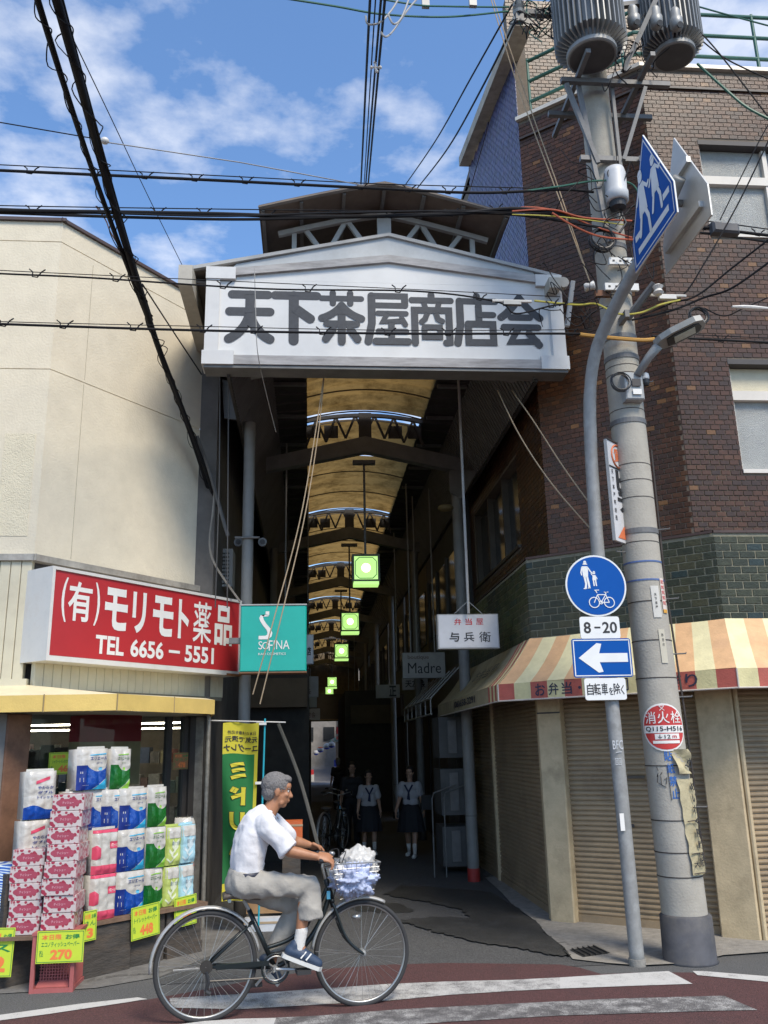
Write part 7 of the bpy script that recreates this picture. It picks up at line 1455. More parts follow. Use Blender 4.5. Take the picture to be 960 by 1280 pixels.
# ================================================================== BICYCLE
BO = Vector((-.669, 6.219, 0)); BU = Vector((.998, .19, 0)).normalized(); BN = Vector((BU.y, -BU.x, 0))
bk = M('frame_black', (.014, .02, .022), .3, .2, var=.1); chrome = M('chrome', (.36, .36, .35), .35, .8, var=.08); tyre = M('tyre_rubber', (.03, .03, .031), .8, var=.15); silver = M('fender_silver', (.40, .39, .37), .42, .4, var=.1, dirt=.2, dirtcol=(.3, .26, .22)); wirec = M('basket_wire', (.42, .42, .41), .35, .8, var=.1); sadm = M('saddle_vinyl', (.10, .08, .065), .5, var=.15)
def bicycle(F, name, label, basket=True, group=None):
    e = empty(name, F.o, label, 'bicycle', group); P = F.p; WR = .325; hubs = [(0, WR), (1.035, WR)]
    def circ(c, r, n=56, t=0.0, a0=0, a1=360): return [P(c[0] + r * math.cos(R(a0 + (a1 - a0) * i / n)), c[1] + r * math.sin(R(a0 + (a1 - a0) * i / n)), t) for i in range(n if a1 - a0 >= 360 else n + 1)]
    for k, h in enumerate(hubs):
        rim = MB().tube(circ(h, .300), .010, 8, closed=True).build('wheel', chrome, e, smooth=True)
        MB().tube(circ(h, .3135), .0165, 10, closed=True).build('tyre', tyre, rim, smooth=True)
        MB().tube([P(h[0], h[1], -.05), P(h[0], h[1], -.03), P(h[0], h[1], .03), P(h[0], h[1], .05)], [.012, .022, .022, .012], 12).build('hub', dgrey, rim, smooth=True)
        mb = MB()
        for i in range(36):
            a = 2 * math.pi * i / 36; s = .022 if i % 2 else -.022; b = a + (.5 if i % 4 < 2 else -.5); mb.tube([P(h[0] + .02 * math.cos(b), h[1] + .02 * math.sin(b), s), P(h[0] + .295 * math.cos(a), h[1] + .295 * math.sin(a), 0)], .0013, 4)
        mb.build('spokes', chrome, rim, kind='stuff')
    hub_r, hub_f = hubs; bb = (.443, .285); st_ = (.27, .64); sp = (.235, .70); hl = (.83, .665); ht = (.785, .80)
    def seg(p, q, r, t0=0, t1=0, nm='frame_tube', mat=bk): return MB().tube([P(*p, t0), P(*q, t1)], r, 12).build(nm, mat, e, smooth=True)
    mb = MB()
    mb.tube([P(*bb), P(*st_)], .016, 12); mb.tube([P(*hl), P(*ht)], .019, 12); mb.tube([P(*x) for x in [(.82, .67), (.74, .50), (.62, .37), (.50, .30), bb]] if False else curve_pts([P(.815, .70), P(.74, .52), P(.62, .375), P(.50, .30), P(*bb)], 5), .018, 12); mb.tube(curve_pts([P(.80, .755), P(.70, .58), P(.56, .45), P(.385, .40)], 5), .014, 12)
    for t in (-.04, .04):
        mb.tube([P(*hub_r, t), P(bb[0] - .03, bb[1], t * .6)], .0095, 8); mb.tube([P(*hub_r, t), P(.30, .57, t * .4)], .0085, 8)
    mb.build('frame', bk, e, smooth=True)
    mb = MB()
    for t in (-.045, .045): mb.tube(curve_pts([P(.815, .67, t * .5), P(.84, .62, t), P(.90, .46, t), P(.96, .38, t), P(*hub_f, t)], 5), .010, 8)
    mb.tube([P(.825, .665, -.05), P(.825, .665, .05)], .014, 8); mb.build('fork', bk, e, smooth=True)
    # fenders
    def fender(h, a0, a1, mat, nm):
        mb = MB(); n = 26; r = .350; cross = [(-.027, -.010), (-.019, .002), (0, .007), (.019, .002), (.027, -.010)]
        for i in range(n):
            for j in range(4):
                def q(ii, jj): a = R(a0 + (a1 - a0) * ii / n); rr = r + cross[jj][1]; return P(h[0] + rr * math.cos(a), h[1] + rr * math.sin(a), cross[jj][0])
                mb.quad(q(i, j), q(i + 1, j), q(i + 1, j + 1), q(i, j + 1))
        o = mb.build(nm, mat, e, smooth=True); s = o.modifiers.new('t', 'SOLIDIFY'); s.thickness = .002; return o
    fr_ = fender(hub_r, 10, 183, silver, 'rear_fender'); fender(hub_f, 62, 172, silver, 'front_fender')
    for t in (-.05, .05): MB().tube([P(*hub_r, t), P(-.27, .47, t * .55)], .0028, 5).build('fender_stay', chrome, e); MB().tube([P(*hub_f, t), P(.71, .36, t * .55)], .0026, 5).build('fender_stay', chrome, e)
    MB().tube([P(*hub_r, .05), P(-.30, .35, .03)], .0028, 5).build('fender_stay', chrome, e)
    # chain guard, ring, crank, pedals
    cg = [(.0, .30), (.02, .272), (.40, .250), (.50, .245), (.53, .285), (.50, .335), (.40, .345), (.02, .335), (-.02, .32)]
    G = F.sub(0, 0, .05)
    MB().fbox(G, .06, .40, .305, .335, -.006, .006, bk).build('chain_guard', M('guard_dark', (.03, .045, .045), .35, .2), e)
    MB().tube([G.p(.02, .245), G.p(.40, .235)], .004, 5).build('chain', M('chain_steel', (.10, .09, .08), .5, .6), e)
    cr_ = MB().tube([G.p(bb[0] + .072 * math.cos(i * .2618), bb[1] + .072 * math.sin(i * .2618)) for i in range(24)], .006, 6, closed=True).build('chainring', chrome, e, smooth=True)
    MB().tube([G.p(bb[0] + .088 * math.cos(i * .2618), bb[1] + .088 * math.sin(i * .2618)) for i in range(24)], .007, 6, closed=True).build('ring_guard', bk, cr_, smooth=True)
    mb = MB()
    for k in range(5): a = k * 1.2566; mb.tube([G.p(*bb), G.p(bb[0] + .07 * math.cos(a), bb[1] + .07 * math.sin(a))], .005, 5)
    mb.build('spider', chrome, cr_); MB().tube([G.p(bb[0], bb[1], -.11), G.p(bb[0], bb[1], .02)], .017, 12).build('bottom_bracket', dgrey, cr_)
    pn = (bb[0] + .168, bb[1] - .015); pf_ = (bb[0] - .11, bb[1] - .12)
    MB().tube([G.p(*bb, .02), G.p(*pn, .03)], [.012, .009], 8).build('crank_arm', chrome, e); MB().tube([P(*bb, -.06), P(*pf_, -.07)], [.012, .009], 8).build('crank_arm', chrome, e)
    MB().fbox(F.sub(pn[0], pn[1], .08), -.045, .045, -.012, .012, 0, .09, tyre).build('pedal', tyre, e); MB().fbox(F.sub(pf_[0], pf_[1], -.17), -.045, .045, -.012, .012, 0, .09, tyre).build('pedal', tyre, e)
    # saddle
    MB().tube([P(*st_), P(*sp)], .012, 10).build('seat_post', chrome, e)
    n = 12; mb = MB(); prof = [(.10, .085, .742), (.13, .095, .752), (.18, .085, .748), (.24, .05, .738), (.30, .028, .735), (.345, .016, .73)]
    for i in range(len(prof) - 1):
        for j in range(n):
            def q(ii, jj): s, w, z = prof[ii]; a = 2 * math.pi * jj / n; return P(s, z - .008 + (.018 if math.sin(a) > 0 else .03) * math.sin(a), w * math.cos(a))
            mb.quad(q(i, j), q(i + 1, j), q(i + 1, j + 1), q(i, j + 1))
    for ii in (0, len(prof) - 1): mb.poly([P(prof[ii][0], prof[ii][2] - .008 + .02 * math.sin(2 * math.pi * j / n), prof[ii][1] * math.cos(2 * math.pi * j / n)) for j in range(n)])
    sdl = mb.build('saddle', sadm, e, smooth=True); MB().tube([P(.14, .70, -.03), P(.14, .705, .03)], .012, 8).build('saddle_spring', chrome, sdl)
    # stem and handlebar swept back
    MB().tube([P(*ht), P(.765, .875), P(.77, .90)], .011, 10).build('stem', chrome, e)
    hb = [P(.70, .945, .27), P(.755, .95, .245), P(.83, .94, .18), P(.84, .915, .08), P(.775, .90, 0), P(.84, .915, -.08), P(.83, .94, -.18), P(.755, .95, -.245), P(.70, .945, -.27)]
    MB().tube(curve_pts(hb, 5), .010, 10).build('handlebar', chrome, e, smooth=True)
    for t in (1, -1): MB().tube([P(.69, .945, .272 * t), P(.79, .948, .232 * t)], .0155, 12).build('grip', blk, e, smooth=True); MB().tube(curve_pts([P(.82, .94, .20 * t), P(.80, .915, .215 * t), P(.72, .905, .25 * t)], 4), .005, 6).build('brake_lever', chrome, e)
    MB().ball(P(.80, .975, .14), (.022, .022, .016), 8).build('bell', chrome, e, smooth=True)
    for k, pts in enumerate(([P(.82, .94, .19), P(.90, .98, .12), P(.88, .86, .03), P(.835, .68, .03)], [P(.82, .94, -.19), P(.90, .97, -.1), P(.86, .8, -.03), P(.80, .72, -.02), P(.60, .42, -.02), P(.42, .36, -.02)])): MB().tube(curve_pts(pts, 6), .003, 5).build('brake_cable', blk, e)
    # derailleur, kickstand, lamp
    mb = MB(); mb.tube([P(0, .30, .06), P(.015, .24, .065), P(-.0, .19, .06)], .012, 6); mb.tube([P(.0, .19, .06), P(.03, .175, .06)], .016, 8); mb.build('derailleur', blk, e); MB().tube([P(h_, WR, .035) if False else P(.0, WR, .03), P(.0, WR, .052)], .040, 16).build('sprocket', M('sprocket_dark', (.05, .045, .04), .5, .5), e)
    MB().tube([P(.0, .30, -.05), P(.05, .06, -.09)] if not basket else [P(.0, .30, -.05), P(-.20, .30, -.06)], .007, 6).build('kickstand', chrome, e)
    MB().tube([P(.955, .56, .05), P(1.01, .555, .055)], [.012, .024], 12).build('headlamp', chrome, e, smooth=True)
    MB().box(tuple(P(.802, .70, .02) - Vector((.012, .012, .025))), tuple(P(.802, .70, .02) + Vector((.012, .012, .025)))).build('lock', M('lock_blue', (.1, .4, .6), .4), e)
    if basket:
        bs_ = MB(); a0, a1, b0, b1 = .865, 1.095, .69, .695; t0, t1 = .80, 1.135; zb, zt = .70, .905; wb, wt = .10, .15
        def bq(s, v, tt): # s 0..1 along, v 0..1 up, tt -1..1
            x = (a0 + (t0 - a0) * v) * (1 - s) + (a1 + (t1 - a1) * v) * s; return P(x, zb + (zt - zb) * v - .02 * (1 - s) * (1 - v), tt * (wb + (wt - wb) * v))
        rimp = [bq(0, 1, -1), bq(1, 1, -1), bq(1, 1, 1), bq(0, 1, 1)]; b = MB().tube(rimp, .0045, 6, closed=True).build('basket', wirec, e)
        mb = MB()
        for k in range(11):
            s = k / 10
            for tt in (-1, 1): mb.tube([bq(s, 0, tt), bq(s, 1, tt)], .0018, 4)
            mb.tube([bq(s, 0, -1), bq(s, 0, 1)], .0018, 4); mb.tube([bq(0, 0, -1 + 2 * s), bq(0, 1, -1 + 2 * s)], .0018, 4); mb.tube([bq(1, 0, -1 + 2 * s), bq(1, 1, -1 + 2 * s)], .0018, 4)
        for k in range(8): v = k / 7; mb.tube([bq(0, v, -1), bq(1, v, -1), bq(1, v, 1), bq(0, v, 1)], .0018, 4, closed=True)
        mb.build('wire_mesh', wirec, b, kind='stuff')
    return e
BF = Fr(BO, BU)
bike = bicycle(BF, 'bicycle', 'black city bicycle with silver fenders and a wire front basket, ridden across the road')
def crumple(c, r, amp, sc, seed, name, mat, label, cat, sub=5):
    bm = bmesh.new(); bmesh.ops.create_icosphere(bm, subdivisions=sub, radius=1.0)
    off = Vector((seed * 7.3, seed * 3.1, 0))
    for v in bm.verts:
        d = v.co.normalized(); n_ = noise.noise(d * sc + off) * amp + abs(noise.noise(d * sc * 2.3 + off)) * amp * .9 - abs(noise.noise(d * sc * 4.5 - off)) * amp * .4
        k = 1 + n_; v.co = Vector((d.x * r[0] * k, d.y * r[1] * k, max(-.9, d.z) * r[2] * k))
    me = bpy.data.meshes.new(name); bm.to_mesh(me); bm.free(); me.materials.append(mat); me.polygons.foreach_set('use_smooth', [True] * len(me.polygons)); o = bpy.data.objects.new(name, me); COL.objects.link(o); o.location = c; return tag(o, label, cat)
crumple(BF.p(1.02, .87, .0), (.125, .12, .115), .26, 1.9, 1, 'plastic_bag', M('bag_white', (.50, .49, .465), .4, var=.08), 'full white plastic shopping bag in the bicycle basket', 'bag')
crumple(BF.p(.965, .795, .075), (.125, .085, .095), .60, 2.4, 2, 'crumpled_cloth', M('cloth_pale_blue', (.42, .47, .64), .7, var=.25, scale=14), 'crumpled pale blue cloth in the near side of the basket', 'cloth')
crumple(BF.p(.86, .84, .06), (.05, .05, .05), .5, 2.5, 4, 'crumpled_tissue', M('tissue_white', (.6, .6, .62), .7, var=.1), 'small crumpled white tissue at the rear of the basket', 'tissue', 4)
# ================================================================== PEOPLE
def remesh(mb, name, mat, parent, vox, smooth=4, disp=0, dsc=8, seed=0, label=None, factor=.5):
    me = mb.mesh(name, wo_of(parent)); o = bpy.data.objects.new(name, me); COL.objects.link(o); m = o.modifiers.new('r', 'REMESH'); m.mode = 'VOXEL'; m.voxel_size = vox; m.use_smooth_shade = True
    if smooth: s = o.modifiers.new('s', 'SMOOTH'); s.iterations = smooth; s.factor = factor
    dg = bpy.context.evaluated_depsgraph_get(); ev = o.evaluated_get(dg); me2 = bpy.data.meshes.new_from_object(ev); bpy.data.objects.remove(o)
    if disp:
        ns = [v.normal.copy() for v in me2.vertices]; of = Vector((seed, seed * 2.3, 0))
        for v, n_ in zip(me2.vertices, ns):
            q = Vector((v.co.x, v.co.y, v.co.z)) * dsc + of; a = 1 - abs(noise.noise(Vector((q.x, q.y, q.z * .7)))) * 2.6; v.co += n_ * disp * (a + .5 * noise.noise(q * 2.2))
    me2.materials.clear(); me2.materials.append(mat); me2.polygons.foreach_set('use_smooth', [True] * len(me2.polygons)); me2.polygons.foreach_set('material_index', [0] * len(me2.polygons)); me2.name = name
    o = bpy.data.objects.new(name, me2); COL.objects.link(o); o.parent = parent; ORG[o.name] = wo_of(parent); return o
def cap(mb, p, q, r0, r1, n=14):
    p = Vector(p); q = Vector(q); mb.tube([p, q], [r0, r1], n); mb.ball(p, r0, 8); mb.ball(q, r1, 8)
def chain(mb, pts, rs, n=14):
    for i in range(len(pts) - 1): cap(mb, pts[i], pts[i + 1], rs[i], rs[i + 1], n)
skin = M('skin_tanned', (.36, .165, .085), .5, var=.12, scale=20, bump=.15, bscale=120); skin2 = M('skin_light', (.42, .25, .17), .5, var=.1)
def ori(mb, c, f, s, u, r, n=12):
    """ellipsoid with its own axes"""
    b = len(mb.v); mb.ball((0, 0, 0), r, n)
    for i in range(b, len(mb.v)): v = mb.v[i]; mb.v[i] = Vector(c) + f * v.x + s * v.y + u * v.z
def head(mb, c, f, u, k=1.0):
    """c skull centre, f facing, u up; returns landmarks"""
    f = f.normalized(); s = u.cross(f).normalized(); u = f.cross(s).normalized()
    P = lambda x, y, z: Vector(c) + (f * x + s * y + u * z) * k
    ori(mb, P(-.012, 0, .025), f, s, u, (.094 * k, .073 * k, .085 * k)); ori(mb, P(.018, 0, -.035), f, s, u, (.068 * k, .058 * k, .075 * k)); ori(mb, P(.048, 0, -.088), f, s, u, (.026 * k, .028 * k, .022 * k))   # skull, face, chin
    ori(mb, P(.058, 0, .035), f, s, u, (.034 * k, .052 * k, .03 * k)); ori(mb, P(.068, 0, .018), f, s, u, (.022 * k, .046 * k, .010 * k))  # brow
    cap(mb, P(.080, 0, .008), P(.100, 0, -.030), .008 * k, .0125 * k, 8); 
    for t in (-1, 1): ori(mb, P(.090, .011 * t, -.034), f, s, u, (.010 * k, .008 * k, .007 * k)); ori(mb, P(.058, .036 * t, -.022), f, s, u, (.022 * k, .02 * k, .018 * k)); ori(mb, P(-.008, .072 * t, -.008), f, s, u, (.018 * k, .009 * k, .031 * k))
    ori(mb, P(.081, 0, -.058), f, s, u, (.012 * k, .022 * k, .0055 * k)); ori(mb, P(.078, 0, -.068), f, s, u, (.012 * k, .019 * k, .006 * k))
    cap(mb, P(.03, .04, -.075), P(.03, -.04, -.075), .02 * k, .02 * k)
    return P
def hand(mb, wrist, palm_dir, across, curl_dir, k=1.0, curl=1.0, side=1):
    """fingers curl from palm_dir toward curl_dir; across points from the little finger to the index"""
    d = palm_dir.normalized(); a = (across - d * across.dot(d)).normalized(); c = curl_dir.normalized(); W_ = Vector(wrist)
    ori(mb, W_ + d * .042 * k, d, a, d.cross(a), (.048 * k, .040 * k, .016 * k))
    for i, (off, ln) in enumerate(((-.030, .8), (-.010, .97), (.011, 1.03), (.031, .95))):
        b = W_ + d * .078 * k + a * off * k; q1 = b + (d * (1 - .45 * curl) + c * .45 * curl).normalized() * .038 * ln * k; q2 = q1 + (d * (.4 - .5 * curl) + c * (.3 + .9 * curl)).normalized() * .026 * ln * k; q3 = q2 + (d * (.3 - 1.0 * curl) + c * (.2 + .5 * curl)).normalized() * .020 * ln * k
        chain(mb, [b - d * .02 * k, b, q1, q2, q3], [.0105 * k, .0102 * k, .0092 * k, .0082 * k, .0072 * k], 8)
    b = W_ + d * .022 * k + a * .030 * k; q1 = b + (d * .5 + a * .6 + c * .4).normalized() * .036 * k; q2 = q1 + (d * .65 + a * -.1 + c * .7).normalized() * .030 * k; chain(mb, [b, q1, q2], [.014 * k, .0105 * k, .009 * k], 8)
def loft(mb, secs, s_ax, n=22):
    """secs: (centre, half depth, half width); rings square to the path, s_ax is the sideways axis"""
    b0 = len(mb.v); i0 = mb.mi(None); K = []
    C_ = curve_pts([Vector(c) for c, _, _ in secs], 5); m = len(C_)
    for i, c in enumerate(C_):
        t = i / 5; j = min(int(t), len(secs) - 2); f_ = t - j; rd = secs[j][1] * (1 - f_) + secs[j + 1][1] * f_; rw_ = secs[j][2] * (1 - f_) + secs[j + 1][2] * f_
        d = (C_[min(i + 1, m - 1)] - C_[max(i - 1, 0)]).normalized(); w = (s_ax - d * s_ax.dot(d)).normalized(); g_ = d.cross(w)
        for q in range(n):
            a = 2 * math.pi * q / n; ca, sa = math.cos(a), math.sin(a); mb.v.append(c + w * rw_ * math.copysign(abs(ca) ** .85, ca) + g_ * rd * math.copysign(abs(sa) ** .85, sa))
    for i in range(m - 1):
        for q in range(n): mb.f.append((b0 + i * n + q, b0 + i * n + (q + 1) % n, b0 + (i + 1) * n + (q + 1) % n, b0 + (i + 1) * n + q)); mb.m.append(i0)
    mb.f.append(tuple(b0 + q for q in reversed(range(n)))); mb.m.append(i0); mb.f.append(tuple(b0 + (m - 1) * n + q for q in range(n))); mb.m.append(i0)
def bpx(px, py, t): return atp(px, py, BO + BN * t, BN)
# -- the cyclist
cyc = empty('person', BF.p(.24, .72, 0), 'elderly person in a white shirt and grey trousers riding the bicycle to the right', 'person')
hip_c = bpx(304, 1102, 0); waist = bpx(309, 1084, 0); chest = bpx(313, 1052, 0); uch = bpx(326, 1029, 0); neck = bpx(338, 1012, 0); hd_ = bpx(347, 988, 0)
shN, shF = bpx(332, 1029, .155), bpx(341, 1027, -.15); elN, elF = bpx(362, 1064, .22), bpx(368, 1052, -.21); wrN, wrF = bpx(396, 1071, .245), bpx(386, 1056, -.235)
hiN, hiF = bpx(304, 1107, .085), bpx(306, 1106, -.085); knN, knF = bpx(387, 1109, .11), bpx(374, 1133, -.10); anN, anF = bpx(374, 1180, .12), bpx(341, 1196, -.11)
body = MB(); fU = BU; 
P_h = head(body, hd_, (BU * 1.0 + BN * .06 + Vector((0, 0, -.12))), Vector((.10, 0, 1)), 1.0)
cap(body, neck + Vector((-.01, 0, -.02)), hd_ + Vector((-.01, 0, -.06)), .052, .050); ori(body, uch, BU, BN, Vector((0, 0, 1)), (.08, .125, .08)); ori(body, chest, BU, BN, Vector((0, 0, 1)), (.09, .13, .12)); ori(body, waist, BU, BN, Vector((0, 0, 1)), (.09, .125, .10)); ori(body, hip_c, BU, BN, Vector((0, 0, 1)), (.09, .14, .08))
chain(body, [uch, shN, shN.lerp(elN, .5), elN, elN.lerp(wrN, .35), wrN], [.06, .052, .045, .038, .036, .024]); chain(body, [uch, shF, shF.lerp(elF, .5), elF, elF.lerp(wrF, .35), wrF], [.07, .055, .047, .039, .038, .025])
hand(body, wrN, bpx(409, 1072, .25) - wrN, -BN * .6 + BU * .25 + Vector((0, 0, .5)), Vector((.15, 0, -1)), 1.0, 1.0); hand(body, wrF, bpx(399, 1061, -.245) - wrF, BN * .6 + Vector((0, 0, .4)), Vector((.1, 0, -1)), 1.0, 1.0)
chain(body, [hiN, knN, knN.lerp(anN, .3) - BU * .012, anN], [.07, .048, .046, .031]); chain(body, [hiF, knF, knF.lerp(anF, .3), anF], [.07, .048, .046, .031])
toN, heN = bpx(396, 1204, .13), bpx(364, 1192, .115); toF, heF = bpx(346, 1222, -.12), bpx(330, 1204, -.11)
for an, he, to in ((anN, heN, toN), (anF, heF, toF)): chain(body, [an, he + Vector((0, 0, .012))], [.034, .028]); chain(body, [he, he.lerp(to, .6), to], [.028, .032, .024]); cap(body, an, he.lerp(to, .5), .033, .03)
remesh(body, 'body', skin, cyc, .0062, 3)
for t in (-1, 1): MB().ball(P_h(.068, .030 * t, .002), .0105, 8, M('eye_white', (.5, .48, .45), .2, var=0)).build('eye', None, cyc, smooth=True); MB().ball(P_h(.0775, .0305 * t, .002), .0045, 6).build('iris', M('iris_dark', (.02, .015, .01), .2, var=0), cyc); cap_ = MB(); cap_.tube([P_h(.076, .016 * t, .019), P_h(.078, .032 * t, .024), P_h(.066, .048 * t, .018)], .004, 5); cap_.build('eyebrow', M('hair_grey', (.16, .15, .145), .8, var=.25, scale=60, bump=.5, bscale=200), cyc)
hair = MB(); hf = Vector(BU); 
P2_ = P_h; c0 = P_h(-.02, 0, .034)
ff = (P_h(1, 0, 0) - P_h(0, 0, 0)); ss = (P_h(0, 1, 0) - P_h(0, 0, 0)); uu = (P_h(0, 0, 1) - P_h(0, 0, 0))
ori(hair, P_h(-.020, 0, .036), ff, ss, uu, (.098, .080, .086)); ori(hair, P_h(-.052, 0, -.012), ff, ss, uu, (.055, .070, .062)); ori(hair, P_h(.042, 0, .078), ff, ss, uu, (.045, .056, .028))
remesh(hair, 'hair', M('hair_grey', (.16, .15, .145), .8), cyc, .004, 2, .003, 110, 3)
# shirt
whs = M('shirt_white', (.66, .65, .66), .8, var=.04, scale=10, bump=.2, bscale=60)
sh = MB(); Zv = Vector((0, 0, 1))
hem = bpx(309, 1089, 0)
loft(sh, [(hem + Vector((0, 0, -.012)), .102, .150), (hem + Zv * .05, .106, .152), (bpx(311, 1066, 0), .110, .156), (bpx(315, 1047, 0), .110, .162), (bpx(322, 1030, 0), .098, .158), (bpx(330, 1019, 0), .075, .115), (bpx(335, 1013, 0), .058, .068)], BN)
mN = shN.lerp(elN, .78); mF = shF.lerp(elF, .75); chain(sh, [uch + BN * .05, shN - Zv * .012, mN], [.075, .070, .060]); chain(sh, [uch - BN * .05, shF - Zv * .012, mF], [.075, .070, .060])
dN = (elN - shN).normalized(); sh.tube([shN.lerp(elN, .4), mN, mN + dN * .045], [.066, .066, .073], 18); 
remesh(sh, 'shirt', whs, cyc, .006, 12, .0075, 11, 5)
cl_ = MB(); cl_.tube([neck + Vector((-.035, 0, .0)) + BU * .055 * math.cos(a) + BN * .062 * math.sin(a) + Vector((0, 0, -.010 * math.cos(a) - .006)) for a in [i * .3927 for i in range(16)]], .011, 8, closed=True); cl_.build('collar', whs, cyc, smooth=True)
# belt
bt = MB(); rr_ = [bpx(309, 1091.5, 0) + BU * .120 * math.cos(a) + BN * .164 * math.sin(a) + Vector((0, 0, .004 * math.cos(a))) for a in [i * .2618 for i in range(24)]]
for i in range(24): a, b = rr_[i], rr_[(i + 1) % 24]; bt.quad(a - Zv * .017, b - Zv * .017, b + Zv * .017, a + Zv * .017)
o = bt.build('belt', M('belt_navy', (.02, .022, .04), .5), cyc, smooth=True); s = o.modifiers.new('t', 'SOLIDIFY'); s.thickness = .006; s.offset = 1
# trousers
tro = M('trousers_grey', (.33, .31, .275), .85, var=.08, scale=12, bump=.3, bscale=70)
tr_m = MB(); cuN = bpx(388, 1144, .115)
loft(tr_m, [(bpx(309, 1092, 0), .116, .160), (bpx(306, 1100, 0), .120, .165), (bpx(301, 1110, 0), .105, .160), (bpx(300, 1120, 0), .06, .12)], BN)
chain(tr_m, [hiN + Zv * .01, hiN.lerp(knN, .5) + Zv * .010, knN + Zv * .008], [.088, .078, .062], 20); chain(tr_m, [knN, knN + (cuN - knN) * .6], [.066, .070], 20); tr_m.tube([knN + (cuN - knN) * .3, cuN + (cuN - knN) * .12], [.068, .080], 20)
anFc = bpx(343, 1190, -.11); chain(tr_m, [hiF, hiF.lerp(knF, .5), knF], [.092, .082, .068]); tr_m.tube([knF, knF.lerp(anFc, .5), anFc], [.068, .070, .068], 18); tr_m.ball(knF, .068)
remesh(tr_m, 'trousers', tro, cyc, .007, 8, .0095, 10, 11)
# socks and shoes
sck = M('sock_white', (.62, .60, .56), .9, var=.08, bump=.5, bscale=150); s_ = MB(); chain(s_, [anN + (knN - anN) * .24, anN + (knN - anN) * .04, heN.lerp(toN, .28) + Zv * .022], [.041, .038, .036]); remesh(s_, 'sock', sck, cyc, .006, 2)
shm_ = M('shoe_navy', (.025, .045, .085), .55, var=.15); swt = M('shoe_sole', (.58, .58, .55), .6, var=.06)
for k, (he, to) in enumerate(((heN, toN), (heF, toF))):
    d = (to - he).normalized(); up = Zv - d * Zv.dot(d); up.normalize(); s = d.cross(up); m = MB(); chain(m, [he + up * .014 - d * .01, he.lerp(to, .4) + up * .016, to + d * .005], [.041, .044, .034]); cap(m, he + up * .03, he + up * .055 + d * .005, .038, .036); cap(m, he.lerp(to, .35) + up * .035, he.lerp(to, .12) + up * .055, .032, .033); sh_ = remesh(m, 'shoe', shm_, cyc, .006, 3)
    m = MB(); Fq = Fr(he - up * .036, d, s); L_ = (to - he).length; m.prism(Fr(he - up * .024, d, -s if d.cross(-s).dot(up) > 0 else s), [(-.05, -.028), (-.03, -.04), (L_ * .5, -.042), (L_ + .02, -.038), (L_ + .045, 0), (L_ + .02, .038), (L_ * .5, .042), (-.03, .04), (-.05, .028), (-.056, 0)], -.012, .012); m.build('sole', swt, sh_)
    m = MB(); 
    for t in (.35, .55): m.tube([he.lerp(to, t) + s * .046 + up * .0, he.lerp(to, t + .12) + s * .030 + up * .045], .006, 5)
    m.build('shoe_stripe', swt, sh_)
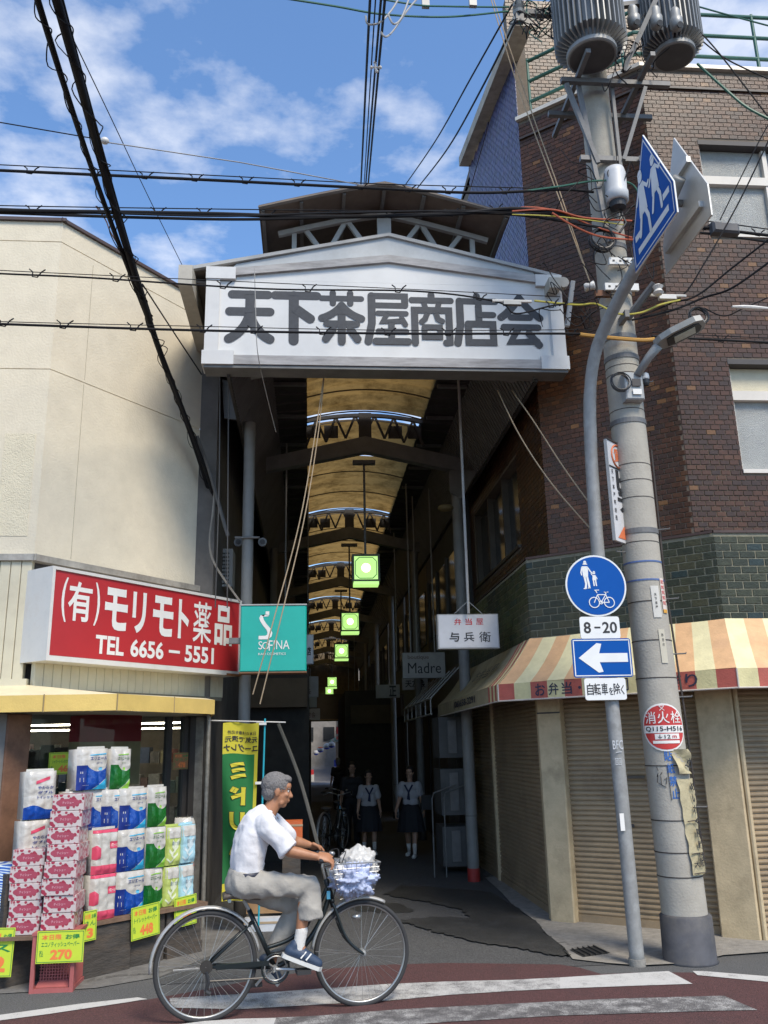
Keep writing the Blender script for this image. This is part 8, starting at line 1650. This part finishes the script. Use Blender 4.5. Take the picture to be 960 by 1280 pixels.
# -- people walking in the shade of the arcade
def walker(px, py, H_, label, top, bottom, skirt=False, scarf=False, facing=(0, -1, 0), stride=.12, hairm=None, bag=None, lean=0):
    g = at(px, py, Z=0); k = H_ / 1.6; f = Vector(facing).normalized(); s = Zv.cross(f).normalized(); e = empty('person', g, label, 'person')
    P = lambda x, y, z: g + (f * x + s * y + Zv * z) * k
    b = MB(); PH = head(b, P(lean, 0, 1.49), f, Zv, k); cap(b, P(lean * .8, 0, 1.27), P(lean, 0, 1.42), .05 * k, .048 * k)
    for z, r in ((1.22, (.09, .15, .09)), (1.08, (.10, .14, .12)), (.95, (.09, .13, .1)), (.85, (.10, .155, .1))): ori(b, P(lean * (z - .8), 0, z), f, s, Zv, tuple(q * k for q in r))
    for t in (-1, 1):
        st_x = stride * t; chain(b, [P(0, .085 * t, .82), P(st_x * .4 + .02, .09 * t, .46), P(st_x - .02, .09 * t, .09)], [.078 * k, .055 * k, .034 * k]); chain(b, [P(st_x - .04, .09 * t, .035), P(st_x + .13, .1 * t, .025)], [.032 * k, .028 * k])
        wr = P(-st_x * .8 + .05, .24 * t, .80); chain(b, [P(lean * .4, .16 * t, 1.25), P(-st_x * .2, .20 * t, 1.02), wr], [.05 * k, .038 * k, .025 * k]); hand(b, wr, Vector((0, 0, -1)) + f * .15, f, s * -t, k, .35)
    remesh(b, 'body', skin2, e, .009 * k, 2)
    m = MB()
    for z, r in ((1.22, (.11, .175, .10)), (1.08, (.118, .165, .13)), (.96, (.115, .155, .11))): ori(m, P(lean * (z - .8), 0, z), f, s, Zv, tuple(q * k for q in r))
    for t in (-1, 1): chain(m, [P(lean * .4, .15 * t, 1.26), P(-stride * t * .12, .185 * t, 1.10)], [.068 * k, .064 * k])
    shirt = remesh(m, 'shirt', top, e, .012 * k, 4, .006, 9, px)
    if scarf:
        nv = M('scarf_navy', (.015, .02, .06), .7); c = MB()
        for p, q in (((.13, -.075, 1.27), (.135, 0, 1.14)), ((.13, .075, 1.27), (.135, 0, 1.14)), ((.135, 0, 1.14), (.135, .01, 1.0)), ((.135, 0, 1.14), (.135, -.02, 1.01))): c.tube([P(*p), P(*q)], .016 * k, 6)
        c.build('scarf', nv, e)
    m = MB()
    if skirt:
        n = 28; prof = [(.93, .10, .14), (.80, .16, .20), (.62, .19, .235), (.44, .215, .26)]
        for i in range(3):
            for j in range(n):
                def q(ii, jj): z, a, c_ = prof[ii]; t = 2 * math.pi * jj / n; w = 1 + .05 * (jj % 2) * ii / 3; return P(a * w * math.cos(t), c_ * w * math.sin(t), z)
                m.quad(q(i, j), q(i, j + 1), q(i + 1, j + 1), q(i + 1, j))
        m.build('skirt', bottom, e)
        for t in (-1, 1): c = MB(); chain(c, [P(stride * t * .8, .09 * t, .22), P(stride * t - .02, .09 * t, .08)], [.042 * k, .036 * k]); c.build('sock', sck, e, smooth=True)
    else:
        ori(m, P(0, 0, .86), f, s, Zv, (.12 * k, .17 * k, .11 * k))
        for t in (-1, 1): chain(m, [P(0, .085 * t, .82), P(stride * t * .4 + .02, .09 * t, .46), P(stride * t - .02, .09 * t, .12)], [.098 * k, .075 * k, .062 * k])
        remesh(m, 'trousers', bottom, e, .012 * k, 3, .006, 8, px)
    for t in (-1, 1): c = MB(); chain(c, [P(stride * t - .04, .09 * t, .035), P(stride * t + .13, .1 * t, .028)], [.040 * k, .035 * k]); c.build('shoe', swt if skirt else tyre, e, smooth=True)
    h = MB(); ff_ = f; ori(h, PH(-.02, 0, .036), f, s, Zv, (.10 * k, .083 * k, .088 * k)); ori(h, PH(-.05, 0, -.03), f, s, Zv, (.055 * k, .08 * k, .09 * k)); remesh(h, 'hair', hairm or M('hair_black', (.018, .015, .013), .6), e, .009 * k, 2, .003, 40, 2)
    if bag: c = MB(); c.box(tuple(P(-.05, .26, .82) - Vector((.06, .06, 0))), tuple(P(-.05, .26, .82) + Vector((.10, .10, .22)))); o = c.build('shoulder_bag', txk); tag(o, 'black shoulder bag hanging beside the right hand schoolgirl', 'bag')
    return e
navy = M('skirt_navy', (.012, .013, .018), .8); wsh = M('school_shirt_white', (.38, .38, .40), .8, var=.04)
walker(462, 1068, 1.30, 'schoolgirl in a white sailor shirt, the left of the two', wsh, navy, True, True, (.05, -1, 0), .10); walker(515, 1071, 1.36, 'schoolgirl in a white sailor shirt with white socks, nearer the right wall of the arcade', wsh, navy, True, True, (-.35, -1, 0), .17, bag=True)
walker(441, 1058, 1.42, 'person in a black top walking beside the left schoolgirl', M('top_black', (.02, .02, .022), .8), navy, False, False, (0, -1, 0), .10); walker(423, 1012, 1.40, 'distant grey haired person in dark clothes near the bright end of the arcade', M('top_dark_grey', (.03, .03, .03), .8), navy, False, False, (0, 1, 0), .1, hairm=M('hair_pale', (.3, .3, .3), .8), lean=.1)
# parked bicycles in the shade
b2 = bicycle(Fr(at(405, 1072, Z=0), Vector((.35, 1, 0))), 'bicycle', 'dark bicycle parked along the left of the shaded alley behind the rider', False, 'bicycles parked in the dark alley')
b3 = copy_tree(b2, Vector(b2.location) + Vector((.28, 1.6, 0)), .25, 'second dark bicycle parked deeper in the shaded alley')
